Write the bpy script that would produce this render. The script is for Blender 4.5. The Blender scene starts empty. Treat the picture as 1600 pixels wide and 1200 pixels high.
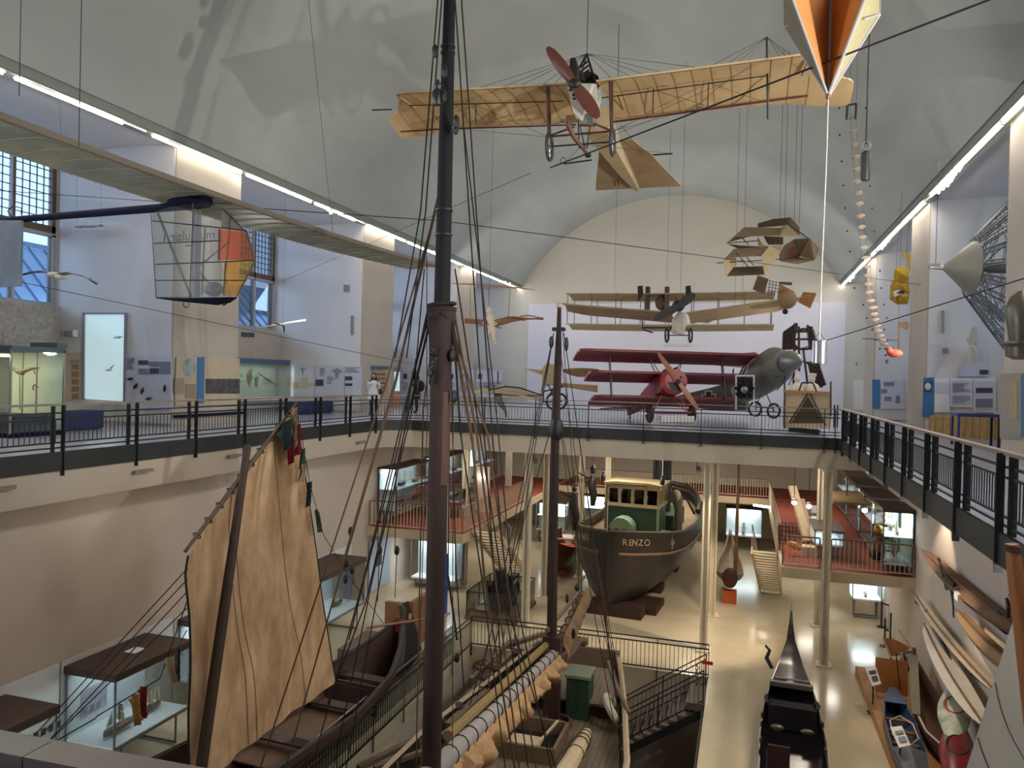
import bpy, math, random
from mathutils import Vector as V, Matrix as M4
random.seed(7)
sc = bpy.context.scene
COL = sc.collection
PI = math.pi

# ---------------- camera ----------------
FOC, YAW, PITCH, ROLL = 1189.2, .2976, -.0076, .024
CAM = V((0, 0, 1.65))
fwd = V((-math.sin(YAW)*math.cos(PITCH), math.cos(YAW)*math.cos(PITCH), math.sin(PITCH)))
r0 = V((math.cos(YAW), math.sin(YAW), 0)); u0 = r0.cross(fwd)
RT = r0*math.cos(ROLL)+u0*math.sin(ROLL); UP = -r0*math.sin(ROLL)+u0*math.cos(ROLL)
cam = bpy.data.cameras.new('camera'); camo = bpy.data.objects.new('camera', cam); COL.objects.link(camo)
cam.sensor_width = 36; cam.lens = FOC/1600*36; cam.clip_start = .05; cam.clip_end = 300
mw = M4.Identity(4)
for i in range(3):
    mw[i][0] = RT[i]; mw[i][1] = UP[i]; mw[i][2] = -fwd[i]; mw[i][3] = CAM[i]
camo.matrix_world = mw
sc.camera = camo
def at(x, y, X=None, Y=None, Z=None, D=None):
    """point of the photograph's pixel (x, y) on the plane X=, Y= or Z="""
    ray = RT*((x-800)/FOC)+UP*((600-y)/FOC)+fwd
    t = (X-CAM.x)/ray.x if X is not None else (Y-CAM.y)/ray.y if Y is not None else (Z-CAM.z)/ray.z if Z is not None else D
    return CAM+ray*t

# ---------------- world, exposure ----------------
sc.view_settings.view_transform = 'Standard'; sc.view_settings.look = 'None'
sc.view_settings.gamma = 1; sc.view_settings.use_curve_mapping = False
sc.view_settings.exposure = 0.5
sc.cycles.use_denoising = True
sc.cycles.max_bounces = 7; sc.cycles.diffuse_bounces = 4; sc.cycles.glossy_bounces = 3; sc.cycles.transmission_bounces = 4
sc.cycles.transparent_max_bounces = 16; sc.cycles.caustics_reflective = False; sc.cycles.caustics_refractive = False
sc.cycles.sample_clamp_indirect = 4
def lin(c):
    return tuple((v/255/12.92 if v/255 <= .04045 else ((v/255+.055)/1.055)**2.4) for v in c)
w = bpy.data.worlds.new('world'); sc.world = w; w.use_nodes = True
bg = w.node_tree.nodes['Background']; bg.inputs[0].default_value = (*lin((214, 228, 250)), 1); bg.inputs[1].default_value = 1.7

def light(kind, name, loc, target, power, color=(1, 1, 1), size=1, size_y=None, angle=60, blend=.5, spread=180):
    l = bpy.data.lights.new(name, kind); l.energy = power; l.color = color
    if kind == 'AREA':
        l.shape = 'RECTANGLE'; l.size = size; l.size_y = size_y or size; l.spread = math.radians(spread)
    else: l.shadow_soft_size = size
    if kind == 'SPOT': l.spot_size = math.radians(angle); l.spot_blend = blend
    o = bpy.data.objects.new(name, l); COL.objects.link(o); o.location = loc
    d = V(target)-V(loc)
    d.normalize(); ly = V((0, 1, 0))-d*d.y
    if ly.length < .05: ly = V((0, 0, 1))-d*d.z
    ly.normalize(); lx = ly.cross(-d); m = M4.Identity(4)
    for i in range(3): m[i][0] = lx[i]; m[i][1] = ly[i]; m[i][2] = -d[i]; m[i][3] = loc[i]
    o.matrix_world = m
    return o
WARM = (1, .80, .58); NEUT = (1, .95, .87); DAY = (.66, .79, 1)
PIERS = [(7.1, 9.9), (18.0, 20.9), (29.2, 32.1), (40.3, 43.2)]       # Y ranges of the wall piers, both sides
BAYS = [(-3, 7.1), (9.9, 18.0), (20.9, 29.2), (32.1, 40.3), (43.2, 52)]
CX0 = -4.9
XL, XR, YF = -12.6, 2.85, 25.6          # edges of the big floor opening
PL, PR, OL, OR = -15.7, 5.9, -19.9, 10.3  # pier faces, outer walls
ZG = -7.2                                # lower hall floor
# daylight outside every window bay
for a, b in BAYS:
    m = (a+b)/2
    light('AREA', 'daylight_left', (OL-2.6, m, 8.2), (OL+4, m, 3.0), 950, DAY, b-a, 3.5)
    light('AREA', 'daylight_right', (OR+2.6, m, 8.2), (OR-4, m, 3.0), 650, DAY, b-a, 3.5)
# fluorescent rows below the cornices and behind them
for k in range(12):
    y = 1+k*4.2
    light('AREA', 'cornice_row_left', (-15.45, y+1.9, 8.0), (-13.6, y+1.9, 0), 62, NEUT, .14, 3.6)
    light('AREA', 'cornice_row_right', (5.62, y+1.9, 8.0), (3.6, y+1.9, 0), 62, NEUT, .14, 3.6)
# flood lamps on the galleries: two throw the big monoplane's shadow on the vault, the rest are fill lights added to brighten it
light('SPOT', 'gallery_flood_right', (5.3, 5.6, 1.9), (-6, 14, 8.2), 2500, NEUT, .04, angle=84, blend=.5)
light('SPOT', 'gallery_flood_left', (-14.0, -.6, .7), (-1.5, 14, 7.5), 2500, NEUT, .04, angle=100, blend=.9)
for y in (21, 33, 45):
    light('SPOT', 'vault_fill', (5.2, y, 2.8), (-9, y+2, 12), 800, NEUT, .5, angle=140, blend=1)
    light('SPOT', 'vault_fill', (-15.1, y, 2.8), (-1, y+2, 12), 800, NEUT, .5, angle=140, blend=1)
# cornice lamps aimed down into the open hall, and two fill lights added to brighten the end wall
for y in (5, 13, 21):
    light('SPOT', 'cornice_downlight', (PR-.5, y, 7.7), (-13.5, y+2, -4.5), 850, NEUT, 1.0, angle=105, blend=1)
for y in (10, 20):
    light('SPOT', 'cornice_downlight', (PL+.5, y, 7.7), (3, y+1, -6), 500, NEUT, .6, angle=105, blend=1)
for x in (PL+.6, PR-.6): light('SPOT', 'end_wall_fill', (x, 38, 7.6), (-4.9, 52, 7), 900, (1, .96, .92), .3, angle=110, blend=1)
# warm lamps under the gallery and the mezzanines, above the lower hall
for x, y, p in ((-10, 29, 60), (-4.5, 31, 150), (1.5, 29, 90), (-7.5, 37, 150), (-2, 38, 170), (2.5, 37, 60), (-11, 37, 40)):
    light('AREA', 'under_gallery_lamp', (x, y, -1.02), (x, y, -7), p, (1, .88, .72), 1.2, 1.2)
for x, y in ((-12, 29), (-12, 36), (3, 30), (3, 36)):
    light('AREA', 'under_mezzanine_lamp', (x, y, -4.62), (x, y, -7), 30, (1, .92, .82), 1, 1)
for y in (8, 14, 20):  # fill strips added at both soffits to brighten the opposite lower walls
    light('AREA', 'left_soffit_fill', (-12.95, y, -.97), (3.5, y, -7.5), 90, (1, .9, .8), .3, 4)
    light('AREA', 'right_soffit_fill', (3.2, y, -.4), (-13, y, -5.5), 60, (1, .9, .8), .4, 4)
light('SPOT', 'tug_spot', (.6, 25.2, -1.1), (-2.2, 27.6, -7), 900, WARM, .08, angle=70)
light('SPOT', 'boat_wall_spot', (4.3, 22.6, -1.2), (5.1, 22.9, -4), 160, WARM, .05, angle=80)
light('SPOT', 'kayak_spot', (3.2, 19, -1.2), (4.2, 18.5, -7), 300, WARM, .05, angle=80)
light('SPOT', 'ship_deck_spot', (1.9, 16, -1.2), (-4, 17, -7.5), 420, WARM, .08, angle=90)

# ---------------- helpers ----------------
MATS = {}
def mat(name, col, rough=.6, metal=0, var=0, scale=4, bump=0, col2=None, emit=0, stretch=(1, 1, 1), spec=.5, detail=4):
    """procedural material: base colour varied with noise"""
    if name in MATS: return MATS[name]
    m = bpy.data.materials.new(name); m.use_nodes = True; nt = m.node_tree; b = nt.nodes['Principled BSDF']
    c = (*lin(col), 1)
    b.inputs['Base Color'].default_value = c; b.inputs['Roughness'].default_value = rough; b.inputs['Metallic'].default_value = metal
    b.inputs['Specular IOR Level'].default_value = spec
    if emit:
        b.inputs['Emission Color'].default_value = c; b.inputs['Emission Strength'].default_value = emit
    if var or col2 or bump:
        tc = nt.nodes.new('ShaderNodeTexCoord'); mp = nt.nodes.new('ShaderNodeMapping'); n = nt.nodes.new('ShaderNodeTexNoise')
        mp.inputs['Scale'].default_value = stretch
        nt.links.new(tc.outputs['Object'], mp.inputs['Vector']); nt.links.new(mp.outputs['Vector'], n.inputs['Vector'])
        n.inputs['Scale'].default_value = scale; n.inputs['Detail'].default_value = detail; n.inputs['Roughness'].default_value = .62
        r = nt.nodes.new('ShaderNodeValToRGB'); r.color_ramp.elements[0].position = .35; r.color_ramp.elements[1].position = .68
        c2 = lin(col2) if col2 else tuple(v*(1-var) for v in lin(col))
        r.color_ramp.elements[0].color = (*c2, 1); r.color_ramp.elements[1].color = c
        nt.links.new(n.outputs['Fac'], r.inputs['Fac']); nt.links.new(r.outputs['Color'], b.inputs['Base Color'])
        if bump:
            bp = nt.nodes.new('ShaderNodeBump'); bp.inputs['Strength'].default_value = bump; bp.inputs['Distance'].default_value = .03
            nt.links.new(n.outputs['Fac'], bp.inputs['Height']); nt.links.new(bp.outputs['Normal'], b.inputs['Normal'])
    MATS[name] = m; return m
def plank_mat(name, col, dark, axis=0, width=.14, rough=.6, line=.08):
    """boards running across `axis`, with dark seams and grain"""
    m = mat(name, col, rough, 0, .35, 3, .15, stretch=(8, 1, 1) if axis == 0 else (1, 8, 1) if axis == 1 else (1, 1, 8))
    nt = m.node_tree; b = nt.nodes['Principled BSDF']; old = b.inputs['Base Color'].links[0].from_socket
    tc = [n for n in nt.nodes if n.type == 'TEX_COORD'][0]
    sx = nt.nodes.new('ShaderNodeSeparateXYZ'); nt.links.new(tc.outputs['Object'], sx.inputs[0])
    d = nt.nodes.new('ShaderNodeMath'); d.operation = 'DIVIDE'; d.inputs[1].default_value = width; nt.links.new(sx.outputs[axis], d.inputs[0])
    f = nt.nodes.new('ShaderNodeMath'); f.operation = 'FRACT'; nt.links.new(d.outputs[0], f.inputs[0])
    l = nt.nodes.new('ShaderNodeMath'); l.operation = 'LESS_THAN'; l.inputs[1].default_value = line; nt.links.new(f.outputs[0], l.inputs[0])
    mx = nt.nodes.new('ShaderNodeMix'); mx.data_type = 'RGBA'; nt.links.new(l.outputs[0], mx.inputs[0]); nt.links.new(old, mx.inputs[6])
    mx.inputs[7].default_value = (*lin(dark), 1); nt.links.new(mx.outputs[2], b.inputs['Base Color'])
    return m
def glass_mat(name, tint=(248, 252, 250), gloss=.12, rough=.02, k=.8):
    if name in MATS: return MATS[name]
    m = bpy.data.materials.new(name); m.use_nodes = True; nt = m.node_tree; nt.nodes.clear()
    o = nt.nodes.new('ShaderNodeOutputMaterial'); t = nt.nodes.new('ShaderNodeBsdfTransparent'); g = nt.nodes.new('ShaderNodeBsdfGlossy')
    t.inputs[0].default_value = (*lin(tint), 1); g.inputs['Roughness'].default_value = rough
    x = nt.nodes.new('ShaderNodeMixShader'); f = nt.nodes.new('ShaderNodeFresnel'); f.inputs[0].default_value = 1.35
    mu = nt.nodes.new('ShaderNodeMath'); mu.operation = 'MULTIPLY_ADD'; mu.inputs[1].default_value = k; mu.inputs[2].default_value = gloss*.2
    nt.links.new(f.outputs[0], mu.inputs[0]); nt.links.new(mu.outputs[0], x.inputs[0])
    nt.links.new(t.outputs[0], x.inputs[1]); nt.links.new(g.outputs[0], x.inputs[2]); nt.links.new(x.outputs[0], o.inputs[0])
    MATS[name] = m; return m
def cloth_mat(name, col, through=.35, var=.25, scale=3, col2=None, rough=.85, stretch=(1, 1, 1), bump=.2):
    """thin fabric that lets light through"""
    m = mat(name, col, rough, 0, var, scale, bump, col2, stretch=stretch); nt = m.node_tree
    if any(n.type == 'BSDF_TRANSLUCENT' for n in nt.nodes): return m
    b = nt.nodes['Principled BSDF']; o = nt.nodes['Material Output']
    t = nt.nodes.new('ShaderNodeBsdfTranslucent'); src = b.inputs['Base Color'].links
    if src: nt.links.new(src[0].from_socket, t.inputs[0])
    else: t.inputs[0].default_value = b.inputs['Base Color'].default_value
    x = nt.nodes.new('ShaderNodeMixShader'); x.inputs[0].default_value = through
    nt.links.new(b.outputs[0], x.inputs[1]); nt.links.new(t.outputs[0], x.inputs[2]); nt.links.new(x.outputs[0], o.inputs[0])
    return m

WM = {}   # world matrix of every object built here
def reg(o, m): WM[o.name] = m; return o
def tag(o, label=None, cat=None, group=None, kind=None):
    if label: o['label'] = label
    if cat: o['category'] = cat
    if group: o['group'] = group
    if kind: o['kind'] = kind
    return o
def thing(name, label, cat, loc=(0, 0, 0), rz=0, group=None):
    o = bpy.data.objects.new(name, None); COL.objects.link(o); o.empty_display_size = .2
    o.location = loc; o.rotation_euler = (0, 0, rz)
    reg(o, M4.Translation(V(loc)) @ M4.Rotation(rz, 4, 'Z'))
    return tag(o, label, cat, group)
def frame(loc, rz=0, rx=0, ry=0, s=1):
    return M4.Translation(V(loc)) @ M4.Rotation(rz, 4, 'Z') @ M4.Rotation(rx, 4, 'X') @ M4.Rotation(ry, 4, 'Y') @ M4.Scale(s, 4)
def basis(d, up=V((0, 0, 1))):
    d = V(d).normalized(); a = d.cross(up)
    if a.length < 1e-4: a = d.cross(V((1, 0, 0)))
    a.normalize(); return d, a, a.cross(d).normalized()
class MB:
    def __init__(s, X=None): s.v = []; s.f = []; s.X = X; s.smooth = True
    def add(s, vs, fs):
        n = len(s.v)
        for p in vs:
            p = V(p); s.v.append(s.X @ p if s.X is not None else p)
        s.f += [tuple(i+n for i in q) for q in fs]; return s
    def box(s, c, d, rz=0):
        c = V(c); x, y, z = d[0]/2, d[1]/2, d[2]/2; R = M4.Rotation(rz, 3, 'Z')
        vs = [c+R@V((a*x, b*y, e*z)) for a in (-1, 1) for b in (-1, 1) for e in (-1, 1)]
        return s.add(vs, [(0, 1, 3, 2), (4, 6, 7, 5), (0, 4, 5, 1), (2, 3, 7, 6), (0, 2, 6, 4), (1, 5, 7, 3)])
    def bx(s, a, b):   # box from corner to corner
        a = V(a); b = V(b); return s.box((a+b)/2, [abs(q) for q in (b-a)])
    def bar(s, p, q, w, h=None, up=V((0, 0, 1))):
        p = V(p); q = V(q); d, a, u = basis(q-p, up); h = h or w
        vs = [e+a*(i*w/2)+u*(j*h/2) for e in (p, q) for i, j in ((-1, -1), (1, -1), (1, 1), (-1, 1))]
        return s.add(vs, [(0, 3, 2, 1), (4, 5, 6, 7), (0, 1, 5, 4), (1, 2, 6, 5), (2, 3, 7, 6), (3, 0, 4, 7)])
    def path(s, pts, r, n=6, caps=True, closed=False):
        pts = [V(p) for p in pts]; L = len(pts); rs = r if isinstance(r, (list, tuple)) else [r]*L
        vs = []; pa = None
        for i, p in enumerate(pts):
            d = (pts[(i+1) % L]-pts[i-1]) if closed else pts[min(i+1, L-1)]-pts[max(i-1, 0)]
            d = d.normalized() if d.length > 1e-9 else V((0, 0, 1))
            if pa is None: _, a, u = basis(d)
            else:
                a = pa-d*pa.dot(d)
                if a.length < 1e-5: _, a, u = basis(d)
                a.normalize(); u = a.cross(d).normalized()
            pa = a
            for k in range(n):
                t = 2*PI*k/n; vs.append(p+(a*math.cos(t)+u*math.sin(t))*rs[i])
        fs = []
        for i in range(L if closed else L-1):
            j = (i+1) % L
            for k in range(n): fs.append((i*n+k, i*n+(k+1) % n, j*n+(k+1) % n, j*n+k))
        if caps and not closed: fs += [tuple(range(n))[::-1], tuple((L-1)*n+k for k in range(n))]
        return s.add(vs, fs)
    def tube(s, p, q, r, r2=None, n=6): return s.path([p, q], [r, r if r2 is None else r2], n)
    def rope(s, p, q, r, sag=0, n=5, seg=8):
        p = V(p); q = V(q)
        if not sag: return s.tube(p, q, r, n=n)
        return s.path([p.lerp(q, i/seg)-V((0, 0, sag*4*(i/seg)*(1-i/seg))) for i in range(seg+1)], r, n)
    def loft(s, rings, closed=True, caps=True):
        n = len(rings[0]); vs = [p for r in rings for p in r]; fs = []
        for i in range(len(rings)-1):
            for k in range(n if closed else n-1): fs.append((i*n+k, i*n+(k+1) % n, (i+1)*n+(k+1) % n, (i+1)*n+k))
        if caps and closed: fs += [tuple(range(n))[::-1], tuple((len(rings)-1)*n+k for k in range(n))]
        return s.add(vs, fs)
    def lathe(s, base, axis, prof, n=16):   # prof: (distance along axis, radius)
        d, a, u = basis(axis); base = V(base)
        return s.loft([[base+d*t+(a*math.cos(2*PI*k/n)+u*math.sin(2*PI*k/n))*max(r, 1e-4) for k in range(n)] for t, r in prof])
    def ell(s, c, r, nu=14, nv=8):
        c = V(c); r = V(r) if not isinstance(r, (int, float)) else V((r, r, r)); rings = []
        for i in range(nv+1):
            t = PI*i/nv; q = max(math.sin(t), 1e-3)
            rings.append([c+V((r.x*q*math.cos(2*PI*k/nu), r.y*q*math.sin(2*PI*k/nu), -r.z*math.cos(t))) for k in range(nu)])
        return s.loft(rings)
    def torus(s, c, R, r, axis=(0, 0, 1), n=24, m=6, a0=0, a1=2*PI):
        d, a, u = basis(axis); c = V(c); cl = abs(a1-a0-2*PI) < 1e-6
        pts = [c+(a*math.cos(a0+(a1-a0)*k/n)+u*math.sin(a0+(a1-a0)*k/n))*R for k in range(n if cl else n+1)]
        return s.path(pts, r, m, closed=cl)
    def sheet(s, fn, nu, nv, th=.01):   # closed thin sheet, fn(u, v) in 0..1
        P = [[V(fn(i/nu, j/nv)) for j in range(nv+1)] for i in range(nu+1)]
        vs = []; N = (nv+1)
        for sg in (1, -1):
            for i in range(nu+1):
                for j in range(nv+1):
                    du = P[min(i+1, nu)][j]-P[max(i-1, 0)][j]; dv = P[i][min(j+1, nv)]-P[i][max(j-1, 0)]
                    nn = du.cross(dv); nn = nn.normalized() if nn.length > 1e-9 else V((0, 0, 1))
                    vs.append(P[i][j]+nn*(sg*th/2))
        o = (nu+1)*N; fs = []
        for i in range(nu):
            for j in range(nv):
                a = i*N+j; fs += [(a, a+N, a+N+1, a+1), (o+a, o+a+1, o+a+N+1, o+a+N)]
        for i in range(nu): fs += [(i*N, o+i*N, o+(i+1)*N, (i+1)*N), (i*N+nv, (i+1)*N+nv, o+(i+1)*N+nv, o+i*N+nv)]
        for j in range(nv): fs += [(j, j+1, o+j+1, o+j), (nu*N+j, o+nu*N+j, o+nu*N+j+1, nu*N+j+1)]
        return s.add(vs, fs)
    def slab(s, pts, vec):   # polygon extruded by vec
        pts = [V(p) for p in pts]; vec = V(vec); n = len(pts)
        return s.add(pts+[p+vec for p in pts], [tuple(range(n))[::-1], tuple(range(n, 2*n))]+[(i, (i+1) % n, n+(i+1) % n, n+i) for i in range(n)])
    def build(s, name, m, parent=None, loc=None, sm=None, sharp=.6):
        me = bpy.data.meshes.new(name)
        if parent is not None: inv = WM[parent.name].inverted()
        else:
            if loc is None:
                lo = [min(v[i] for v in s.v) for i in range(3)]; hi = [max(v[i] for v in s.v) for i in range(3)]
                loc = ((lo[0]+hi[0])/2, (lo[1]+hi[1])/2, lo[2])
            inv = M4.Translation(-V(loc))
        me.from_pydata([inv@v for v in s.v], [], s.f); me.validate()
        import bmesh
        bm = bmesh.new(); bm.from_mesh(me); bmesh.ops.recalc_face_normals(bm, faces=bm.faces)
        for e in bm.edges:
            if len(e.link_faces) == 2 and e.calc_face_angle(0) > sharp: e.smooth = False
        for f in bm.faces: f.smooth = True
        bm.to_mesh(me); bm.free()
        me.materials.append(m)
        o = bpy.data.objects.new(name, me); COL.objects.link(o)
        if parent is not None: o.parent = parent; reg(o, WM[parent.name])
        else: o.location = loc; reg(o, M4.Translation(V(loc)))
        return o
def struct(name, mb, m, parent=None):
    o = mb.build(name, m, parent)
    if parent is None: o['kind'] = 'structure'
    return o
def obox(name, a, b, m, parent=None):
    return struct(name, MB().bx(a, b), m, parent)
def single(name, mb, m, label, cat, group=None, loc=None, kind=None):
    return tag(mb.build(name, m, None, loc), label, cat, group, kind)
def islands(mb):
    """split a builder into its separate pieces"""
    par = list(range(len(mb.v)))
    def root(i):
        while par[i] != i: par[i] = par[par[i]]; i = par[i]
        return i
    for f in mb.f:
        a = root(f[0])
        for i in f[1:]: par[root(i)] = a
    out = {}
    for f in mb.f: out.setdefault(root(f[0]), []).append(f)
    res = []
    for fs in out.values():
        ids = sorted({i for f in fs for i in f}); mp = {i: k for k, i in enumerate(ids)}
        q = MB(); q.v = [mb.v[i] for i in ids]; q.f = [tuple(mp[i] for i in f) for f in fs]; res.append(q)
    return res
def part(name, mb, m, parent, label=None, kind=None, each=False):
    """a part; each=True makes every separate piece a part of its own"""
    if each:
        r = None
        for q in islands(mb): r = tag(q.build(name, m, parent), label)
        return r
    return tag(mb.build(name, m, parent), label, None, None, kind)
def copy_tree(o, loc=None, rz=None, label=None, parent=None):
    c = o.copy(); COL.objects.link(c); c.parent = parent
    if loc is not None: c.location = loc
    if rz is not None: c.rotation_euler = (0, 0, rz)
    if label: c['label'] = label
    for ch in [q for q in o.children]: copy_tree(ch, parent=c)
    return c
def text(name, s, m, size, X, parent, ex=.004, label=None, align='CENTER'):
    """lettering as mesh; X places the text's own plane (x right, y up)"""
    cu = bpy.data.curves.new(name, 'FONT'); cu.body = s; cu.size = size; cu.extrude = ex; cu.align_x = align; cu.align_y = 'CENTER'
    t = bpy.data.objects.new(name, cu); COL.objects.link(t); bpy.context.view_layer.update()
    me = bpy.data.meshes.new_from_object(t.evaluated_get(bpy.context.evaluated_depsgraph_get()))
    bpy.data.objects.remove(t)
    me.transform((WM[parent.name].inverted() if parent else M4.Identity(4)) @ X); me.materials.clear(); me.materials.append(m)
    o = bpy.data.objects.new(name, me); COL.objects.link(o)
    if parent: o.parent = parent; reg(o, WM[parent.name])
    if label: o['label'] = label
    return o
def plane_frame(o, right, up):   # matrix for text: origin, right dir, up dir
    r = V(right).normalized(); u = V(up).normalized(); n = r.cross(u)
    m = M4.Identity(4)
    for i in range(3): m[i][0] = r[i]; m[i][1] = u[i]; m[i][2] = n[i]; m[i][3] = o[i]
    return m
BLACK = mat('black_iron', (24, 24, 26), .5); DARK = mat('dark_metal', (52, 58, 60), .45, .6)
STEEL = mat('grey_steel', (150, 152, 152), .35, .7); WHITE = mat('white_paint', (214, 210, 204), .6)
GLASS = glass_mat('case_glass'); ROPE = mat('tarred_rope', (38, 29, 24), .9); HEMP = mat('hemp_rope', (86, 64, 46), .9)

# ---------------- the hall ----------------
VAULT = mat('vault_plaster', (178, 182, 176), .9, var=.16, scale=.35, stretch=(1, .5, 1), detail=6)
PLAS = mat('white_plaster', (212, 208, 206), .85, var=.06, scale=.6)
PIER = mat('pier_plaster', (186, 176, 164), .85, var=.08, scale=.6)
CONC = mat('cream_beam', (182, 171, 154), .8, var=.06, scale=.8)
CORN = mat('cornice_paint', (140, 146, 138), .7)
FASC = mat('fascia_paint', (46, 51, 51), .45, .3)
LWALL = mat('lower_wall_plaster', (196, 184, 170), .85, var=.10, scale=.5)
GFLO = mat('gallery_floor', (176, 176, 186), .22, var=.08, scale=2)
LFLO = mat('lower_floor_terrazzo', (196, 184, 158), .16, var=.10, scale=1.2)
TUBE = mat('fluorescent_tube', (255, 246, 228), .5, emit=14)
CX, RV = (-15.7+5.9)/2, 12.3
ZC = 14.3-RV
def vault(u, v):
    a0 = math.acos(6.35/RV); a = -a0+2*a0*u
    return V((CX+RV*math.sin(a), -6+58*v, ZC+RV*math.cos(a)))
mb = MB(); mb.sheet(vault, 48, 4, .3); struct('ceiling', mb, VAULT)
for s, x0, xo in (('left', PL, OL), ('right', PR, OR)):
    sg = 1 if s == 'left' else -1
    obox('ceiling_bay_'+s, (x0-.1*sg, -6, 8.12), (xo-.6*sg, 52, 8.4), WHITE)
    t = MB().bx((x0-.1*sg, -6, 8.02), (x0+.32*sg, 52, 8.12)).bx((x0+.22*sg, -6, 8.05), (x0+.34*sg, 52, 8.62))
    struct('trim_cornice_'+s, t, CORN)
    for a, b in PIERS: obox('wall_pier_'+s, (x0, a, 0), (xo-.5*sg, b, 8.15), PIER)
    for a, b in PIERS:   # the pier's white side faces
        obox('wall_pier_side_'+s, (x0-.05*sg, a-.03, .1), (xo-.4*sg, a, 8.14), PLAS)
    obox('wall_outer_'+s, (xo-.5*sg, -6, -.3), (xo, 52, 3.42), PLAS)
    obox('wall_outer_top_'+s, (xo-.5*sg, -6, 8.05), (xo, 52, 8.5), PLAS)
    obox('baseboard_'+s, (x0+.02*sg, 7, 0), (x0-.0*sg, 9.9, .18), DARK)
obox('wall_end', (-21, 52, -1), (11, 52.5, 15), mat('end_wall_plaster', (196, 190, 178), .85, var=.05, scale=.5))
obox('wall_end_lower', (-14.8, 51.85, 0), (5.9, 52, 6.95), mat('end_wall_lower_plaster', (206, 203, 212), .85, var=.04, scale=.5))
obox('wall_back', (-21, -6.5, -11), (11, -6, 15), PLAS)
# windows
WF = mat('window_frame_brown', (92, 74, 58), .6); PANE = glass_mat('window_glass', (225, 238, 250), .3)
n = 0
for xo, sg in ((OL, 1), (OR, -1)):
    for a, b in BAYS:
        n += 1; L = b-a; f = MB(); g = MB(); x = xo-.25*sg; npan = 6
        f.box((x, (a+b)/2, 3.5), (.2, L, .16)); f.box((x, (a+b)/2, 8.0), (.2, L, .16)); f.box((x, (a+b)/2, 5.78), (.16, L, .22))
        for k in range(npan+1): f.box((x, a+.08+(L-.16)*k/npan, 5.75), (.16, .16 if k % 2 == 0 else .09, 4.6))
        for k in range(npan):
            y0 = a+(L-.16)*k/npan+.16; y1 = a+(L-.16)*(k+1)/npan
            for q in range(1, 9): g.box((x, (y0+y1)/2, 5.9+q*.235), (.03, y1-y0, .022))
            for q in range(1, 5): g.box((x, y0+(y1-y0)*q/5, 6.95), (.03, .02, 2.1))
        r = struct('window_%d' % n, f, WF); lf = MB().box((x+.03*sg, (a+b)/2, 3.52), (.2, L, .14)).box((x+.03*sg, (a+b)/2, 5.62), (.16, L, .1))
        for k in range(npan+1): lf.box((x+.03*sg, a+.08+(L-.16)*k/npan, 4.57), (.16, .15 if k % 2 == 0 else .08, 2.1))
        part('lower_frame', lf, mat('pale_lower_frame', (150, 156, 160), .5), r); part('leaded_bars', g, mat('lead_bars', (40, 42, 48), .6), r)
        part('pane', MB().box((x-.02, (a+b)/2, 5.75), (.012, L-.1, 4.5)), PANE, r)
# outside: a blue grey sheet metal roof with standing seams beyond each window wall
RF = mat('zinc_roof', (112, 142, 172), .45, .2); 
for xo, sg, s in ((OL, 1, 'left'), (OR, -1, 'right')):
    t = thing('neighbouring_roof', 'blue grey standing-seam metal roof seen through the %s windows' % s, 'roof', (xo-6*sg, 24, 0))
    def rf(u, v): return V((xo-(3.2+3.5*u)*sg, -4+60*v, 2.6+3.6*u))
    part('roof_sheet', MB().sheet(rf, 2, 2, .06), RF, t)
    m = MB()
    for k in range(86): m.bar((xo-3.2*sg, -4+.7*k, 2.65), (xo-6.7*sg, -4+.7*k, 6.25), .05, .09)
    part('seam', m, mat('zinc_seam', (84, 108, 138), .5), t)
    m = MB().bar((xo-6.8*sg, -4, 6.35), (xo-6.8*sg, 56, 6.35), .3, .2); part('ridge_cap', m, RF, t)
# gallery slabs
obox('floor_gallery_left', (-20.4, -6, -.95), (XL, YF, 0), CONC); obox('floor_gallery_right', (XR, -6, -.36), (10.8, YF, 0), CONC)
obox('floor_gallery_far', (-20.4, YF, -.95), (10.8, 52, 0), CONC); obox('floor_gallery_near', (XL, -6, -.95), (XR, .75, 0), CONC)
for nm, a, b in (('left', (-20, -6, 0), (XL-.02, YF+.1, .012)), ('right', (XR+.02, -6, 0), (10.4, YF+.1, .012)), ('far', (-20, YF+.1, 0), (10.4, 52, .012)), ('near', (XL, -6, 0), (XR, .7, .012))):
    obox('floor_covering_'+nm, a, b, GFLO)
# steel fascias, with the small chamfer in the far left corner
CH = 1.0
struct('trim_fascia_left', MB().bx((XL, -6, -.34), (XL+.05, YF-CH, .03)), FASC)
struct('trim_fascia_right', MB().bx((XR-.05, -6, -.34), (XR, YF, .03)), FASC)
struct('trim_fascia_far', MB().bx((XL+CH, YF-.05, -.34), (XR, YF, .03)), FASC)
struct('trim_fascia_corner', MB().slab([(XL, YF-CH, -.34), (XL+CH, YF, -.34), (XL, YF, -.34)], (0, 0, .37)), FASC)
struct('trim_beam_corner', MB().slab([(XL, YF-CH, -.95), (XL+CH, YF, -.95), (XL, YF, -.95)], (0, 0, .61)), CONC)
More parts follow.
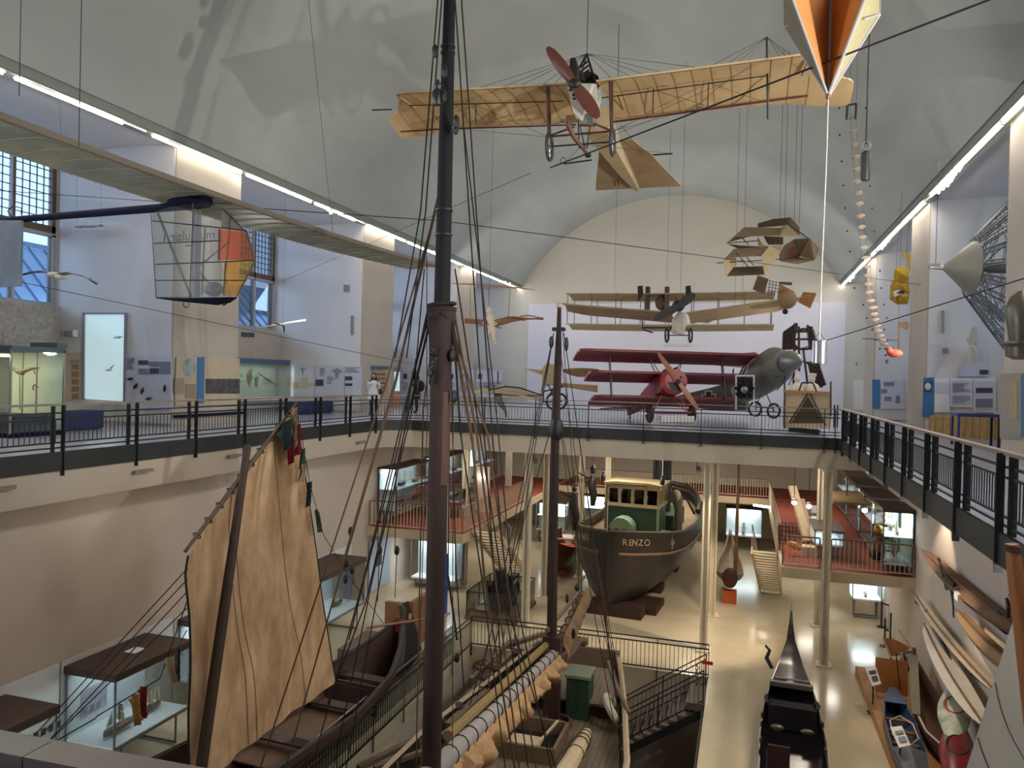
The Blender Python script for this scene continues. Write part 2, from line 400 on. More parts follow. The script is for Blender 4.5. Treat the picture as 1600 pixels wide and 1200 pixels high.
# lower hall
YW = 46
obox('wall_lower_left', (-14.5, -6, -11), (-14.0, YW, -.9), LWALL); obox('wall_lower_right', (5.2, -6, -11), (5.7, YW, -.9), LWALL); obox('wall_lower_right_upper', (5.2, -6, -.9), (5.7, YF, -.36), LWALL)
obox('wall_lower_far', (-14.5, YW, -7.4), (5.7, YW+.4, -.9), mat('lower_far_plaster', (206, 198, 180), .85, var=.05))
FX0, FX1, FY1 = -8.45, -.85, 23.6     # stair and ship pit
obox('floor_lower_left', (-14.4, -6, -7.7), (FX0, YW, ZG), LFLO); obox('floor_lower_right', (FX1, -6, -7.7), (5.6, YW, ZG), LFLO)
obox('floor_lower_far', (FX0, FY1, -7.7), (FX1, YW, ZG), LFLO)
obox('floor_pit', (FX0-2, -6, -11.2), (FX1+2, FY1+2, -11), mat('pit_floor', (150, 140, 120), .4))
obox('wall_pit_left', (FX0-.2, -6, -11), (FX0, FY1, -7.7), LWALL); obox('wall_pit_right', (FX1, -6, -11), (FX1+.2, FY1, -7.7), LWALL); obox('wall_pit_far', (FX0, FY1, -11), (FX1, FY1+.2, -7.7), LWALL)
# steel columns carrying the far gallery and the mezzanines
COLM = mat('column_cream', (204, 194, 172), .5)
def column(x, y, w=.24):
    m = MB().box((x, y, (ZG-.95)/2+.02), (w, .1, -.95-ZG-.04)).box((x-w/2+.03, y, (ZG-.95)/2), (.06, .26, 6.2)).box((x+w/2-.03, y, (ZG-.95)/2), (.06, .26, 6.2)).box((x, y, ZG+.03), (w+.22, .5, .06)).box((x, y, -1.0), (w+.1, .4, .08))
    return m
CPOS = [(-1.12, 25.9), (2.58, 25.9), (-7.3, 26.1), (-7.6, 29.9), (-1.0, 29.9), (2.75, 30.1), (-10.6, 26.3), (-6.9, 33.5), (-5.7, 33.5), (-11.2, 30.2)]
cd = ['front cream steel column to the right of the tugboat', 'front cream steel column before the right mezzanine', 'cream steel column between stairs and mizzen mast', 'cream steel column just behind the mizzen mast', 'cream steel column behind the front one right of the tugboat', 'cream steel column holding the right mezzanine', 'slim cream column with blue foot behind the main mast', 'far cream column left of the wheelhouse', 'far cream column touching the wheelhouse side', 'cream column under the left mezzanine corner']
for k, (x, y) in enumerate(CPOS): single('steel_column', column(x, y), COLM, cd[k], 'column')

# ---------------- boats ----------------
def hull_ring(y, hb, zk, zt, th=.06, n=9, e=.8, fl=0, rise=0):
    """one cross-section of an open hull: outside skin, then inside skin"""
    out = []
    for sgn_th in (0, 1):
        ks = range(-n, n+1) if not sgn_th else range(n, -n-1, -1)
        for k in ks:
            a = k/n; s_ = abs(math.sin(PI/2*a))**e; x = math.copysign(1, a)*hb*(s_-fl*(1-abs(a))*abs(a)*2)
            z = zk+(zt-zk)*(1-math.cos(PI/2*a))**.8
            if sgn_th: x -= math.copysign(min(th, abs(x)*.7), a); z = min(zt, z+th*(1-abs(a)))
            out.append((x, y, z))
    return out
def hull_mesh(X, st, th=.06, n=9, e=.8, fl=0):
    m = MB(X); m.loft([hull_ring(*q, th=th, n=n, e=e, fl=fl) for q in st]); return m
def interp(st, y, i):
    for a, b in zip(st, st[1:]):
        if a[0] <= y <= b[0]: t = (y-a[0])/(b[0]-a[0]); return a[i]*(1-t)+b[i]*t
    return st[0][i] if y < st[0][0] else st[-1][i]
WOODD = mat('dark_oak', (62, 42, 32), .6, var=.4, scale=3, stretch=(1, 6, 1)); WOODM = mat('weathered_oak', (118, 98, 80), .7, var=.35, scale=4, stretch=(6, 1, 6))
WOODL = mat('pale_timber', (196, 176, 148), .65, var=.2, scale=5, stretch=(1, 5, 1)); MASTW = mat('brown_mast_wood', (50, 31, 26), .8, var=.4, scale=3, stretch=(8, 8, 1))
MASTB = mat('black_mast_paint', (24, 24, 26), .75, spec=.25); DECKM = plank_mat('deck_planks', (120, 106, 88), (52, 42, 34), 0, .15)
TARH = mat('tarred_hull', (48, 40, 34), .5, var=.35, scale=3)
# --- the two-masted sailing barge in the pit ---
SX = -4.75
st = [(3.5, .15, -9.8, -6.0), (4.5, 1.2, -10.6, -6.2), (6.5, 2.1, -10.8, -6.5), (9, 2.5, -10.85, -6.75), (13, 2.65, -10.85, -6.9), (17, 2.5, -10.8, -6.9), (19.6, 2.05, -10.7, -6.85), (21.6, 1.65, -10.2, -6.75), (23.1, 1.3, -9.6, -6.6)]
ship = thing('sailing_barge', 'large two-masted wooden sailing barge standing in the pit, seen along its deck', 'ship', (SX, 13, -10.9))
XS = frame((SX, 0, 0))
part('hull', hull_mesh(XS, st, th=.14, e=.6), TARH, ship)
m = MB(XS)
for s in (-1, 1): m.path([(s*(interp(st, y, 1)-.06), y, interp(st, y, 3)+.03) for y in [3.6+.5*i for i in range(39)]], .07, 4)
part('bulwark_rail', m, WOODL, ship, each=True)
def deckf(u, v):
    y = 4.3+18.6*v; hb = interp(st, y, 1)-.2; return V((SX-hb+2*hb*u, y, -7.5))
m = MB(); m.sheet(deckf, 2, 24, .08); part('deck', m, DECKM, ship)
m = MB(XS)
for s in (-1, 1):
    for i in range(16):
        y = 5+i*1.15; m.bar((s*(interp(st, y, 1)-.18), y, -7.5), (s*(interp(st, y, 1)-.13), y, interp(st, y, 3)), .1, .08)
part('stanchion', m, WOODM, ship, each=True)
m = MB(XS).slab([(-1.25, 23.05, -9.4), (1.25, 23.05, -9.4), (1.3, 23.1, -6.6), (-1.3, 23.1, -6.6)], (0, .12, 0)); part('transom', m, WOODM, ship)
# aft cabin roof, companionway, hatch, deck gear
p = part('cabin_trunk', MB(XS).bx((-.9, 20.35, -7.45), (1.55, 22.3, -7.12)), WOODD, ship)
part('cabin_roof', MB(XS).slab([(-1.0, 20.2, -7.12), (1.65, 20.2, -7.12), (1.5, 22.45, -6.98), (-.9, 22.45, -6.98)], (0, 0, .07)), DECKM, p)
GRN = mat('green_paint', (38, 66, 50), .5, var=.2); GRNL = mat('grey_green_paint', (110, 124, 108), .6)
p = part('companionway', MB().bx((SX+.35, 20.0, -7.45), (SX+.95, 20.75, -6.35)), GRN, ship)
part('companionway_top', MB().bx((SX+.3, 19.95, -6.35), (SX+1.0, 20.8, -6.27)), GRNL, p)
t0_ = MB().path([at(880, 1030, Y=21.4), at(893, 1018, Y=21.7), at(905, 1000, Y=22.1), at(913, 1003, Y=22.3)], [.13, .12, .13, .16], 6)
part('tiller', t0_, WOODM, ship)
hc = at(832, 1150, Z=-7.2)
m = MB().box((hc.x, hc.y-.75, -7.28), (1.5, .08, .42)).box((hc.x, hc.y+.75, -7.28), (1.3, .08, .42)).box((hc.x-.72, hc.y, -7.28), (.08, 1.5, .42)).box((hc.x+.72, hc.y, -7.28), (.08, 1.5, .42))
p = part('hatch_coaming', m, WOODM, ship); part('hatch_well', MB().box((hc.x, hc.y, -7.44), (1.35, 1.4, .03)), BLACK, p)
part('hatch_cover', MB().box((hc.x-.15, hc.y-.2, -7.3), (.8, .75, .05)), WOODL, p)
part('hatch_prop', MB().bar((hc.x+.25, hc.y-.7, -7.1), (hc.x+.5, hc.y+.6, -7.0), .05), WOODL, p)
a, b = at(919, 1142, Z=-7.25), at(878, 1215, Z=-7.25)
p = part('rolled_sail', MB().path([a, a.lerp(b, .08), a.lerp(b, .5), b], [.07, .15, .19, .22], 10), mat('cream_canvas', (206, 190, 158), .85, var=.15), ship)
m = MB()
for q in (.12, .22, .3, .5): m.torus(a.lerp(b, q), .19 if q > .2 else .16, .015, b-a, 14, 5)
part('lashing', m, HEMP, p, each=True)
m = MB(); lb = at(961, 1112, Z=-7.05); m.torus(lb, .42, .11, (.75, .15, .55), 20, 8); part('lifebuoy', m, mat('grey_cork', (186, 182, 164), .8, var=.12), ship)
m = MB(); c = V((SX+.25, 19.55, -7.42))
for k in range(3): m.torus(c+V((0, 0, .05*k)), .36-.02*k, .028, (0, 0, 1), 18, 5)
part('coiled_rope', m, HEMP, ship)
m = MB()
for (x0, y0, x1, y1, w) in ((700, 1120, 800, 1020, .16), (690, 1150, 770, 1090, .12), (700, 1135, 760, 1080, .2), (735, 1062, 800, 1000, .13), (790, 1010, 850, 990, .16), (560, 1200, 660, 1150, .14), (585, 1200, 660, 1175, .12)):
    m.bar(at(x0, y0, Z=-7.0), at(x1, y1, Z=-6.95), w, w*.8)
part('spare_timber', m, WOODM, ship, each=True)
m = MB()
for (x, y) in ((760, 1060), (775, 1045), (748, 1078), (808, 1020), (715, 1105)): m.ell(at(x, y, Z=-6.9), (.16, .2, .14), 8, 5)
part('deck_block', m, WOODD, ship, each=True)
m = MB()
for i in range(26):
    c = at(760+random.uniform(-18, 24), 1050+random.uniform(-16, 14), Z=-7.0); m.torus(c, .16, .02, (random.uniform(-1, 1), random.uniform(-1, 1), .5), 10, 4)
part('rope_heap', m, HEMP, ship)
# main mast
YM = 11.5
mm = part('main_mast', MB().path([(SX, YM, -7.5), (SX, YM, -4), (SX, YM, -1), (SX, YM, 2.5)], [.165, .16, .16, .165], 14), MASTW, ship)
part('topmast', MB().path([(SX, YM, 2.5), (SX, YM, 5.4), (SX+.01, YM, 8.6), (SX+.02, YM, 10)], [.135, .12, .085, .08], 14), MASTB, mm)
part('mast_cheeks', MB().path([(SX, YM, 1.6), (SX, YM, 2.2), (SX, YM, 2.68), (SX, YM, 2.75)], [.17, .2, .24, .2], 12), MASTW, mm)
part('heel_fid', MB().bar((SX+.12, YM-.06, 1.4), (SX+.12, YM-.06, -.1), .12, .14), mat('lighter_mast_wood', (88, 56, 40), .5, var=.3, scale=3, stretch=(8, 8, 1)), mm)
m = MB()
for z in (2.76, 2.82, 2.72): m.torus((SX, YM, z), .215, .03, (random.uniform(-.1, .1), random.uniform(-.1, .1), 1), 18, 5)
for i in range(3): m.path([(SX-.2, YM-.05, 2.7), (SX-.1+.1*i, YM-.24, 2.55+.05*i), (SX+.22, YM-.05, 2.4+.07*i), (SX+.3, YM, 1.9)], .025, 5)
part('shroud_collar', m, ROPE, mm)
m = MB()
for z in (3.95, 4.35, 6.9, 7.0): m.torus((SX, YM, z), .125 if z < 5 else .1, .025, (0, 0, 1), 16, 5)
part('mast_band', m, BLACK, mm, each=True)
# lantern and blocks on the mast
p = part('mast_lantern', MB().lathe(at(683, 164, Y=11.2), (0, 0, 1), [(0, .06), (.05, .085), (.2, .085), (.24, .06), (.3, .075), (.34, .05), (.4, .02)], 12), mat('dull_zinc', (70, 70, 70), .4, .7), ship, 'small grey lantern hoisted beside the mast')
def block(m, c, r=.07, h=.11): m.ell(c, (r*.7, r, h), 8, 6)
m = MB()
for x, y, Y in ((680, 80, 11.3), (695, 112, 11.3), (694, 150, 11.2), (712, 200, 11.3), (713, 190, 11.2), (707, 555, 11.4), (650, 600, 12), (710, 620, 11.4), (676, 590, 11.3), (648, 585, 12)): block(m, at(x, y, Y=Y))
part('pulley_block', m, BLACK, ship, each=True)
m = MB()
for i in range(9): m.torus(at(677-.4*i, 548+i*6, Y=11.2), .05, .016, (random.uniform(-1, 1), random.uniform(-1, 1), .3), 10, 4)
part('chain_link', m, BLACK, ship, each=True)
# shrouds and running rigging of the main mast: (x0, y0, Y0, x1, y1, Y1, radius, material)
LN = []
for (x0, y0, x1, y1, r, c) in (
    (684, 0, 657, 330, .014, 0), (690, 0, 665, 330, .014, 0), (657, 330, 617, 560, .014, 0), (665, 330, 635, 560, .013, 0),
    (676, 345, 603, 600, .016, 1), (603, 600, 405, 1205, .016, 1), (684, 310, 617, 600, .026, 1), (617, 600, 534, 890, .03, 1), (534, 890, 445, 1205, .016, 1),
    (670, 490, 632, 640, .022, 0), (632, 640, 568, 905, .014, 0), (568, 905, 487, 1200, .013, 0), (672, 500, 640, 640, .022, 0), (640, 640, 572, 940, .014, 0), (572, 940, 512, 1100, .013, 0),
    (669, 480, 622, 700, .013, 0), (622, 700, 545, 1000, .013, 0), (680, 500, 661, 640, .012, 1), (661, 640, 650, 1205, .014, 1), (663, 420, 644, 640, .012, 0), (644, 640, 583, 900, .012, 0), (583, 900, 520, 1205, .012, 0), (650, 560, 595, 900, .012, 0), (595, 900, 540, 1205, .012, 0),
    (667, 400, 667, 640, .009, 1), (668, 640, 656, 1000, .009, 1),
    (711, 0, 731, 300, .014, 0), (721, 0, 742, 300, .014, 0), (731, 300, 758, 700, .014, 0), (742, 300, 771, 700, .014, 0), (758, 700, 783, 1040, .013, 0), (771, 700, 796, 960, .013, 0), (796, 960, 870, 1205, .012, 0),
    (706, 480, 720, 680, .02, 0), (706, 500, 738, 690, .03, 1), (708, 480, 745, 680, .024, 1), (711, 420, 750, 680, .014, 0), (709, 520, 762, 680, .02, 1), (725, 200, 775, 640, .012, 0),
    (720, 680, 753, 905, .014, 0), (738, 690, 757, 905, .022, 1), (745, 680, 774, 905, .022, 1), (750, 680, 784, 905, .014, 0), (762, 680, 792, 905, .018, 1), (775, 640, 800, 905, .012, 0),
    (753, 905, 790, 1205, .012, 0), (757, 905, 805, 1205, .018, 1), (774, 905, 812, 1205, .016, 1), (784, 905, 826, 1205, .012, 0), (792, 905, 838, 1205, .014, 1), (800, 905, 862, 1205, .012, 0),
    (703, 500, 712, 880, .010, 0), (712, 880, 725, 1080, .012, 0), (703, 590, 700, 900, .012, 0), (708, 620, 707, 1205, .009, 1), (700, 900, 714, 1000, .022, 0)):
    LN.append((x0, y0, 11.5+min(abs(y0-480)/900, .9), x1, y1, 11.5+min(abs(y1-480)/900, .9), r, c))
mts = (ROPE, HEMP)
for q in LN:
    part('rigging_line', MB().tube(at(q[0], q[1], Y=q[2]), at(q[3], q[4], Y=q[5]), q[6]*.95, n=5), mts[q[7]], ship)
for (x, y, Y) in ((548, 830, 12), (593, 860, 11.9), (620, 860, 11.9), (714, 1028, 12), (541, 880, 12), (540, 905, 12), (550, 890, 12)):
    part('deadeye', MB().ell(at(x, y, Y=Y), (.05, .05, .085), 8, 6), BLACK, ship)
for x, y0, y1 in ((593, 860, 940), (620, 860, 935), (593, 740, 855), (620, 760, 855)): part('tackle_line', MB().tube(at(x, y0, Y=11.9), at(x-3, y1, Y=11.9), .008, n=4), ROPE, ship)
# boom with the furled tan sail, gaff above it
BZ0, BZ1 = at(697, 1185, X=SX+.0), at(872, 1014, X=SX)
bm_ = part('main_boom', MB().path([BZ0+(BZ0-BZ1)*.12, BZ0, BZ0.lerp(BZ1, .5), BZ1], [.17, .17, .14, .12], 12), mat('grey_spar_paint', (156, 152, 152), .55, var=.12, scale=3), ship)
g0, g1 = at(700, 1150, X=SX-.2), at(862, 1000, X=SX-.2)
part('gaff', MB().path([g0, g1], [.1, .09], 10), mat('ochre_spar', (140, 118, 76), .6, var=.2, scale=4), ship)
m = MB()
for i in range(16): m.torus(BZ0.lerp(BZ1, .02+i*.062), .175-.003*i, .012, BZ1-BZ0, 14, 4)
part('boom_lashing', m, ROPE, bm_, each=True)
def furl(u, v):   # gathered canvas hanging below the boom
    p_ = BZ0.lerp(BZ1, -.05+1.0*u); dz = -(.06+v*(.62+.16*math.sin(u*37)+.1*math.sin(u*83))*(1-.45*u))
    return p_+V((.10+.32*math.sin(v*PI)*(.6+.4*math.sin(u*61))+.05*math.sin(u*170+v*7), .05*math.sin(u*90), dz))
m = MB(); m.sheet(furl, 90, 10, .02); part('furled_sail', m, cloth_mat('tan_furled_canvas', (198, 162, 120), .15, .3, 5, stretch=(1, 1, 1)), ship)
# mizzen mast and its gear
YZ = 20.0; ZX = -4.85
zz = part('mizzen_mast', MB().path([(ZX+.05, YZ, -7.5), (ZX-.02, YZ, -3), (ZX-.03, YZ, .3), (ZX, YZ, 2.2), (ZX, YZ, 3.1), (ZX, YZ, 3.6)], [.15, .135, .12, .1, .065, .055], 12), MASTW, ship)
part('mast_truck', MB().lathe((ZX, YZ, 3.58), (0, 0, 1), [(0, .06), (.03, .09), (.1, .09), (.14, .03)], 10), WOODL, zz)
part('mast_cap', MB().box((ZX, YZ, 3.0), (.34, .16, .1)).ell((ZX, YZ, .3), (.2, .2, .36), 10, 7), BLACK, zz, each=True)
m = MB()
for sx in (-1, 1):
    for k in range(3): m.tube((ZX+sx*.14, YZ, 2.9), (SX+sx*(1.9-.1*k), 19.2+.5*k, -6.9), .012, n=4)
    m.tube((ZX+sx*.1, YZ, .5), (SX+sx*1.9, 18.6, -6.9), .014, n=4)
m.tube((ZX, YZ-.08, 3.0), (ZX+.05, YZ-.35, -5.5), .01, n=4).tube((ZX+.1, YZ, 3.0), at(909, 925, X=SX), .01, n=4).tube((ZX+.12, YZ, .3), at(905, 915, X=SX), .01, n=4)
part('mizzen_shroud', m, ROPE, zz, each=True)
part('mizzen_block', MB().ell((ZX-.2, YZ, 2.65), (.07, .09, .17), 8, 6).ell((ZX+.22, YZ, 2.6), (.06, .09, .2), 8, 6).ell(at(886, 935, Y=21), (.05, .06, .14), 8, 6).ell(at(902, 918, X=SX), (.09, .1, .12), 8, 6).ell(at(896, 990, Y=20.5), (.06, .07, .16), 8, 6), BLACK, zz, each=True)
b0, b1 = at(868, 1020, X=SX), at(912, 928, X=SX)
p = part('mizzen_boom', MB().path([b0, b0.lerp(b1, .5), b1], [.14, .12, .1], 10), WOODM, ship)
def furl2(u, v):
    q_ = b0.lerp(b1, .05+.95*u); return q_+V((.1+.2*math.sin(v*PI), .0, .22-v*(.75+.12*math.sin(u*40))*(1-.5*u)))
m = MB(); m.sheet(furl2, 40, 8, .02); part('furled_mizzen', m, cloth_mat('brown_furled_canvas', (150, 120, 88), .1, .35, 6), p)
m = MB()
for k in range(7): m.torus(b0.lerp(b1, .1+.13*k), .16, .022, b1-b0, 12, 5)
part('boom_lashing', m, HEMP, p, each=True)
g0, g1 = at(855, 985, X=SX-.15), at(905, 925, X=SX-.15); part('mizzen_gaff', MB().path([g0, g1], .06, 8), WOODM, ship)
part('mast_foot_gear', MB().box((ZX+.05, YZ, -5.45), (.5, .4, .35)).ell((ZX-.15, YZ-.2, -5.7), (.2, .15, .2), 8, 6).torus((ZX, YZ, -5.9), .25, .06, (0, 0, 1)).box((ZX+.12, YZ-.25, -6.9), (.4, .3, 1.0)), WOODD, zz)
# starboard aft mast prop with rope
part('stern_spar', MB().path([at(950, 1035, Y=21.5), at(962, 1070, Y=20.3), at(983, 1115, Y=19.4)], .07, 6), WOODM, ship)
m = MB()
for k in range(4): m.tube(at(915+4*k, 840, Y=20.6), at(955+3*k, 1040, Y=21.2), .012, n=4)
m.tube(at(877, 560, Y=20), at(920, 860, Y=20.6), .012, n=4).tube(at(930, 860, Y=20.6), at(960, 1040, Y=21.2), .014, n=4)
part('backstay', m, HEMP, ship, each=True)
# --- lateen-rigged boat on the left ---
def lp(x, y, off=0):
    k = at(x, y, Y=10)-CAM; rx, ry, rz = k
    t = (-10.425+off)/(rx-.06875*ry); return CAM+V((rx*t, ry*t, rz*t))
AX = math.atan2(.06875, 1)
XB = M4.Translation(V((-9.1, 19.6, 0))) @ M4.Rotation(-AX, 4, 'Z')      # local y = aft (0 at the stern post), negative forward
bt = thing('lateen_boat', 'dark wooden open boat with one tan lateen sail standing left of the railing', 'boat', (-9.5, 14, -7.1))
bs = [(-13.2, .05, -6.0, -4.6), (-12, .55, -6.7, -5.1), (-10, .95, -6.9, -5.6), (-7, 1.15, -7.0, -5.95), (-4, 1.12, -7.0, -6.05), (-2, .85, -6.95, -5.9), (-.8, .45, -6.9, -5.6), (-.1, .06, -6.8, -5.2)]
part('hull', hull_mesh(XB, bs, th=.07, e=.75), mat('dark_boat_planks', (74, 52, 38), .6, var=.4, scale=3, stretch=(1, 1, 6)), bt)
m = MB(XB)
for s in (-1, 1): m.path([(s*interp(bs, y, 1), y, interp(bs, y, 3)+.02) for y in [-13.1+.5*i for i in range(27)]], .05, 4)
part('gunwale', m, BLACK, bt, each=True)
m = MB(XB)
for y, h in ((-1.9, .3), (-3.2, .38), (-5.2, .34), (-7.5, .34), (-9.5, .36)): m.box((0, y, interp(bs, y, 3)-h), (2*interp(bs, y, 1)-.2, .32, .05))
part('thwart', m, WOODD, bt, each=True)
m = MB(XB).slab([(-1.0, -6, -6.6), (1.0, -6, -6.6), (.75, -2, -6.6), (-.75, -2, -6.6)], (0, 0, .04)); part('floor_boards', m, mat('boat_floor_boards', (96, 70, 52), .7, var=.3), bt)
part('bulkhead', MB(XB).box((0, -2.6, -6.4), (1.6, .06, .75)), WOODD, bt)
part('stern_post', MB(XB).path([(0, .0, -6.9), (0, .1, -5.9), (0, .05, -4.95), (.02, -.15, -4.75)], [.07, .09, .1, .05], 6), mat('painted_stern_post', (88, 84, 74), .6, var=.2), bt)
part('rudder', MB(XB).slab([(-.03, .1, -6.9), (-.03, 1.25, -6.55), (-.03, .95, -5.9), (-.03, .35, -4.8), (-.03, .12, -4.8)], (.06, 0, 0)), mat('black_rudder_paint', (38, 28, 26), .6, var=.2), bt)
part('rudder_emblem', MB(XB).torus((.04, .42, -5.25), .07, .018, (1, 0, 0), 14, 5).box((.04, .42, -5.25), (.012, .02, .1)), WOODL, bt, 'small pale oval emblem on the rudder')
part('tiller_bar', MB().tube(at(573, 981, Y=19.2), at(668, 967, Y=19.4), .04), mat('tiller_wood', (136, 100, 74), .6), bt)
part('tiller_flag', MB().slab([at(617, 968, Y=19.3), at(626, 972, Y=19.3), at(625, 990, Y=19.3), at(618, 987, Y=19.3)], (.02, .02, 0)), mat('red_cloth', (116, 26, 32), .8), bt, 'small red rag tied at the tiller')
part('keel_support', MB(XB).box((0, -3, -7.1), (.7, .3, .2)).box((0, -8, -7.1), (.7, .3, .2)), WOODL, bt, each=True)
m = MB(); q0, q1 = lp(387, 695, .2), lp(310, 1230, .2); m.path([q1, q1.lerp(q0, .5), q0], [.11, .1, .07], 10); q = part('mast', m, mat('dark_pole', (64, 46, 34), .6, var=.3), bt)
q0, q1 = lp(289, 862, .05), lp(463, 630, .05); part('yard', MB().path([q0, q0.lerp(q1, .5), q1], [.035, .055, .025], 8).tube(q0+V((.06, 0, .06)), q0.lerp(q1, .8)+V((.06, 0, .08)), .02), mat('weathered_yard', (100, 78, 60), .7, var=.3), bt)
LE = [(294, 868), (291, 900), (294, 960), (296, 1050), (297, 1120), (300, 1240)]; RE = [(460, 634), (474, 710), (490, 830), (502, 930), (516, 1010), (524, 1066)]
def pick(L, t):
    t *= len(L)-1; i = min(int(t), len(L)-2); t -= i; return (L[i][0]*(1-t)+L[i+1][0]*t, L[i][1]*(1-t)+L[i+1][1]*t)
def sail(u, v):
    l, r = pick(LE, v), pick(RE, v); x = l[0]*(1-u)+r[0]*u; y = l[1]*(1-u)+r[1]*u
    if v > .9: y = y+(1-u)*0
    b = -.2*math.sin(PI*min(1, u*1.0))*math.sin(PI*min(.85, v+.12))
    return lp(x, y)+V((b+.03*math.sin(u*34+v*5)*v+.025*math.sin(u*19-v*9), 0, 0))
SAILM = cloth_mat('tan_sailcloth', (216, 186, 146), .25, .28, 1.3, col2=(176, 140, 102), stretch=(1.7, 1.7, .6))
part('sail', MB().sheet(sail, 40, 40, .012), SAILM, bt)
m = MB()
for u in (.42, .47, .8): m.path([sail(u, v/20)+V((.02, 0, 0)) for v in range(21)], .006, 4)
part('sail_seam', m, mat('sail_seam_thread', (120, 86, 54), .8), bt, each=True)
m = MB()
for k in range(1, 11): m.torus(q0.lerp(q1, k/11), .075, .014, q1-q0, 10, 4)
part('yard_lashing', m, ROPE, bt, each=True)
m = MB(); m.path([sail(1, v/20) for v in range(21)], .02, 5).path([sail(0, v/20) for v in range(21)], .022, 5); part('bolt_rope', m, ROPE, bt, each=True)
m = MB()
for (x0, y0, x1, y1) in ((293, 888, 30, 1175), (293, 905, 45, 1170), (292, 925, 60, 1175), (292, 940, 250, 1060), (292, 985, 278, 1010), (292, 950, 70, 1165), (250, 1060, 150, 1120), (150, 1122, 70, 1168)):
    m.tube(lp(x0, y0), at(x1, y1, X=-10.9), .011, n=4)
m.tube(lp(522, 1066), lp(575, 1080, .6), .012, n=4).tube(lp(520, 1080), at(405, 1160, Y=16), .01, n=4)
part('bridle_line', m, ROPE, bt, each=True)
# pennants and flags on that boat
def flag(name, pts, mt, label, w=.15, parent=bt, off=.2):
    P_ = [lp(x, y, off) for x, y in pts]
    def fn(u, v):
        a = P_[0].lerp(P_[1], u); b = P_[3].lerp(P_[2], u); q = a.lerp(b, v); return q+V((w*.35*math.sin(u*9+v*4), 0, 0))
    return part(name, MB().sheet(fn, 10, 10, .008), mt, parent, label)
FG = cloth_mat('green_bunting', (30, 62, 56), .2); FR = cloth_mat('red_bunting', (128, 22, 34), .2); FW = cloth_mat('cream_bunting', (186, 164, 128), .2); FT = cloth_mat('teal_bunting', (72, 116, 98), .2); FO = cloth_mat('ochre_bunting', (176, 134, 78), .2)
flag('ensign_green', [(431, 678), (457, 648), (458, 690), (447, 706)], FG, 'dark green field of the flag at the yard tip')
flag('ensign_red', [(447, 700), (458, 688), (461, 712), (453, 729)], FR, 'red field of the flag at the yard tip')
flag('ensign_white', [(457, 640), (462, 636), (464, 680), (459, 708)], FW, 'cream strip of the flag at the yard tip')
flag('ensign_fold', [(463, 664), (467, 662), (472, 708), (462, 712)], FR, 'dark red hanging fold of the flag')
flag('pennant_teal', [(471, 705), (474, 700), (477, 722), (469, 735)], FT, 'pale teal pennant below the flag')
flag('pennant_cream', [(470, 726), (478, 722), (479, 745), (468, 756)], FW, 'cream pennant below the flag')
flag('pennant_green', [(482, 756), (485, 752), (485, 780), (480, 795)], FG, 'narrow dark green pennant')
flag('pennant_lower', [(493, 795), (496, 800), (503, 828), (499, 833)], FT, 'lowest teal pennant on the line')
part('flag_line', MB().path([lp(463, 640, .2), lp(473, 690, .2), lp(484, 755, .3), lp(505, 835, .5), lp(545, 900, .9), lp(600, 975, 1.2)], .01, 4), ROPE, bt)
flag('signal_flag_red', [(215, 1078), (228, 1070), (230, 1118), (223, 1124)], FR, 'dark red signal flag strung before the glass case', off=-.6)
flag('signal_flag_ochre', [(200, 1092), (216, 1082), (223, 1125), (213, 1136)], FO, 'ochre signal flag strung before the glass case', off=-.6)
flag('signal_flag_beige', [(255, 1035), (268, 1024), (277, 1058), (273, 1069)], FW, 'beige signal flag near the sail edge', off=-.4)
flag('signal_flag_dark', [(275, 1015), (278, 1010), (281, 1060), (275, 1066)], mat('grey_brown_bunting', (70, 56, 48), .8), 'dark folded signal flag near the sail edge', off=-.4)

# --- the tugboat ---
TA = math.atan2(.9, 11); XT = M4.Translation(V((-4.78, 28.3, 0))) @ M4.Rotation(-TA, 4, 'Z')   # local y runs aft from the stem
ts = [(0, .06, -6.9, -4.0), (.35, .75, -6.95, -4.05), (1.0, 1.35, -7.0, -4.12), (2.2, 1.95, -7.0, -4.3), (4, 2.25, -7.0, -4.5), (6.5, 2.35, -7.0, -4.6), (9, 2.3, -6.9, -4.5), (10.8, 1.95, -6.5, -4.25), (12, 1.3, -5.7, -4.0), (12.6, .3, -5.0, -3.9)]
tug = thing('tugboat', 'black harbour tugboat with cream wheelhouse standing bow-on under the far gallery', 'boat', (-4.4, 34, -7.2))
HUL = mat('tug_black_hull', (34, 32, 32), .42, var=.25, scale=2, col2=(46, 39, 35)); CRM = mat('cream_paint', (206, 190, 150), .5); TGRN = mat('tug_green', (44, 74, 58), .45); TLG = mat('tug_light_green', (128, 156, 128), .5)
part('hull', hull_mesh(XT, ts, th=.1, n=12, e=.62, fl=-.06), HUL, tug)
def side(y, f, s, o=.03): # point on the hull skin at height fraction f
    hb, zk, zt = (interp(ts, y, i) for i in (1, 2, 3)); a = f; s_ = math.sin(PI/2*a)**.62
    return V((s*(hb*(s_+.06*(1-a)*a*2)+o), y, zk+(zt-zk)*(1-math.cos(PI/2*a))**.8))
m = MB(XT)
for s in (-1, 1): m.path([side(y, .78, s) for y in [.15, .4, .8, 1.4, 2.2, 3, 4, 6, 8, 10, 11.4, 12.3]], .06, 5)
part('rubbing_strake', m, mat('tan_strake', (124, 98, 74), .6, var=.3), tug, each=True)
m = MB(XT)
for s in (-1, 1): m.path([side(y, 1, s, -.08)+V((0, 0, .03)) for y in [.05, .35, 1, 2.2, 4, 6.5, 9, 10.8, 12, 12.5]], .055, 5)
part('bulwark_cap', m, mat('cap_rail', (112, 98, 78), .5), tug, each=True)
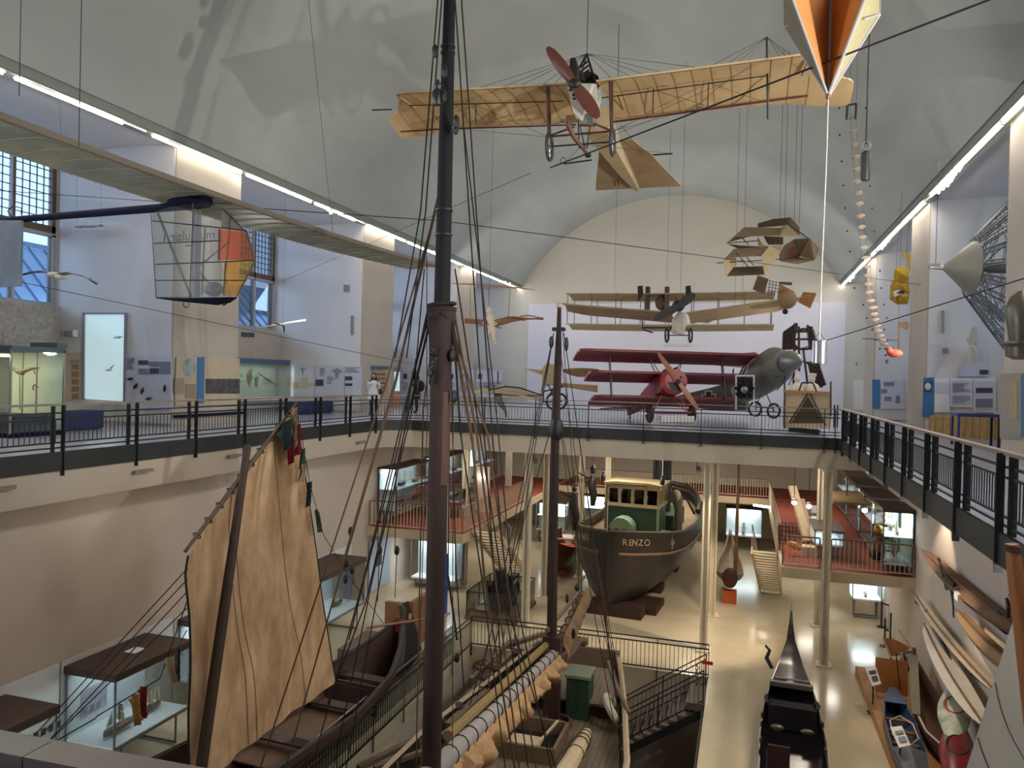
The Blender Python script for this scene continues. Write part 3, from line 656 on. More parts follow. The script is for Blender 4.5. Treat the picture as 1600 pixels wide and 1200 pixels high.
def tdeck(u, v):
    y = .5+11.4*v; hb = interp(ts, y, 1)-.14; return XT @ V((-hb+2*hb*u, y, interp(ts, y, 3)-.42))
part('deck', MB().sheet(tdeck, 2, 20, .06), mat('tug_deck', (150, 128, 102), .7, var=.15), tug)
part('inner_bulwark', MB(XT).path([(-1.7, 1.9, -4.45), (-1.15, .95, -4.3), (-.5, .5, -4.22), (0, .42, -4.2), (.5, .5, -4.22), (1.15, .95, -4.3), (1.7, 1.9, -4.45), (2.0, 3.4, -4.6)], .09, 5), CRM, tug)
part('stem_bar', MB(XT).path([(0, -.02, -4.0), (0, 0, -5), (0, .03, -6.2), (0, .15, -6.9)], .05, 6), HUL, tug)
# wheelhouse
wh = part('wheelhouse_base', MB(XT).bx((-.85, 3.0, -4.95), (1.3, 4.7, -3.5)), TGRN, tug)
wb = MB(XT); WX0, WX1, WY0, WY1, Z0, Z1 = -.88, 1.34, 2.95, 4.75, -3.5, -2.65
for z in (Z0+.06, Z1-.06): wb.bx((WX0, WY0, z-.07), (WX1, WY0+.07, z+.07)).bx((WX0, WY1-.07, z-.07), (WX1, WY1, z+.07)).bx((WX0, WY0, z-.07), (WX0+.07, WY1, z+.07)).bx((WX1-.07, WY0, z-.07), (WX1, WY1, z+.07))
for k in range(5):
    x = WX0+.04+(WX1-WX0-.08)*k/4; wb.bx((x-.05, WY0, Z0), (x+.05, WY0+.07, Z1)).bx((x-.05, WY1-.07, Z0), (x+.05, WY1, Z1))
for k in range(4):
    y = WY0+.04+(WY1-WY0-.08)*k/3; wb.bx((WX0, y-.04, Z0), (WX0+.07, y+.04, Z1)).bx((WX1-.07, y-.04, Z0), (WX1, y+.04, Z1))
part('window_frame', wb, CRM, wh)
m = MB(XT)
for k in range(4):
    x = WX0+.04+(WX1-WX0-.08)*k/4; m.bx((x+.1, WY0+.03, Z0+.12), (x+.46, WY0+.045, Z1-.12))
part('window_pane', m, glass_mat('tug_window', (120, 100, 80), .3), wh, each=True)
part('wheelhouse_roof', MB(XT).slab([(-1.0, 2.8, -2.65), (-.4, 2.72, -2.56), (.9, 2.72, -2.56), (1.46, 2.8, -2.65), (1.46, 4.9, -2.65), (-1.0, 4.9, -2.65)], (0, 0, .1)), mat('wheelhouse_roof_paint', (140, 126, 96), .6), wh)
part('corner_post', MB(XT).bx((1.24, 2.93, -4.9), (1.34, 3.0, -3.5)), TLG, wh)
part('companion_hood', MB(XT).path([(-.05, 2.85, -4.35), (-.05, 2.2, -4.35)], [.52, .5], 14).bx((-.5, 2.2, -4.9), (.4, 2.9, -4.3)), TLG, tug)
fn = part('funnel', MB(XT).lathe((.75, 6.6, -4.2), (0, 0, 1), [(0, .42), (2.3, .42)], 20), BLACK, tug)
part('funnel_band', MB(XT).lathe((.75, 6.6, -1.9), (0, 0, 1), [(0, .43), (.42, .43)], 20), mat('funnel_red', (92, 34, 28), .5), fn)
part('funnel_top', MB(XT).lathe((.75, 6.6, -1.48), (0, 0, 1), [(0, .42), (.5, .42)], 20), BLACK, fn)
part('engine_casing', MB(XT).bx((-.6, 5.4, -5.0), (1.5, 8.4, -4.15)), TGRN, tug)
v_ = part('ventilator', MB(XT).path([(1.85, 4.6, -4.7), (1.85, 4.6, -3.7), (1.8, 4.5, -3.3), (1.7, 4.25, -3.12)], [.16, .17, .24, .32], 12), mat('grey_green_cowl', (124, 118, 98), .55, var=.2), tug)
part('skylight_box', MB(XT).bx((1.45, 2.4, -4.95), (2.0, 3.1, -4.35)), TLG, tug); part('skylight_pane', MB(XT).bx((1.5, 2.36, -4.75), (1.9, 2.41, -4.45)), BLACK, tug)
m = MB(XT).lathe((-.55, 1.3, -4.55), (1, 0, 0), [(0, .12), (.1, .2), (.2, .12), (.9, .12), (1.0, .2), (1.1, .12)], 12)
for k in range(9): m.torus((-.3+.1*k, 1.25+.05*math.sin(k), -4.2+.05*math.cos(k*2)), .09, .022, (1, .3*math.sin(k), 0), 10, 4)
part('anchor_windlass', m, DARK, tug)
m = MB(XT)
for x, y in ((-1.0, 1.2), (.75, .9), (.95, 1.0), (1.9, 3.0), (-1.6, 2.0)): m.lathe((x, y, -4.55), (0, 0, 1), [(0, .07), (.35, .07), (.36, .11), (.42, .11)], 10)
part('bollard', m, DARK, tug, each=True)
for s, x, y in ((0, -.95, 2.75), (1, 1.45, 2.9)):
    p = part('lamp_post', MB(XT).tube((x, y, -2.65), (x, y, -2.5), .02).lathe((x, y, -2.5), (0, 0, 1), [(0, .08), (.08, .1), (.24, .09), (.3, .05), (.36, .06), (.4, .02)], 10), DARK, tug)
part('signal_staff', MB(XT).tube((1.45, 2.9, -2.1), (1.45, 2.9, -1.4), .015).tube((-.55, 2.0, -4.9), (-.55, 2.0, -3.3), .02), WHITE, tug, each=True)
part('towing_arch', MB(XT).path([(-1.6, 9.0, -4.6), (-1.3, 9.0, -3.9), (0, 9.0, -3.7), (1.5, 9.0, -3.9), (1.9, 9.0, -4.6)], .06, 6), DARK, tug)
part('stern_canopy', MB(XT).path([side(y, 1, s, -.15)+V((0, 0, .25)) for y, s in ((8, -1), (9.5, -1), (11, -1), (12, -1), (12.5, -1), (12.5, 1), (12, 1), (11, 1), (9.5, 1), (8, 1))], .12, 6), BLACK, tug)
# name on both bows, carved in pale letters
NY = (.25, .35, .49, .68, .9)
for s in (1, -1):
    for i, chx in enumerate('RENZO'):
        yy = NY[i] if s > 0 else NY[4-i]*1.1+.25; p0, p1 = side(yy-.05, .9, s, .03), side(yy+.05, .9, s, .03)
        rt = (p1-p0)*s; up = (side(yy, .93, s)-side(yy, .87, s)).normalized()
        text('name_lettering', chx, mat('brass_letters', (170, 146, 110), .5), .34, XT @ plane_frame(side(yy, .9, s, .035), rt, up), tug, .012)
part('hawse_hole', MB(XT).torus(side(2.35, .9, 1, .02), .09, .035, (1, -.6, 0), 14, 6), mat('grey_ring', (130, 130, 126), .5), tug)
part('timber_cradle', MB(XT).bx((-1.0, .1, -7.2), (1.3, .9, -6.75)).bx((-.2, .9, -7.2), (1.7, 2.6, -6.95)).bx((-1.3, 4, -7.2), (1.3, 4.8, -6.9)).bx((-1.3, 8, -7.2), (1.3, 8.6, -6.8)), mat('dark_red_timber', (50, 28, 24), .7), tug, each=True)
# --- small clinker boat with orange inside ---
XO = frame((-7.75, 32.6, 0), .12)
os_ = [(0, .08, -6.6, -5.55), (.4, .4, -6.9, -5.75), (1.2, .75, -6.95, -5.95), (2.6, .85, -6.95, -6.0), (4.2, .7, -6.9, -5.9), (5, .4, -6.7, -5.8)]
ob = thing('rowing_boat', 'small dark rowing boat with orange inside between the columns left of the tugboat', 'boat', (-7.8, 35, -7.0))
part('hull', hull_mesh(XO, os_, th=.05, e=.6), mat('varnished_dark_hull', (74, 40, 26), .35), ob)
m = MB(XO).slab([(-.5, .7, -6.25), (.5, .7, -6.25), (.62, 3, -6.3), (-.62, 3, -6.3)], (0, 0, .04)); part('floor_boards', m, mat('orange_inside', (206, 84, 36), .5), ob)
m = MB(XO)
for y in (1.2, 2.4, 3.6): m.box((0, y, -6.12), (1.3, .2, .04))
part('thwart', m, mat('orange_thwart', (190, 90, 44), .5), ob, each=True)
part('cradle', MB(XO).box((0, 1, -7.08), (.7, .2, .24)).box((0, 3.6, -7.08), (.7, .2, .24)), mat('orange_timber', (168, 92, 44), .6), ob, each=True)
# --- gondola ---
gx = [(0, .03, -5.35, -5.3), (.25, .05, -5.75, -5.55), (.8, .12, -6.2, -5.95), (1.8, .33, -6.6, -6.3), (3.5, .6, -6.75, -6.5), (6, .74, -6.8, -6.55), (8.5, .7, -6.8, -6.55), (10.5, .45, -6.7, -6.35), (12, .12, -6.3, -6.0)]
GA = -.05; XG = M4.Translation(V((1.52, 24.9, 0))) @ M4.Rotation(PI-GA*0-.045, 4, 'Z') @ M4.Scale(-1, 4, V((1, 0, 0)))
gd = thing('gondola', 'glossy black gondola standing on the lower floor right of the pit', 'boat', (1.8, 19, -6.8))
GBL = mat('black_lacquer', (20, 17, 22), .18, spec=.8); VEL = mat('black_velvet', (14, 12, 16), .9)
part('hull', hull_mesh(XG, gx, th=.04, e=.55), GBL, gd)
def gdk(y0, y1, dz):
    def fn(u, v):
        y = y0+(y1-y0)*v; hb = interp(gx, y, 1)-.02; return XG @ V((-hb+2*hb*u, y, interp(gx, y, 3)+dz+.1*hb*(1-abs(2*u-1))))
    return fn
part('fore_deck', MB().sheet(gdk(.4, 3.1, 0), 8, 10, .02), mat('dark_lacquer_deck', (52, 44, 54), .22, var=.3, scale=4, spec=.8), gd)
part('aft_deck', MB().sheet(gdk(9.2, 11.6, 0), 8, 8, .02), GBL, gd)
part('carved_crosspiece', MB(XG).box((0, 3.15, -6.42), (1.1, .16, .12)).box((0, 2.85, -6.4), (.9, .12, .08)), mat('grey_carving', (120, 108, 104), .4, var=.3, scale=12), gd, each=True)
m = MB(XG).box((0, 4.6, -6.62), (1.05, .9, .3)).box((0, 5.3, -6.42), (1.1, .12, .55)).path([(-.6, 3.9, -6.5), (-.62, 4.6, -6.3), (-.55, 5.3, -6.15)], .05, 6).path([(.6, 3.9, -6.5), (.62, 4.6, -6.3), (.55, 5.3, -6.15)], .05, 6)
part('cushioned_seat', m, VEL, gd, each=True)
m = MB(XG)
for s in (-1, 1): m.ell((s*.33, 5.95, -6.42), (.16, .06, .07), 10, 6)
part('gilt_carving', m, mat('dull_gilt', (110, 102, 86), .35, .6), gd, each=True)
part('chair', MB(XG).box((-.3, 7.6, -6.5), (.45, .45, .1)).box((-.3, 7.85, -6.25), (.45, .06, .5)), mat('dark_red_velvet', (48, 14, 20), .8), gd, each=True)
part('white_card', MB(XG).box((-.22, 7.1, -6.38), (.3, .2, .01)), WHITE, gd)
part('ferro', MB(XG).slab([(-.012, .05, -5.4), (-.012, .32, -5.7), (-.012, .1, -5.0)], (.024, 0, 0)), STEEL, gd)
part('forcola', MB(XG).path([(-.5, 2.15, -6.4), (-.66, 2.05, -6.15), (-.58, 1.95, -5.95), (-.7, 1.9, -5.85)], [.05, .06, .045, .03], 6), BLACK, gd)
m = MB(XG)
for s in (-1, 1):
    for y in (5.4, 6.8): m.ell((s*.68, y, -6.42), (.04, .1, .09), 8, 5)
part('brass_seahorse', m, mat('dark_brass', (90, 74, 52), .35, .8), gd, each=True)
part('trestle', MB(XG).box((0, 4, -7.0), (.6, .2, .4)).box((0, 8.5, -7.0), (.6, .2, .4)), WOODD, gd, each=True)
# --- kayak-like longboat lying beyond the column, seen end-on ---
XK = frame((-.4, 31.8, 0), PI+.02)
ks_ = [(-5.5, .03, -5.6, -5.2), (-4.6, .25, -6.3, -5.9), (-3, .5, -6.6, -6.15), (-1.2, .55, -6.6, -6.2), (-.4, .35, -6.5, -6.1), (0, .05, -6.3, -5.8)]
kb = thing('carved_canoe', 'narrow carved canoe behind the column, reddish bow on an orange support', 'boat', (0, 34, -6.7))
part('hull', hull_mesh(XK, ks_, th=.05, e=.6), mat('grey_canoe_wood', (150, 132, 112), .6, var=.3), kb)
part('bow_paint', MB(XK).ell((0, .05, -6.15), (.3, .12, .42), 12, 8), mat('dark_red_bow', (72, 34, 28), .5), kb)
part('support', MB(XK).box((0, -.2, -6.95), (.55, .4, .5)), mat('orange_stand', (176, 84, 40), .6), kb)
part('mast_pole', MB().tube((-.2, 32.5, -6.4), (-.18, 32.5, -1.6), .09, .05, 10), mat('honey_pole', (122, 84, 50), .5, var=.3), kb)

# ---------------- railings ----------------
RAILM = mat('railing_grey', (36, 39, 39), .45, .3); HANDM = mat('worn_handrail', (146, 128, 116), .4, .3, var=.15, scale=2)
HR, R1, R2, R3, R4 = .93, .77, .65, .2, .1
def railing(t, a, b, posts, z0=0, m=RAILM, hm=HANDM, out=V((0, 0, 0)), drop=.44, pair=.11, hand=(.11, .04), base=0):
    """a, b: ends; posts: distances along a->b; out: offset of the outer posts"""
    a = V(a)+V((0, 0, z0)); b = V(b)+V((0, 0, z0)); d = (b-a).normalized(); Z = lambda h: V((0, 0, h)); L = (b-a).length
    part('handrail', MB().bar(a+Z(HR), b+Z(HR), *hand), hm, t)
    for h in (R1, R2, R3, R4): part('rail', MB().bar(a+Z(h), b+Z(h), .022, .03), m, t)
    for s in posts:
        p = a+d*s; q = p+d*pair
        wd = abs(d.x) > .5
        part('post', MB().bx(p+Z(-drop)+out-V((.011, .045, 0) if wd else (.045, .011, 0)), p+Z(HR)+out+V((.011, .045, 0) if wd else (.045, .011, 0))), m, t)
        if pair: part('inner_post', MB().bx(q+Z(base)-V((.011, .045, 0) if wd else (.045, .011, 0)), q+Z(HR)+V((.011, .045, 0) if wd else (.045, .011, 0))), m, t)
    ps = [0]+list(posts)+[L]
    for s0, s1 in zip(ps, ps[1:]):
        if s1-s0 < .2: continue
        g = MB(); n = max(2, int((s1-s0)/.105))
        for k in range(1, n): p = a+d*(s0+(s1-s0)*k/n); g.bar(p+Z(R3), p+Z(R2), .012)
        part('baluster_panel', g, m, t)
r = thing('railing', 'long dark steel railing along the left gallery edge', 'railing', (XL, 13, 0), group='gallery railings')
railing(r, (XL-.03, 2, 0), (XL-.03, YF-CH, 0), [.2+1.86*k for k in range(13)], out=V((.07, 0, 0)), pair=-.17)
r = thing('railing', 'dark steel railing along the right gallery edge, seen steeply foreshortened', 'railing', (XR, 13, 0), group='gallery railings')
railing(r, (XR+.03, 1.5, 0), (XR+.03, YF, 0), [1.13+1.83*k for k in range(13)], out=V((-.07, 0, 0)), pair=-.2)
r = thing('railing', 'dark steel railing along the far gallery edge before the aircraft', 'railing', (-5, YF, 0), group='gallery railings')
railing(r, (XL+CH, YF+.03, 0), (XR, YF+.03, 0), [.9+1.87*k for k in range(8)]+[14.3], out=V((0, -.07, 0)), pair=0, hand=(.08, .03))
r = thing('railing', 'short slanted railing piece in the far left gallery corner', 'railing', (XL+.5, YF-.5, 0), group='gallery railings')
a, b = V((XL-.03, YF-CH, 0)), V((XL+CH, YF+.03, 0))
for h in (R1, R2, R3, R4): part('rail', MB().bar(a+V((0, 0, h)), b+V((0, 0, h)), .022, .03), RAILM, r)
part('handrail', MB().bar(a+V((0, 0, HR)), b+V((0, 0, HR)), .09, .035), HANDM, r)
g = MB()
for k in range(1, 13): p = a.lerp(b, k/13); g.bar(p+V((0, 0, R3)), p+V((0, 0, R2)), .012)
part('baluster_panel', g, RAILM, r)
p0, p1 = at(-40, 1166, Z=1.1), at(262, 1225, Z=1.1)
r = thing('near_handrail', 'grey metal handrail with seams cutting the bottom left corner', 'railing', p0)
dn = (p1-p0).normalized()
part('rail_section', MB().bar(p0, p0+dn*.115, .052, .03), mat('brushed_rail', (148, 136, 128), .35, .7, var=.1, scale=8), r)
part('rail_section', MB().bar(p0+dn*.117, p1+dn*.4, .052, .03), MATS['brushed_rail'], r)
part('fixing_plate', MB().bar(p0-V((0, .02, .03)), p1+dn*.4-V((0, .02, .03)), .06, .02), mat('rail_plate', (110, 92, 82), .4, .6), r)
# pit railings (on the lower floor)
r = thing('pit_railing', 'black railing around the far edge of the ship pit, above the stairs', 'railing', (-4.6, FY1, ZG), group='pit railings')
HR, R1, R2, R3, R4 = 1.0, .88, .86, .12, .1
def dark_rail(t, a, b, n):
    a = V(a); b = V(b); d = b-a; Z = lambda h: V((0, 0, h))
    for h in (1.0, .86, .1): part('rail', MB().bar(a+Z(h), b+Z(h), .035, .035), BLACK, t)
    for k in range(n+1): part('post', MB().bar(a+d*(k/n)-Z(.3), a+d*(k/n)+Z(1.0), .04, .02), BLACK, t)
    for k in range(n):
        g = MB(); c = max(3, int(d.length/n/.12))
        for j in range(1, c): q = a+d*((k+j/c)/n); g.bar(q+Z(.1), q+Z(.86), .016)
        part('baluster_panel', g, BLACK, t)
dark_rail(r, (FX0, FY1-.05, ZG), (FX1, FY1-.05, ZG), 5)
r = thing('pit_railing', 'black railing along the left edge of the ship pit', 'railing', (FX0, 14, ZG), group='pit railings')
dark_rail(r, (FX0+.05, 8, ZG), (FX0+.05, FY1-.05, ZG), 9)
r = thing('pit_railing', 'low black rail along the right edge of the ship pit', 'railing', (FX1, 14, ZG), group='pit railings')
a, b = V((FX1-.05, 8, ZG)), V((FX1-.05, 21.3, ZG))
for h in (-.1, -.9, -1.6): part('rail', MB().bar(a+V((0, 0, h)), b+V((0, 0, h)), .05), BLACK, r)
# stairs down to the pit
s_ = thing('pit_staircase', 'grey steel stairs with black railings going down at the ship stern', 'stairs', (-2, 22.5, -9))
NS = 11; SX0, SX1, SZ0, SZ1 = -1.0, -3.35, -7.35, -9.0
for k in range(NS):
    x = SX0+(SX1-SX0)*k/(NS-1); z = SZ0+(SZ1-SZ0)*k/(NS-1)
    part('tread', MB().box((x-.02, 22.35, z), (.27, 1.3, .04)).box((x-.14, 22.35, z+.06), (.03, 1.3, .13)), mat('stair_tread', (112, 100, 90), .5), s_)
part('stringer', MB().slab([(SX0+.2, 21.68, SZ0+.05), (SX1, 21.68, SZ1), (SX1, 21.68, SZ1-.25), (SX0+.2, 21.68, SZ0-.2)], (0, -.04, 0)), DARK, s_)
part('stringer', MB().slab([(SX0+.2, 23.05, SZ0+.05), (SX1, 23.05, SZ1), (SX1, 23.05, SZ1-.25), (SX0+.2, 23.05, SZ0-.2)], (0, -.04, 0)), DARK, s_)
for y in (21.66, 23.0):
    a, b = V((SX0+.1, y, SZ0+.1)), V((SX1, y, SZ1+.1))
    for h in (.95, .8, .12): part('stair_rail', MB().bar(a+V((0, 0, h)), b+V((0, 0, h)), .03), BLACK, s_)
    for k in (0, .5, 1): part('stair_post', MB().bar(a.lerp(b, k), a.lerp(b, k)+V((0, 0, .95)), .035), BLACK, s_)
    g = MB()
    for j in range(1, 20): q = a.lerp(b, j/20); g.bar(q+V((0, 0, .12)), q+V((0, 0, .8)), .014)
    part('stair_baluster', g, BLACK, s_, each=True)
part('landing', MB().bx((FX1-.5, 21.6, -7.42), (FX1, 23.5, -7.22)), mat('landing_plate', (84, 76, 70), .5), s_)
m = MB()
for k in range(8): m.torus((-1.15, 22.9, -7.3-.0+.1*k), .045, .012, (math.sin(k*1.6), math.cos(k*1.6), .2), 10, 4)
part('barrier_chain', m, BLACK, s_)
part('red_sign', MB().box((-.85, 22.85, -6.5), (.3, .02, .1)), mat('red_plate', (190, 30, 34), .5), s_, 'small red sign at the head of the stairs')
lw_ = thing('glass_balustrade', 'low glass panel with white top beside the left pit railing', 'glass panel', (FX0-.35, 19, ZG))
part('glass_sheet', MB().box((FX0-.3, 18.2, ZG+.45), (.012, 9.4, .86)), GLASS, lw_); part('top_edge', MB().box((FX0-.3, 18.2, ZG+.9), (.05, 9.4, .03)), STEEL, lw_)
# ---------------- mezzanines of the lower hall ----------------
RED = mat('red_carpet', (138, 62, 44), .85, var=.12, scale=6); CRMR = mat('cream_railing', (198, 184, 160), .5); MZB = mat('mezzanine_beam', (196, 180, 150), .6)
ZM = -4.25
def slab_floor(nm, a, b):
    obox('floor_'+nm, (a[0], a[1], ZM-.35), (b[0], b[1], ZM-.01), MZB); obox('floor_carpet_'+nm, (a[0]+.1, a[1]+.1, ZM-.01), (b[0]-.05, b[1]-.05, ZM+.005), RED)
def cream_rail(label, a, b, z=ZM, step=.13, group='mezzanine railings'):
    a = V((a[0], a[1], z)); b = V((b[0], b[1], z)); t = thing('mezzanine_railing', label, 'railing', (a+b)/2, group=group); d = b-a
    part('handrail', MB().path([a+V((0, 0, .02)), a+V((0, 0, .95)), a+d*.02+V((0, 0, 1)), b-d*.02+V((0, 0, 1)), b+V((0, 0, .95)), b+V((0, 0, .02))], .03, 6), mat('brown_handrail', (122, 98, 78), .5), t)
    part('bottom_rail', MB().bar(a+V((0, 0, .1)), b+V((0, 0, .1)), .03), CRMR, t)
    n = int(d.length/step); np_ = max(1, int(d.length/2.2))
    for k in range(np_):
        g = MB(); c = max(3, n//np_)
        for j in range(c): q = a+d*((k+j/c)/np_); g.bar(q+V((0, 0, .1)), q+V((0, 0, 1)), .02)
        part('baluster_panel', g, CRMR, t)
slab_floor('mezzanine_left', (-14, 26.7), (-9.95, 44)); slab_floor('mezzanine_bridge', (-9.95, 41.4), (5.2, 45.9)); slab_floor('mezzanine_right', (1.25, 26.2), (5.2, 41.4))
cream_rail('cream railing across the front of the left mezzanine', (-13.9, 26.78), (-10.02, 26.78))
cream_rail('cream railing along the inner side of the left mezzanine', (-10.02, 26.8), (-10.02, 36.0))
cream_rail('cream railing along the far bridge behind the tugboat', (-9.0, 41.5), (1.3, 41.5))
cream_rail('cream railing on the right mezzanine front, left of the column', (1.3, 26.28), (2.42, 26.28)); cream_rail('cream railing on the right mezzanine front, right of the column', (2.75, 26.28), (5.15, 26.28))
cream_rail('cream railing closing the inner side of the right mezzanine', (1.3, 28.6), (1.3, 41.4))
def stairs(label, top, bot, w, n, rail=True):
    t = thing('open_staircase', label, 'stairs', bot); top = V(top); bot = V(bot); d = bot-top; side_ = V((-d.y, d.x, 0)).normalized()
    hd = V((d.x, d.y, 0)).normalized(); rz = math.atan2(hd.y, hd.x)
    for k in range(n): part('tread', MB().box(top+d*((k+.5)/n), (.28, w, .05), rz), CRMR, t)
    for s in (-1, 1):
        a, b = top+side_*(s*w/2), bot+side_*(s*w/2); part('stringer', MB().bar(a, b, .05, .26), MZB, t)
        part('stair_handrail', MB().path([a+V((0, 0, .9)), b+V((0, 0, .9))], .025, 6), STEEL, t)
        g = MB()
        for k in range(9): q = a.lerp(b, k/8); g.bar(q, q+V((0, 0, .9)), .02)
        part('stair_baluster', g, CRMR, t, each=True)
stairs('cream open stairs coming down from the left mezzanine beside the main rigging', (-9.4, 27.6, ZM), (-9.45, 32.4, ZG+.1), 1.0, 16)
stairs('cream open stairs at the left end of the right mezzanine', (.78, 28.3, ZM), (1.25, 34.2, ZG+.1), .85, 16)
# flood lamp bar lights under the gallery

# ---------------- aircraft and kites ----------------
YEL = cloth_mat('doped_yellow_linen', (238, 212, 164), .4, .12, 2.2, stretch=(1, 1, 1)); BRN = cloth_mat('brown_linen', (188, 162, 124), .3, .2, 2)
CRE = cloth_mat('cream_linen', (214, 194, 154), .4, .14, 2); REDW = mat('red_brown_wood', (82, 46, 36), .5, var=.2, scale=4); WIRE = mat('steel_wire', (60, 58, 56), .5, .5)
def wire(parent, x0, y0, Y0, x1, y1, Y1, r=.006, m=None, nm='wire', n=4):
    part(nm, MB().tube(at(x0, y0, Y=Y0), at(x1, y1, Y=Y1), r, n=n), m or WIRE, parent)
def blade(m, hub, tip, w, th=.03, twist=.5, flare=.6):
    """propeller blade"""
    hub = V(hub); tip = V(tip); d = (tip-hub); L = d.length; d.normalize(); fx = V((0, 1, 0)); sx = d.cross(fx).normalized(); rg = []
    for i in range(9):
        t = i/8; ww = w*(.35+.65*math.sin(PI*min(1, t*.75+.15)))*(1 if t < .95 else .55); a = twist*(1-t)
        e = (sx*math.cos(a)+fx*math.sin(a))*(ww/2); h = (fx*math.cos(a)-sx*math.sin(a))*(th/2*(1.2-t)); c = hub+d*(L*t)
        rg.append([c+e, c+h*.9+e*.3, c+h-e*.4, c-e, c-h*.8-e*.3, c-h+e*.4])
    m.loft(rg)
def hang(t, x, y, Y, ztop=None):
    p = at(x, y, Y=Y); z = ZC+math.sqrt(max(0, RV**2-(p.x-CX)**2))-.1 if ztop is None else ztop
    part('suspension_wire', MB().tube(p, (p.x, p.y, z), .006, n=4), WIRE, t)
# --- yellow monoplane hanging before the vault ---
bx_, by_, bz_ = -2.75, 12.75, 6.7
t = thing('monoplane', 'old yellow fabric monoplane hanging in the middle with a face-like white engine cover', 'aircraft', (bx_, 14, bz_-1))
def bwing(s):
    def fn(u, v):
        x = .2+4.07*u; tip = max(0, (u-.8)/.2); x += (-.8+.94*math.sin(PI/2*min(1, v*1.6)))*tip**1.3
        le = .8*tip**2.4; te = 1.95+.4*max(0, (u-.55)/.45)**1.5-(.25*tip**4)
        y = le*(1-v)+te*v; z = .1*math.sin(PI*min(1, v*1.15+.05))*(1-.5*tip)+.012*math.cos(2*PI*u*13)*v-.28*max(0, v-.55)*tip+.035*x
        return V((bx_+s*x, by_+y, bz_+z))
    return fn
for s in (-1, 1):
    w_ = part('wing', MB().sheet(bwing(s), 52, 14, .03), YEL, t)
    m = MB()
    for k in range(1, 13): m.path([bwing(s)(k/13, v/8)-V((0, 0, .022)) for v in range(9)], .006, 4)
    part('rib', m, mat('rib_wood', (150, 112, 64), .6), w_, each=True)
    m = MB(); m.path([bwing(s)(u/16, .02) for u in range(17)], .02, 6); part('leading_edge', m, mat('dark_edge', (84, 62, 40), .6), w_)
# fuselage: open girder covered towards the tail
fr = part('fuselage_cover', MB().loft([[V((bx_+a*w, y, bz_+dz+b*h)) for a, b in ((-1, -1), (1, -1), (1, 1), (-1, 1))] for y, w, h, dz in ((13.9, .2, .24, -.25), (15.5, .16, .2, -.25), (17.5, .12, .15, -.2), (19.4, .05, .08, -.15))]), CRE, t)
tp = [(-.3, 15.6), (.35, 15.6), (.6, 16.6), (.98, 19.2), (1.05, 19.55), (-1.15, 19.55), (-1.0, 18.8)]
part('tailplane', MB().slab([V((bx_+x+.05, y, bz_-.12-.0*y)) for x, y in tp], (0, 0, .03)), BRN, t)
for x0, y0, x1, y1 in ((881, 256, 925, 250), (1006, 243, 1051, 240)): wire(t, x0, y0, 18, x1, y1, 18, .018, BLACK, 'warping_lever')
m = MB(); m.torus(at(880, 251, Y=18), .07, .008, (0, 1, 0), 14, 4); part('lever_ring', m, BLACK, t)
m = MB()
for x in (961, 966): m.tube(at(x-4, 255, Y=18.2), at(x, 290, Y=18.8), .015)
part('tail_skid', m, REDW, t, each=True)
# engine cover with eyes, radiator, propeller
cw = MB(); cw.loft([[at(x, y, Y=Y) for x, y in ring] for Y, ring in ((12.45, [(886, 137), (903, 130), (925, 131), (916, 160), (908, 188), (896, 176)]), (13.3, [(892, 134), (910, 128), (936, 130), (940, 160), (922, 194), (903, 190)]))])
ec = part('engine_cover', cw, mat('white_enamel', (206, 200, 188), .35, var=.12, scale=6), t)
m = MB()
for q in ([(889, 139), (893, 138), (893, 141), (889, 142)], [(896, 138), (901, 137), (901, 141), (896, 142)], [(894.5, 145), (896, 145), (897, 150), (894.5, 150)], [(895, 153), (899, 152), (899, 154.5), (895, 155)]): m.slab([at(x, y, Y=12.42) for x, y in q], (0, .03, 0))
part('cover_hole', m, BLACK, ec, each=True)
m = MB()
for i in range(9):
    for dy in (0,): m.tube(at(921+i*1.5, 134+i*4.2, Y=12.6), at(931+i*.9, 139+i*4.4, Y=12.6), .012, n=5)
part('radiator_slats', m, mat('white_slats', (196, 192, 182), .5), ec)
part('oil_tank', MB().loft([[at(x, y, Y=Y) for x, y in ring] for Y, ring in ((12.6, [(903, 178), (925, 178), (927, 196), (906, 194)]), (13.2, [(905, 176), (927, 176), (929, 192), (908, 192)]))]), STEEL, t)
hub = at(898, 131, Y=12.25); pr = MB(); blade(pr, hub, at(855, 74, Y=12.2), .2, .05); blade(pr, hub, at(935, 184, Y=12.3), .24, .05)
pp = part('propeller', pr, mat('propeller_wood', (98, 58, 46), .4, var=.15, scale=3), t); part('propeller_hub', MB().ell(hub, (.11, .08, .09), 12, 8), BLACK, pp)
part('engine_cylinder', MB().path([at(895, 128, Y=12.6), at(897, 108, Y=12.6), at(895, 92, Y=12.6)], [.12, .09, .05], 8).path([at(905, 128, Y=12.8), at(905, 112, Y=12.8)], [.1, .07], 8).path([at(920, 130, Y=13), at(923, 124, Y=13.2)], [.2, .12], 10), mat('dark_engine', (44, 32, 30), .5, .4), t, each=True)
m = MB()
for i in range(5): m.bar(at(903, 108+i*6.5, Y=13), at(921, 94+i*7.5, Y=13), .025)
part('cabane_slat', m, BLACK, t, each=True)
m = MB(); ap = at(917, 84, Y=13.2)
for x, y, Y in ((893, 128, 12.8), (931, 130, 12.8), (905, 126, 14.4), (928, 126, 14.4)): m.tube(ap, at(x, y, Y=Y), .018)
part('cabane_strut', m, BLACK, t, each=True)
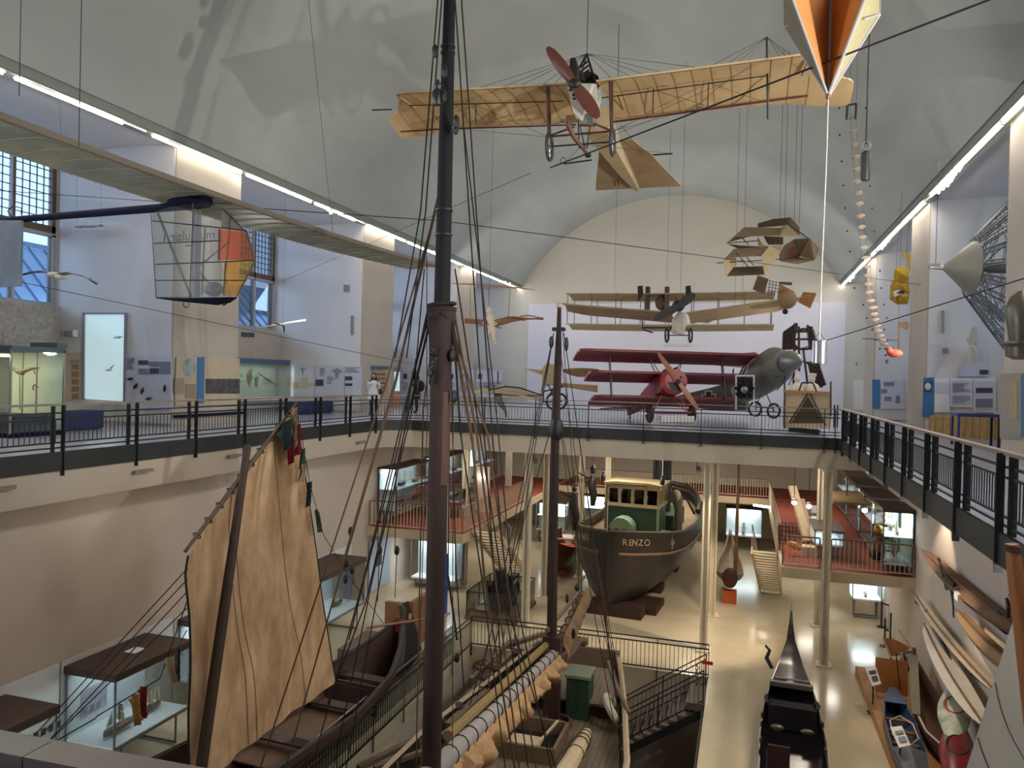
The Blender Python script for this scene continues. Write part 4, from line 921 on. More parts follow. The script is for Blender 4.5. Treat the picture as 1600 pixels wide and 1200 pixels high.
# undercarriage frame
for q in ((855, 136, 857, 214, .024), (858, 136, 860, 214, .02), (953, 127, 955, 204, .026), (957, 127, 957, 204, .018), (853, 214, 956, 205, .02), (860, 229, 953, 222, .016), (856, 213, 898, 198, .018), (928, 193, 954, 204, .02), (903, 178, 905, 232, .014), (922, 196, 917, 232, .014), (906, 196, 914, 232, .012), (903, 196, 930, 196, .02)):
    wire(t, q[0], q[1], 12.8, q[2], q[3], 12.8, q[4]*.9, REDW if q[4] > .017 else BLACK, 'frame_strut', 6)
wire(t, 612, 171, 13.5, 581, 172, 13.5, .014, BLACK, 'tip_rod')
for x, y in ((858.5, 230), (957, 222)):
    c = at(x, y, Y=12.85); wl = part('wheel', MB().torus(c, .22, .03, (1, .02, 0), 22, 6), mat('grey_tyre', (60, 56, 54), .7), t)
    m = MB()
    for k in range(10): a = 2*PI*k/10; d_ = V((0, math.cos(a)*.2, math.sin(a)*.2)); m.tube(c, c+d_, .005, n=3)
    m.ell(c, .035, 6, 5); part('spokes', m, STEEL, wl)
part('skid', MB().path([at(888, 181, Y=12.5), at(888, 196, Y=12.5), at(897, 215, Y=12.6), at(912, 233, Y=12.8), at(918, 242, Y=12.9)], [.035, .05, .04, .035, .03], 6), mat('skid_wood', (96, 56, 42), .5), t)
part('skid_foot', MB().ell(at(919, 243, Y=12.9), (.06, .05, .04), 8, 5), BLACK, t)
# spars and bracing under the wings
m = MB().path([at(626, 206, Y=14.5), at(690, 202, Y=14.5), at(900, 195, Y=14.4)], .016, 5).path([at(925, 195, Y=14.4), at(1040, 180, Y=14.4), at(1200, 158, Y=14.4), at(1262, 150, Y=14.4)], .02, 5)
part('rear_spar', m, mat('dark_red_spar', (88, 34, 28), .5), t, each=True)
for q in ((940, 153, 1200, 118), (640, 165, 880, 158)): wire(t, q[0], q[1], 13.3, q[2], q[3], 13.3, .01, BLACK, 'front_brace')
for x, y0, y1 in ((1021, 139, 178), (1107, 128, 166), (743, 162, 199), (744, 163, 195), (965, 149, 171)): wire(t, x, y0, 13.4, x+(8 if x == 965 else -1), y1, 14.2, .012, REDW, 'rib_strut')
for x, y in ((960, 127), (1013, 119), (1103, 107), (990, 122), (1043, 115), (860, 136), (800, 140), (770, 142), (720, 146), (840, 137)): part('lift_wire', MB().tube(ap, at(x, y, Y=12.8), .004, n=3), WIRE, t)
for x0, y0, x1, y1 in ((956, 205, 1160, 117), (956, 205, 1100, 166), (956, 212, 1040, 178), (857, 214, 700, 200), (857, 214, 740, 163), (905, 232, 990, 190), (970, 195, 1007, 243), (905, 225, 1051, 240), (881, 256, 905, 232), (1007, 243, 965, 215), (640, 196, 760, 160), (1007, 178, 1105, 130), (1107, 166, 1020, 140), (1110, 130, 1195, 160), (745, 198, 850, 160)): wire(t, x0, y0, 13.6, x1, y1, 13.6, .004, None, 'bracing_wire', 3)
kp = at(1198, 58, Y=13.5); part('kingpost', MB().tube(kp, at(1200, 186, Y=13.6), .02), BLACK, t)
for x, y in ((1103, 107), (1130, 104), (1150, 101), (1165, 99), (1250, 110), (1282, 120), (1225, 98)): part('tip_wire', MB().tube(kp, at(x, y, Y=13.2), .004, n=3), WIRE, t)
part('suspension_wire', MB().tube(ap, ap+V((0, 0, 6.6)), .007, n=4), WIRE, t); part('suspension_wire', MB().tube(at(966, 120, Y=13.6), at(967, 38, Y=13.6), .006, n=4), WIRE, t)
# --- kite-like orange glider hanging point-down at the top right ---
t = thing('folded_glider', 'orange and cream wedge-shaped glider hanging point-down at the top edge', 'glider', at(1296, 147, Y=9))
P0 = at(1294, 150, Y=9)
ORG = cloth_mat('orange_linen', (226, 160, 92), .35, .12, 3); GRY = cloth_mat('grey_cream_linen', (150, 140, 120), .3, .2, 3); PAL = cloth_mat('pale_yellow_linen', (206, 196, 150), .45, .15, 3)
def tri(nm, a, b, c, m_, lb=None):
    part(nm, MB().slab([a, b, c], V((0, .02, 0))), m_, t, lb)
T1 = at(1228, -30, Y=8.6); T2 = at(1299, -25, Y=9.7); T3 = at(1362, -30, Y=8.6); T4 = at(1226, 42, Y=9.6); T5 = at(1374, 22, Y=9.6); T6 = at(1225, -30, Y=10); T7 = at(1376, -30, Y=10)
tri('left_panel', P0, T1, T2, ORG, 'orange left panel'); tri('right_panel', P0, T2, T3, ORG, 'orange right panel')
part('outer_left_panel', MB().slab([P0, T4, T6, T1], V((0, .02, 0))), GRY, t, 'grey outer left panel'); part('outer_right_panel', MB().slab([P0, T5, T7, T3], V((0, .02, 0))), PAL, t, 'pale yellow outer right panel')
for a, b, r_ in ((P0, T2, .028), (P0, T1, .014), (P0, T3, .018), (P0, T4, .014), (P0, T5, .02), (T4, at(1249, 30, Y=8.9), .012), (T5, at(1350, 30, Y=8.9), .012), (T4, T6, .012), (T5, T7, .012)):
    part('spar', MB().tube(a, b, r_), mat('silvery_spar', (176, 174, 176), .35, .4), t)
part('tip_fitting', MB().ell(P0, (.03, .03, .04), 8, 6), mat('brown_tip', (120, 84, 60), .5), t)
part('hanging_line', MB().path([P0, at(1292, 225, Y=9), at(1289, 300, Y=9), at(1284, 420, Y=9), at(1280, 530, Y=9)], .008, 4), mat('pale_line', (188, 182, 172), .6), t)
cy = thing('metal_cylinder', 'shiny silver metal cylinder hanging on a line right of the brown gondola frame', 'cylinder', at(1281, 567, Y=9))
c0 = at(1280, 535, Y=9); c1 = at(1280, 568, Y=9)
part('body', MB().lathe(c1, (0, 0, 1), [(0, .074), (.005, .078), (.245, .078), (.25, .074)], 20), mat('polished_zinc', (186, 190, 196), .22, .9), cy)
part('bail', MB().path([c0+V((-.07, 0, 0)), c0+V((0, 0, .12)), c0+V((.07, 0, 0))], .005, 4), WIRE, cy)
wt = thing('hanging_weight', 'dark cylindrical weight on a black cable below the top right glider', 'weight', at(1352, 283, Y=11))
a, b = at(1353, 237, Y=11), at(1352, 282, Y=11)
part('body', MB().lathe(b, (a-b), [(0, .05), (.02, .06), ((a-b).length-.02, .06), ((a-b).length, .04)], 14), mat('weight_grey', (52, 50, 50), .5, .3), wt)
part('hook', MB().torus(a+V((0, 0, .08)), .05, .012, (0, 1, 0), 14, 5), STEEL, wt); part('cable', MB().tube(a+V((0, 0, .1)), at(1361, -30, Y=11), .012, n=5), BLACK, wt)
# --- human-powered aircraft on the left ---
t = thing('human_powered_aircraft', 'pedal aircraft with long clear wing and a see-through orange-nosed pod on the left', 'aircraft', (-8.6, 10.4, 2.5))
CLR = glass_mat('clear_film', (246, 246, 242), .2, .12, .25); ORF = glass_mat('orange_film', (252, 200, 126), .3, .1, .3); YLF = glass_mat('yellow_film', (253, 232, 150), .3, .1, .3); NAVY = mat('navy_composite', (20, 24, 46), .85, spec=.1)
MF = cloth_mat('milky_film', (186, 182, 168), .5, .25, 1.5, rough=.35, col2=(150, 158, 150))
def mw_(u, v):
    y = 1.5+18.9*u; c = 1.0+.15*math.sin(PI*u); x = -8.32-.15*abs(u-.45)-c*v; z = 4.52+.05*math.sin(PI*v*.9)+.12*abs(u-.45)**2*8-.05*v
    return V((x, y, z))
part('wing_skin', MB().sheet(mw_, 60, 8, .05), MF, t)
part('wing_leading_edge', MB().path([mw_(u/30, 0)-V((0, 0, .0)) for u in range(31)], .055, 8), mat('grey_brown_edge', (112, 102, 90), .45), t)
part('wing_trailing_edge', MB().path([mw_(u/30, 1) for u in range(31)], .015, 5), mat('grey_edge', (104, 106, 100), .5), t)
m = MB()
for k in range(1, 42): m.path([mw_(k/42, v/6)-V((0, 0, .035)) for v in range(7)], .007, 4)
part('wing_rib', m, mat('rib_grey', (120, 118, 106), .6), t, each=True)
PY = 10.45
def ppod(x, y, dy=0): return at(x, y, Y=PY+dy)
out = [(236, 334), (262, 322), (320, 313), (352, 322), (384, 362), (398, 408), (368, 464), (348, 463), (300, 466), (244, 466)]
mid = [(x+(1 if x < 300 else -3), y) for x, y in out]
def podside(pts, m_, nm, dy, lb=None): part(nm, MB().slab([ppod(x, y, dy) for x, y in pts], (0, .006, 0)), m_, t, lb)
for dy in (-.26, .26):
    podside([(238, 333), (262, 324), (318, 314), (346, 324), (344, 408), (362, 464), (300, 466), (244, 466)], CLR, 'pod_clear_panel', dy)
    podside([(342, 358), (384, 362), (396, 407), (341, 406)], ORF, 'pod_orange_panel', dy, 'orange film panel of the nose')
    podside([(352, 408), (396, 409), (370, 462), (349, 462)], YLF, 'pod_yellow_panel', dy, 'yellow film panel below the nose')
    podside([(346, 325), (354, 328), (384, 362), (346, 357)], mat('grey_film', (96, 88, 80), .4), 'pod_grey_panel', dy, 'grey upper nose panel')
part('nose_film', MB().loft([[ppod(x, y, -.26), ppod(x+3, y, 0), ppod(x, y, .26)] for x, y in ((384, 362), (397, 408), (370, 463))], closed=False, caps=False), ORF, t)
part('bottom_fairing', MB().loft([[ppod(x, 465, -.2*w_), ppod(x, 465+h, 0), ppod(x, 465, .2*w_), ppod(x, 464, 0)] for x, w_, h in ((243, .1, 1), (270, .8, 5), (310, 1.2, 9), (340, 1.3, 12), (360, 1, 8), (370, .3, 1))]), NAVY, t)
part('wheel', MB().ell(ppod(350, 471), (.07, .03, .07), 10, 6), BLACK, t); part('skid_hoop', MB().torus(ppod(291, 475), .06, .008, (0, 1, 0), 14, 4), BLACK, t)
m = MB()
for q in ([(236, 334), (244, 466)], [(302, 318), (296, 466)], [(238, 345), (385, 360)], [(241, 380), (344, 376)], [(243, 413), (398, 407)], [(243, 438), (385, 438)], [(360, 330), (349, 462)], [(384, 362), (398, 408), (369, 464)], [(346, 325), (384, 362)], [(342, 358), (341, 406)], [(352, 408), (349, 462)], [(320, 355), (315, 462)]):
    m.path([ppod(x, y, -.27) for x, y in q], .009, 4)
part('pod_frame', m, mat('frame_dark', (48, 44, 46), .5), t, each=True)
part('main_pillar', MB().bar(ppod(308, 328), ppod(306, 465), .14, .06), mat('grey_pillar', (92, 92, 96), .5), t)
part('diagonal_strut', MB().tube(ppod(245, 330), ppod(299, 465), .022), mat('grey_strut', (112, 110, 110), .5), t)
for q in ((312, 415, 358, 378, .02), (312, 425, 335, 452, .02), (330, 345, 330, 400, .01), (345, 400, 345, 462, .01), (315, 380, 290, 384, .02)): wire(t, q[0], q[1], PY, q[2], q[3], PY, q[4], STEEL, 'drive_strut')
part('seat', MB().ell(ppod(334, 452), (.17, .14, .12), 10, 7), mat('seat_grey', (76, 82, 92), .6), t)
part('tail_boom', MB().path([ppod(325, 313), ppod(290, 318), ppod(262, 324), at(0, 345, Y=10.45), at(-60, 349, Y=10.45)], [.12, .11, .07, .055, .055], 10), NAVY, t)
part('wing_fairing', MB().ell(ppod(297, 317), (.4, .3, .07), 14, 8), NAVY, t)
part('rudder', MB().slab([at(-20, 344, Y=10.3), at(33, 344, Y=10.3), at(31, 447, Y=10.3), at(-20, 449, Y=10.3)], (0, .05, 0)), cloth_mat('silvery_film', (150, 164, 182), .5, .2, 2, rough=.3), t, 'pale silvery rudder panel at the left edge')
part('tail_hook', MB().path([at(20, 342, Y=10.4), at(12, 330, Y=10.4), at(20, 322, Y=10.4), at(34, 325, Y=10.4), at(33, 334, Y=10.4)], .01, 5), BLACK, t)
q0, q1 = ppod(243, 372, .28), ppod(346, 366, .28)
text('lettering', 'musculair 1', mat('grey_print', (34, 32, 34), .6), .235, plane_frame((q0+q1)/2, q0-q1, (0, 0, 1)), t, .002)
hang(t, 123, 230, 6.2); hang(t, 30, 150, 7.0)
part('suspension_wire', MB().tube(at(521, 373, Y=16), at(480, -20, Y=16), .006, n=4), WIRE, t)
# --- red triplane on the far gallery ---
TX = frame((-2.4, 28.9, .16), .48, -.16); RED3 = mat('triplane_red', (128, 24, 34), .42, var=.1); RED4 = mat('triplane_red_light', (178, 82, 80), .4)
t = thing('triplane', 'dark red triplane standing on the far gallery behind the railing', 'aircraft', (-2.4, 30, 0))
def tw(half, ch, y0, z0):
    def fn(u, v):
        x = (2*u-1)*half; e = abs(2*u-1); c = ch*(1-.18*max(0, (e-.9)/.1)**2); y = y0+.12*max(0, (e-.93)/.07)+c*v
        return TX @ V((x, y, z0+.08*math.sin(PI*min(1, v+.15))-.14*v))
    return fn
for h, c, y0, z0 in ((3.6, 1.3, .2, 2.66), (3.1, 1.2, .5, 1.9), (2.9, 1.2, .7, 1.0)): part('wing', MB().sheet(tw(h, c, y0, z0), 30, 8, .09), RED3, t)
part('fuselage', MB(TX).loft([[(a*w, y, z0+b*h) for a, b in ((-1, -.8), (-.6, -1), (.6, -1), (1, -.8), (1, .7), (.6, 1), (-.6, 1), (-1, .7))] for y, w, h, z0 in ((.35, .42, .45, 1.55), (1.3, .4, .42, 1.5), (2.6, .3, .32, 1.35), (4.2, .16, .2, 1.1), (5.4, .05, .12, .95))]), RED3, t)
cwl = part('cowling', MB(TX).lathe((0, .4, 1.55), (0, -1, 0), [(0, .46), (.35, .48), (.48, .44), (.5, .36)], 24), RED4, t)
part('cowl_opening', MB(TX).slab([(-.36, -.115, 1.5), (-.2, -.115, 1.16), (.2, -.115, 1.16), (.36, -.115, 1.42)], (0, -.01, 0)).ell((.18, -.115, 1.68), (.05, .01, .05), 8, 5), BLACK, cwl, each=True)
m = MB()
for s in (-1, 1): blade(m, TX @ V((0, -.25, 1.5)), TX @ V((-.75*s, -.25, 1.5+1.05*s)), .2, .04)
pp = part('propeller', m, mat('light_propeller', (186, 128, 98), .35, var=.1), t); part('hub', MB(TX).ell((0, -.27, 1.5), (.1, .05, .1), 10, 6), BLACK, pp)
m = MB(TX)
for x in (-2.3, 2.3):
    m.add([V(p) for p in ((x-.02, .6, .95), (x+.02, .6, .95), (x+.02, .75, 2.7), (x-.02, .75, 2.7), (x-.02, .75, .95), (x+.02, .75, .95), (x+.02, .9, 2.7), (x-.02, .9, 2.7))], [(0, 1, 2, 3), (4, 7, 6, 5), (0, 3, 7, 4), (1, 5, 6, 2), (0, 4, 5, 1), (3, 2, 6, 7)])
for s in (-1, 1): m.tube((s*.35, .6, 1.9), (s*.75, .8, 2.7), .02).tube((s*.35, 1.0, 1.9), (s*.75, .9, 2.7), .02)
part('strut', m, mat('strut_grey', (72, 64, 66), .5), t, each=True)
for s in (-1, 1):
    part('undercarriage_leg', MB(TX).tube((s*.35, .5, 1.1), (s*.75, .55, .36), .022).tube((s*.35, 1.1, 1.1), (s*.75, .6, .36), .022), RED4, t, each=True)
    wl = part('wheel', MB(TX).torus((s*.85, .57, .37), .3, .055, (1, 0, 0), 22, 7), BLACK, t); part('wheel_disc', MB(TX).lathe((s*.85-.03, .57, .37), (1, 0, 0), [(0, .1), (.005, .28), (.055, .28), (.06, .1)], 18), mat('wheel_red', (80, 24, 30), .5), wl)
part('axle_wing', MB(TX).box((0, .57, .42), (1.5, .5, .05)), RED4, t)
part('tailplane', MB(TX).slab([(-1.3, 5.5, 1.1), (1.3, 5.5, 1.1), (.5, 4.5, 1.1), (-.5, 4.5, 1.1)], (0, 0, .04)), RED3, t); part('rudder', MB(TX).lathe((-.02, 5.5, 1.35), (1, 0, 0), [(0, .1), (.003, .38), (.037, .38), (.04, .1)], 18), WHITE, t, 'white round rudder')
part('tail_marking', MB(TX).box((-.2, 4.3, 1.18), (.1, .35, .12)), WHITE, t); part('tail_skid', MB(TX).tube((0, 5.0, 1.0), (.0, 5.3, .62), .03), BLACK, t)
part('gun', MB(TX).tube((-.12, .1, 2.08), (-.12, .9, 2.08), .035).tube((.12, .1, 2.08), (.12, .9, 2.08), .035), DARK, t, each=True)
part('wheel_chock', MB(TX).box((.05, .15, .12), (1.3, .3, .24)), WHITE, t, 'white stand under the wheels')
cd_ = thing('label_card', 'small white card on the railing side before the red triplane', 'card', at(1006, 646, Y=28.3)); part('card', MB().box(at(1006, 646, Y=28.3), (.22, .01, .07)), WHITE, cd_); part('card_post', MB().tube(at(1006, 647, Y=28.32), V((at(1006, 647, Y=28.32).x, 28.32, .0)), .01), DARK, cd_)
# --- grey warplanes right of the triplane ---
GP = mat('grey_plane_skin', (126, 124, 118), .5, .2, var=.2, scale=1.5); OLV = mat('olive_fabric', (74, 70, 62), .65, var=.2, scale=2)
t = thing('grey_airship_nose_plane', 'grey two-seat warplane with big pointed nose right of the red triplane', 'aircraft', (1, 33, 0))
A = at(1247, 563, Y=30.4); B_ = at(1213, 568, Y=31.2); C_ = at(1170, 600, Y=34.0)
ax = (A-B_)
part('nose_cone', MB().lathe(at(1233, 565, Y=30.8), (.55, -.8, .03), [(-.05, .42), (.15, .4), (.4, .3), (.62, .14), (.72, .03)], 20), mat('bare_metal_nose', (140, 144, 142), .35, .5), t)
part('fuselage', MB().path([at(1226, 566, Y=30.9), at(1214, 570, Y=31.3), at(1198, 582, Y=32.2), at(1178, 598, Y=33.6), at(1160, 612, Y=35)], [.46, .72, .78, .7, .5], 20), GP, t)
part('wing', MB().slab([at(1180, 552, Y=33), at(1152, 556, Y=33), at(1095, 560, Y=36), at(1060, 566, Y=38), at(1165, 575, Y=33.2), at(1198, 566, Y=32)], (0, .05, .06)), BRN, t)
m = MB()
for q in ((1162, 572, 1145, 605), (1166, 572, 1158, 592), (1187, 570, 1186, 585), (1146, 576, 1144, 600), (1160, 590, 1185, 582)): m.tube(at(q[0], q[1], Y=32), at(q[2], q[3], Y=32), .03, n=5)
part('wing_strut', m, BLACK, t, each=True)
for x, y in ((1180, 639), (1209, 642)):
    c = at(x, y, Y=30.6); wl = part('wheel', MB().torus(c, .26, .045, (.5, -.85, 0), 22, 6), BLACK, t); m = MB()
    for k in range(6): a = PI*k/6; dd = V((.85*math.cos(a), .5*math.cos(a), math.sin(a)))*.25; m.tube(c-dd, c+dd, .006, n=3)
    part('spokes', m, BLACK, wl)
m = MB()
for q in ((1180, 639, 1190, 612), (1209, 642, 1196, 612), (1180, 636, 1209, 638), (1225, 600, 1228, 582), (1232, 602, 1240, 585), (1214, 610, 1228, 590)): m.tube(at(q[0], q[1], Y=30.8), at(q[2], q[3], Y=31), .02, n=5)
part('undercarriage_strut', m, DARK, t, each=True)
part('exhaust_slot', MB().bar(at(1207, 587, Y=30.55), at(1216, 590, Y=30.45), .04, .03), BLACK, t)
t = thing('cross_marked_fuselage', 'long olive fuselage with a black cross lying behind the red triplane', 'aircraft', (-1, 32.6, 0))
part('fuselage', MB().loft([[at(x, y, Y=Y) for x, y, Y in r_] for r_ in ([(1060, 618, 36.10), (1060, 632, 35.90), (1062, 632, 36.60), (1062, 618, 36.80)], [(1110, 606, 35.70), (1110, 641, 35.50), (1114, 641, 36.40), (1114, 606, 36.60)], [(1165, 590, 35.30), (1165, 641, 35.10), (1170, 641, 36.00), (1170, 590, 36.20)])]), OLV, t)
cx_, cy__ = 1107, 622
m = MB().slab([at(x, y, Y=35.46) for x, y in ((1098, 618), (1103, 618), (1103, 612), (1111, 612), (1111, 618), (1117, 617), (1117, 626), (1111, 626), (1111, 632), (1103, 632), (1103, 626), (1098, 626))], (0, .02, 0)); part('cross_marking', m, BLACK, t, 'black cross with pale rim')
m = MB().slab([at(x, y, Y=35.49) for x, y in ((1096, 616), (1101, 616), (1101, 610), (1113, 610), (1113, 616), (1119, 615), (1119, 628), (1113, 628), (1113, 634), (1101, 634), (1101, 628), (1096, 628))], (0, .02, 0)); part('cross_rim', m, mat('pale_rim', (176, 176, 166), .6), t)
t = thing('rotary_engine', 'black rotary engine in a white frame before the olive fuselage', 'engine', at(1163, 640, Y=29.8))
c = at(1163, 609, Y=29.8); m = MB()
for k in range(9): a = 2*PI*k/9+.2; m.path([c+V((math.cos(a)*.1, 0, math.sin(a)*.1)), c+V((math.cos(a)*.36, 0, math.sin(a)*.36))], [.05, .055], 7)
part('cylinder', m, mat('engine_black', (30, 30, 32), .4, .5), t, each=True); part('crankcase', MB().lathe(c+V((0, .1, 0)), (0, -1, 0), [(0, .1), (.05, .16), (.25, .12), (.3, .04)], 14), STEEL, t)
m = MB()
for q in ((1150, 588, 1150, 640), (1178, 586, 1178, 668), (1149, 587, 1179, 587)): m.bar(at(q[0], q[1], Y=29.9), at(q[2], q[3], Y=29.9), .06)
part('frame_bar', m, WHITE, t, each=True); part('back_board', MB().slab([at(x, y, Y=30.1) for x, y in ((1152, 590), (1177, 590), (1177, 622), (1152, 622))], (0, .04, 0)), BLACK, t)
# --- biplane and dihedral monoplane high in the middle ---
t = thing('early_biplane', 'beige fabric biplane glider hanging high, two long straight wings before the end wall', 'aircraft', (-4, 38, 4.4))
for z, nm in ((6.05, 'upper_wing'), (4.5, 'lower_wing')):
    def fn(u, v, z=z): e = abs(2*u-1); return V((-8.95+10.2*u, 38+1.9*v+.5*max(0, e-.85)*6*(1-v)*.5, z+.12*math.sin(PI*v)-.16*v-.06*math.sin(PI*u)))
    part(nm, MB().sheet(fn, 24, 6, .05), BRN if z > 5 else CRE, t)
m = MB()
for k in range(9):
    x = -8.8+9.9*k/8
    for y in (38.05, 39.7): m.tube((x, y, 4.5), (x, y, 6.08), .022, n=5)
part('strut', m, mat('strut_wood', (110, 90, 66), .6), t, each=True)
for x in (1000, 1075): part('paddle', MB().slab([at(x-4, 447, Y=37.6), at(x+4, 446, Y=37.6), at(x+5, 460, Y=37.6), at(x-3, 472, Y=37.6)], (0, .05, 0)), BLACK, t)
m = MB()
for q in ((1003, 497, 1005, 515), (1005, 515, 1020, 520), (1003, 512, 1060, 512), (1060, 512, 1062, 495)): m.tube(at(q[0], q[1], Y=37), at(q[2], q[3], Y=37), .035, n=5)
part('skid_frame', m, BLACK, t, each=True)
part('cradle_gear', MB().ell(at(1033, 473, Y=38.8), (.3, .3, .4), 10, 6).box(at(1042, 472, Y=38.8), (.2, .5, 1.5)).box(at(1012, 470, Y=38.8), (.2, .5, 1.4)), mat('brown_gear', (96, 80, 62), .6), t, each=True)
hang(t, 1042, 440, 38); hang(t, 960, 452, 38)
t = thing('dihedral_monoplane', 'beige monoplane with upswept wings, big dark propeller and wheels, centre of the hall', 'aircraft', (-2.6, 30, 3.2))
for pts, sgn in (([(1045, 487), (875, 473)], -1), ([(1072, 488), (1240, 464)], 1)):
    a, b = at(*pts[0], Y=30), at(*pts[1], Y=30)
    def fn(u, v, a=a, b=b): p = a.lerp(b, u); cc = 2.5*(1-.25*max(0, (u-.8)/.2)**2*2.5); return p+V((0, .35*max(0, (u-.75)/.25)**2+cc*v, -.03+.16*math.sin(PI*v*.9)-.24*v))
    part('wing', MB().sheet(fn, 20, 8, .06), CRE if sgn > 0 else BRN, t)
m = MB(); h_ = at(1061, 478, Y=29.2); blade(m, h_, at(1086, 459, Y=29.2), .34, .04, .2); blade(m, h_, at(1022, 499, Y=29.2), .34, .04, .2); part('propeller', m, mat('dark_blades', (58, 56, 52), .5), t)
part('engine', MB().ell(at(1060, 478, Y=29.6), (.25, .3, .22), 10, 7), BLACK, t)
part('pilot_shroud', MB().path([at(1066, 488, Y=29.8), at(1062, 502, Y=29.8), at(1059, 522, Y=29.8)], [.16, .3, .24], 10), mat('creased_white_cloth', (206, 196, 180), .8, var=.25, scale=6, bump=.4), t)
for x in (1042, 1079):
    wl = part('wheel', MB().torus(at(x, 524, Y=29.9), .26, .04, (1, -.15, 0), 20, 6), DARK, t); part('hub', MB().ell(at(x, 524, Y=29.9), .05, 8, 5), STEEL, wl)
m = MB()
for q in ((1042, 524, 1079, 524), (1042, 524, 1050, 508), (1079, 524, 1070, 508), (1055, 462, 1061, 478), (1068, 462, 1061, 478)): m.tube(at(q[0], q[1], Y=29.9), at(q[2], q[3], Y=29.9), .02, n=5)
part('undercarriage_strut', m, DARK, t, each=True)
part('tailplane', MB().slab([at(1095, 497, Y=35), at(1118, 500, Y=35), at(1106, 505, Y=34), at(1080, 502, Y=34)], (0, 0, .05)), BRN, t); hang(t, 1063, 460, 29.8); hang(t, 1148, 478, 31); hang(t, 1160, 476, 31)
t = thing('aircraft_sign', 'thin white sign hanging below the upswept monoplane', 'sign', at(1060, 540, Y=29)); part('sign_board', MB().box(at(1060, 540, Y=29), (1.15, .02, .12)), WHITE, t)
for x in (1046, 1075): wire(t, x, 539, 29, x, 512, 29.4, .005, None, 'sign_wire', 3)
# --- box kites ---
KC = cloth_mat('kite_cream', (206, 184, 146), .4, .15, 2); KB = cloth_mat('kite_brown', (120, 100, 78), .3, .2, 2)
def ring_kite(t, pts, Y0, dY, m_, nm='kite_cell', dx=0, dz=0):
    """open polygonal cell: panels between consecutive corners"""
    P_ = [at(x, y, Y=Y0) for x, y in pts]; v = V((dx, dY, dz)); n = len(P_)
    for i in range(n):
        a, b = P_[i], P_[(i+1) % n]; part(nm, MB().slab([a, b, b+v, a+v], V((0, 0, .01)) if abs((b-a).z) < .15 else V((.01, 0, 0))), m_, t)
t = thing('multi_cell_box_kite', 'cream and brown box kite of many cells hanging right of the monoplanes', 'kite', at(1200, 430, Y=26))
KG = cloth_mat('kite_grey_beige', (178, 158, 128), .35, .15, 2)
def zp(x, y, d=0): return at(1100+.2333*x, 320+.2333*y, Y=26+d)
for pts, m_, nm in (
    ([(150, 255, .2), (270, 150, .9), (520, 155, .9), (530, 205, .3), (215, 210, .2)], KG, 'upper_panel'), ([(520, 137, .8), (560, 135, .8), (640, 210, .5), (510, 205, .2)], KC, 'corner_panel'),
    ([(360, 150, 1.3), (360, 125, 1.6), (460, 95, 1.8), (580, 85, 1.8), (562, 134, 1.1), (370, 150, 1.1)], KB, 'top_panel'), ([(562, 134, 1.1), (580, 85, 1.8), (640, 150, 1.6), (640, 200, 1.0)], KB, 'top_panel'),
    ([(130, 370, -.3), (200, 295, .4), (440, 278, .4), (385, 340, -.2), (215, 350, -.2)], KG, 'lower_panel'), ([(130, 370, -.3), (215, 352, .1), (212, 400, .2), (150, 480, -.2)], KC, 'end_cell'),
    ([(155, 475, -.2), (190, 418, .5), (395, 410, .5), (405, 465, -.1)], KB, 'bottom_panel'), ([(385, 340, -.4), (440, 275, -.3), (515, 315, -.2), (405, 465, -.4)], KC, 'end_cell'),
    ([(360, 215, .5), (400, 270, .4), (432, 276, .3), (380, 290, .2), (365, 265, .4)], KC, 'middle_panel'), ([(165, 262, .7), (260, 274, .9), (370, 278, .8), (232, 292, .5)], KB, 'inner_panel'), ([(400, 210, 1.0), (530, 215, 1.1), (530, 265, .8), (430, 265, .7)], KB, 'inner_panel'),
    ([(440, 275, -.1), (520, 275, .2), (515, 315, 0)], KG, 'middle_panel'),
    ([(505, 330, .6), (540, 270, .7), (600, 235, .9), (640, 240, 1.2), (640, 350, 1.2), (510, 375, .6)], KB, 'hex_cell_side'), ([(600, 233, .5), (710, 225, .5), (640, 345, 1.3)], KB, 'hex_cell_side'), ([(710, 225, .5), (775, 295, .5), (740, 370, .6), (640, 345, 1.3)], KG, 'hex_cell_side'),
    ([(510, 375, .5), (640, 350, 1.2), (740, 370, .6), (625, 395, .4)], KG, 'hex_cell_bottom')):
    P_ = [zp(*q) for q in pts]; nn = (P_[1]-P_[0]).cross(P_[2]-P_[0]).normalized()*.02; part(nm, MB().slab(P_, nn), m_, t)
m = MB()
for q in ((1120, 411, 1190, 407), (1135, 380, 1185, 376), (1160, 372, 1170, 383), (1225, 345, 1262, 372), (1200, 406, 1219, 405), (1165, 400, 1178, 415), (1150, 395, 1170, 418)): m.tube(at(q[0], q[1], Y=25.9), at(q[2], q[3], Y=25.9), .014, n=4)
part('kite_spar', m, BLACK, t, each=True); part('red_patch', MB().ell(at(1236, 391, Y=26.9), (.15, .02, .13), 8, 6), mat('dull_red_patch', (110, 50, 38), .8), t)
for x in (1218, 1226, 1241, 1249): hang(t, x, 350, 26.5)
t = thing('wooden_tail_kite', 'small tan wooden glider with square panels and a round end below the box kite', 'kite', at(1230, 485, Y=29))
for q, m_ in (([(1184, 430), (1201, 436), (1193, 459), (1176, 452)], 'kite_brown'), ([(1218, 440), (1238, 441), (1237, 446), (1217, 444)], 'kite_brown'), ([(1255, 456), (1276, 458), (1266, 482), (1247, 472)], 'b2'), ([(1219, 444), (1242, 456), (1235, 470), (1216, 462)], 'b2')):
    part('square_panel', MB().slab([at(x, y, Y=29) for x, y in q], (0, .03, 0)), MATS.get(m_) or mat('ochre_panel', (160, 112, 62), .7, var=.2), t)
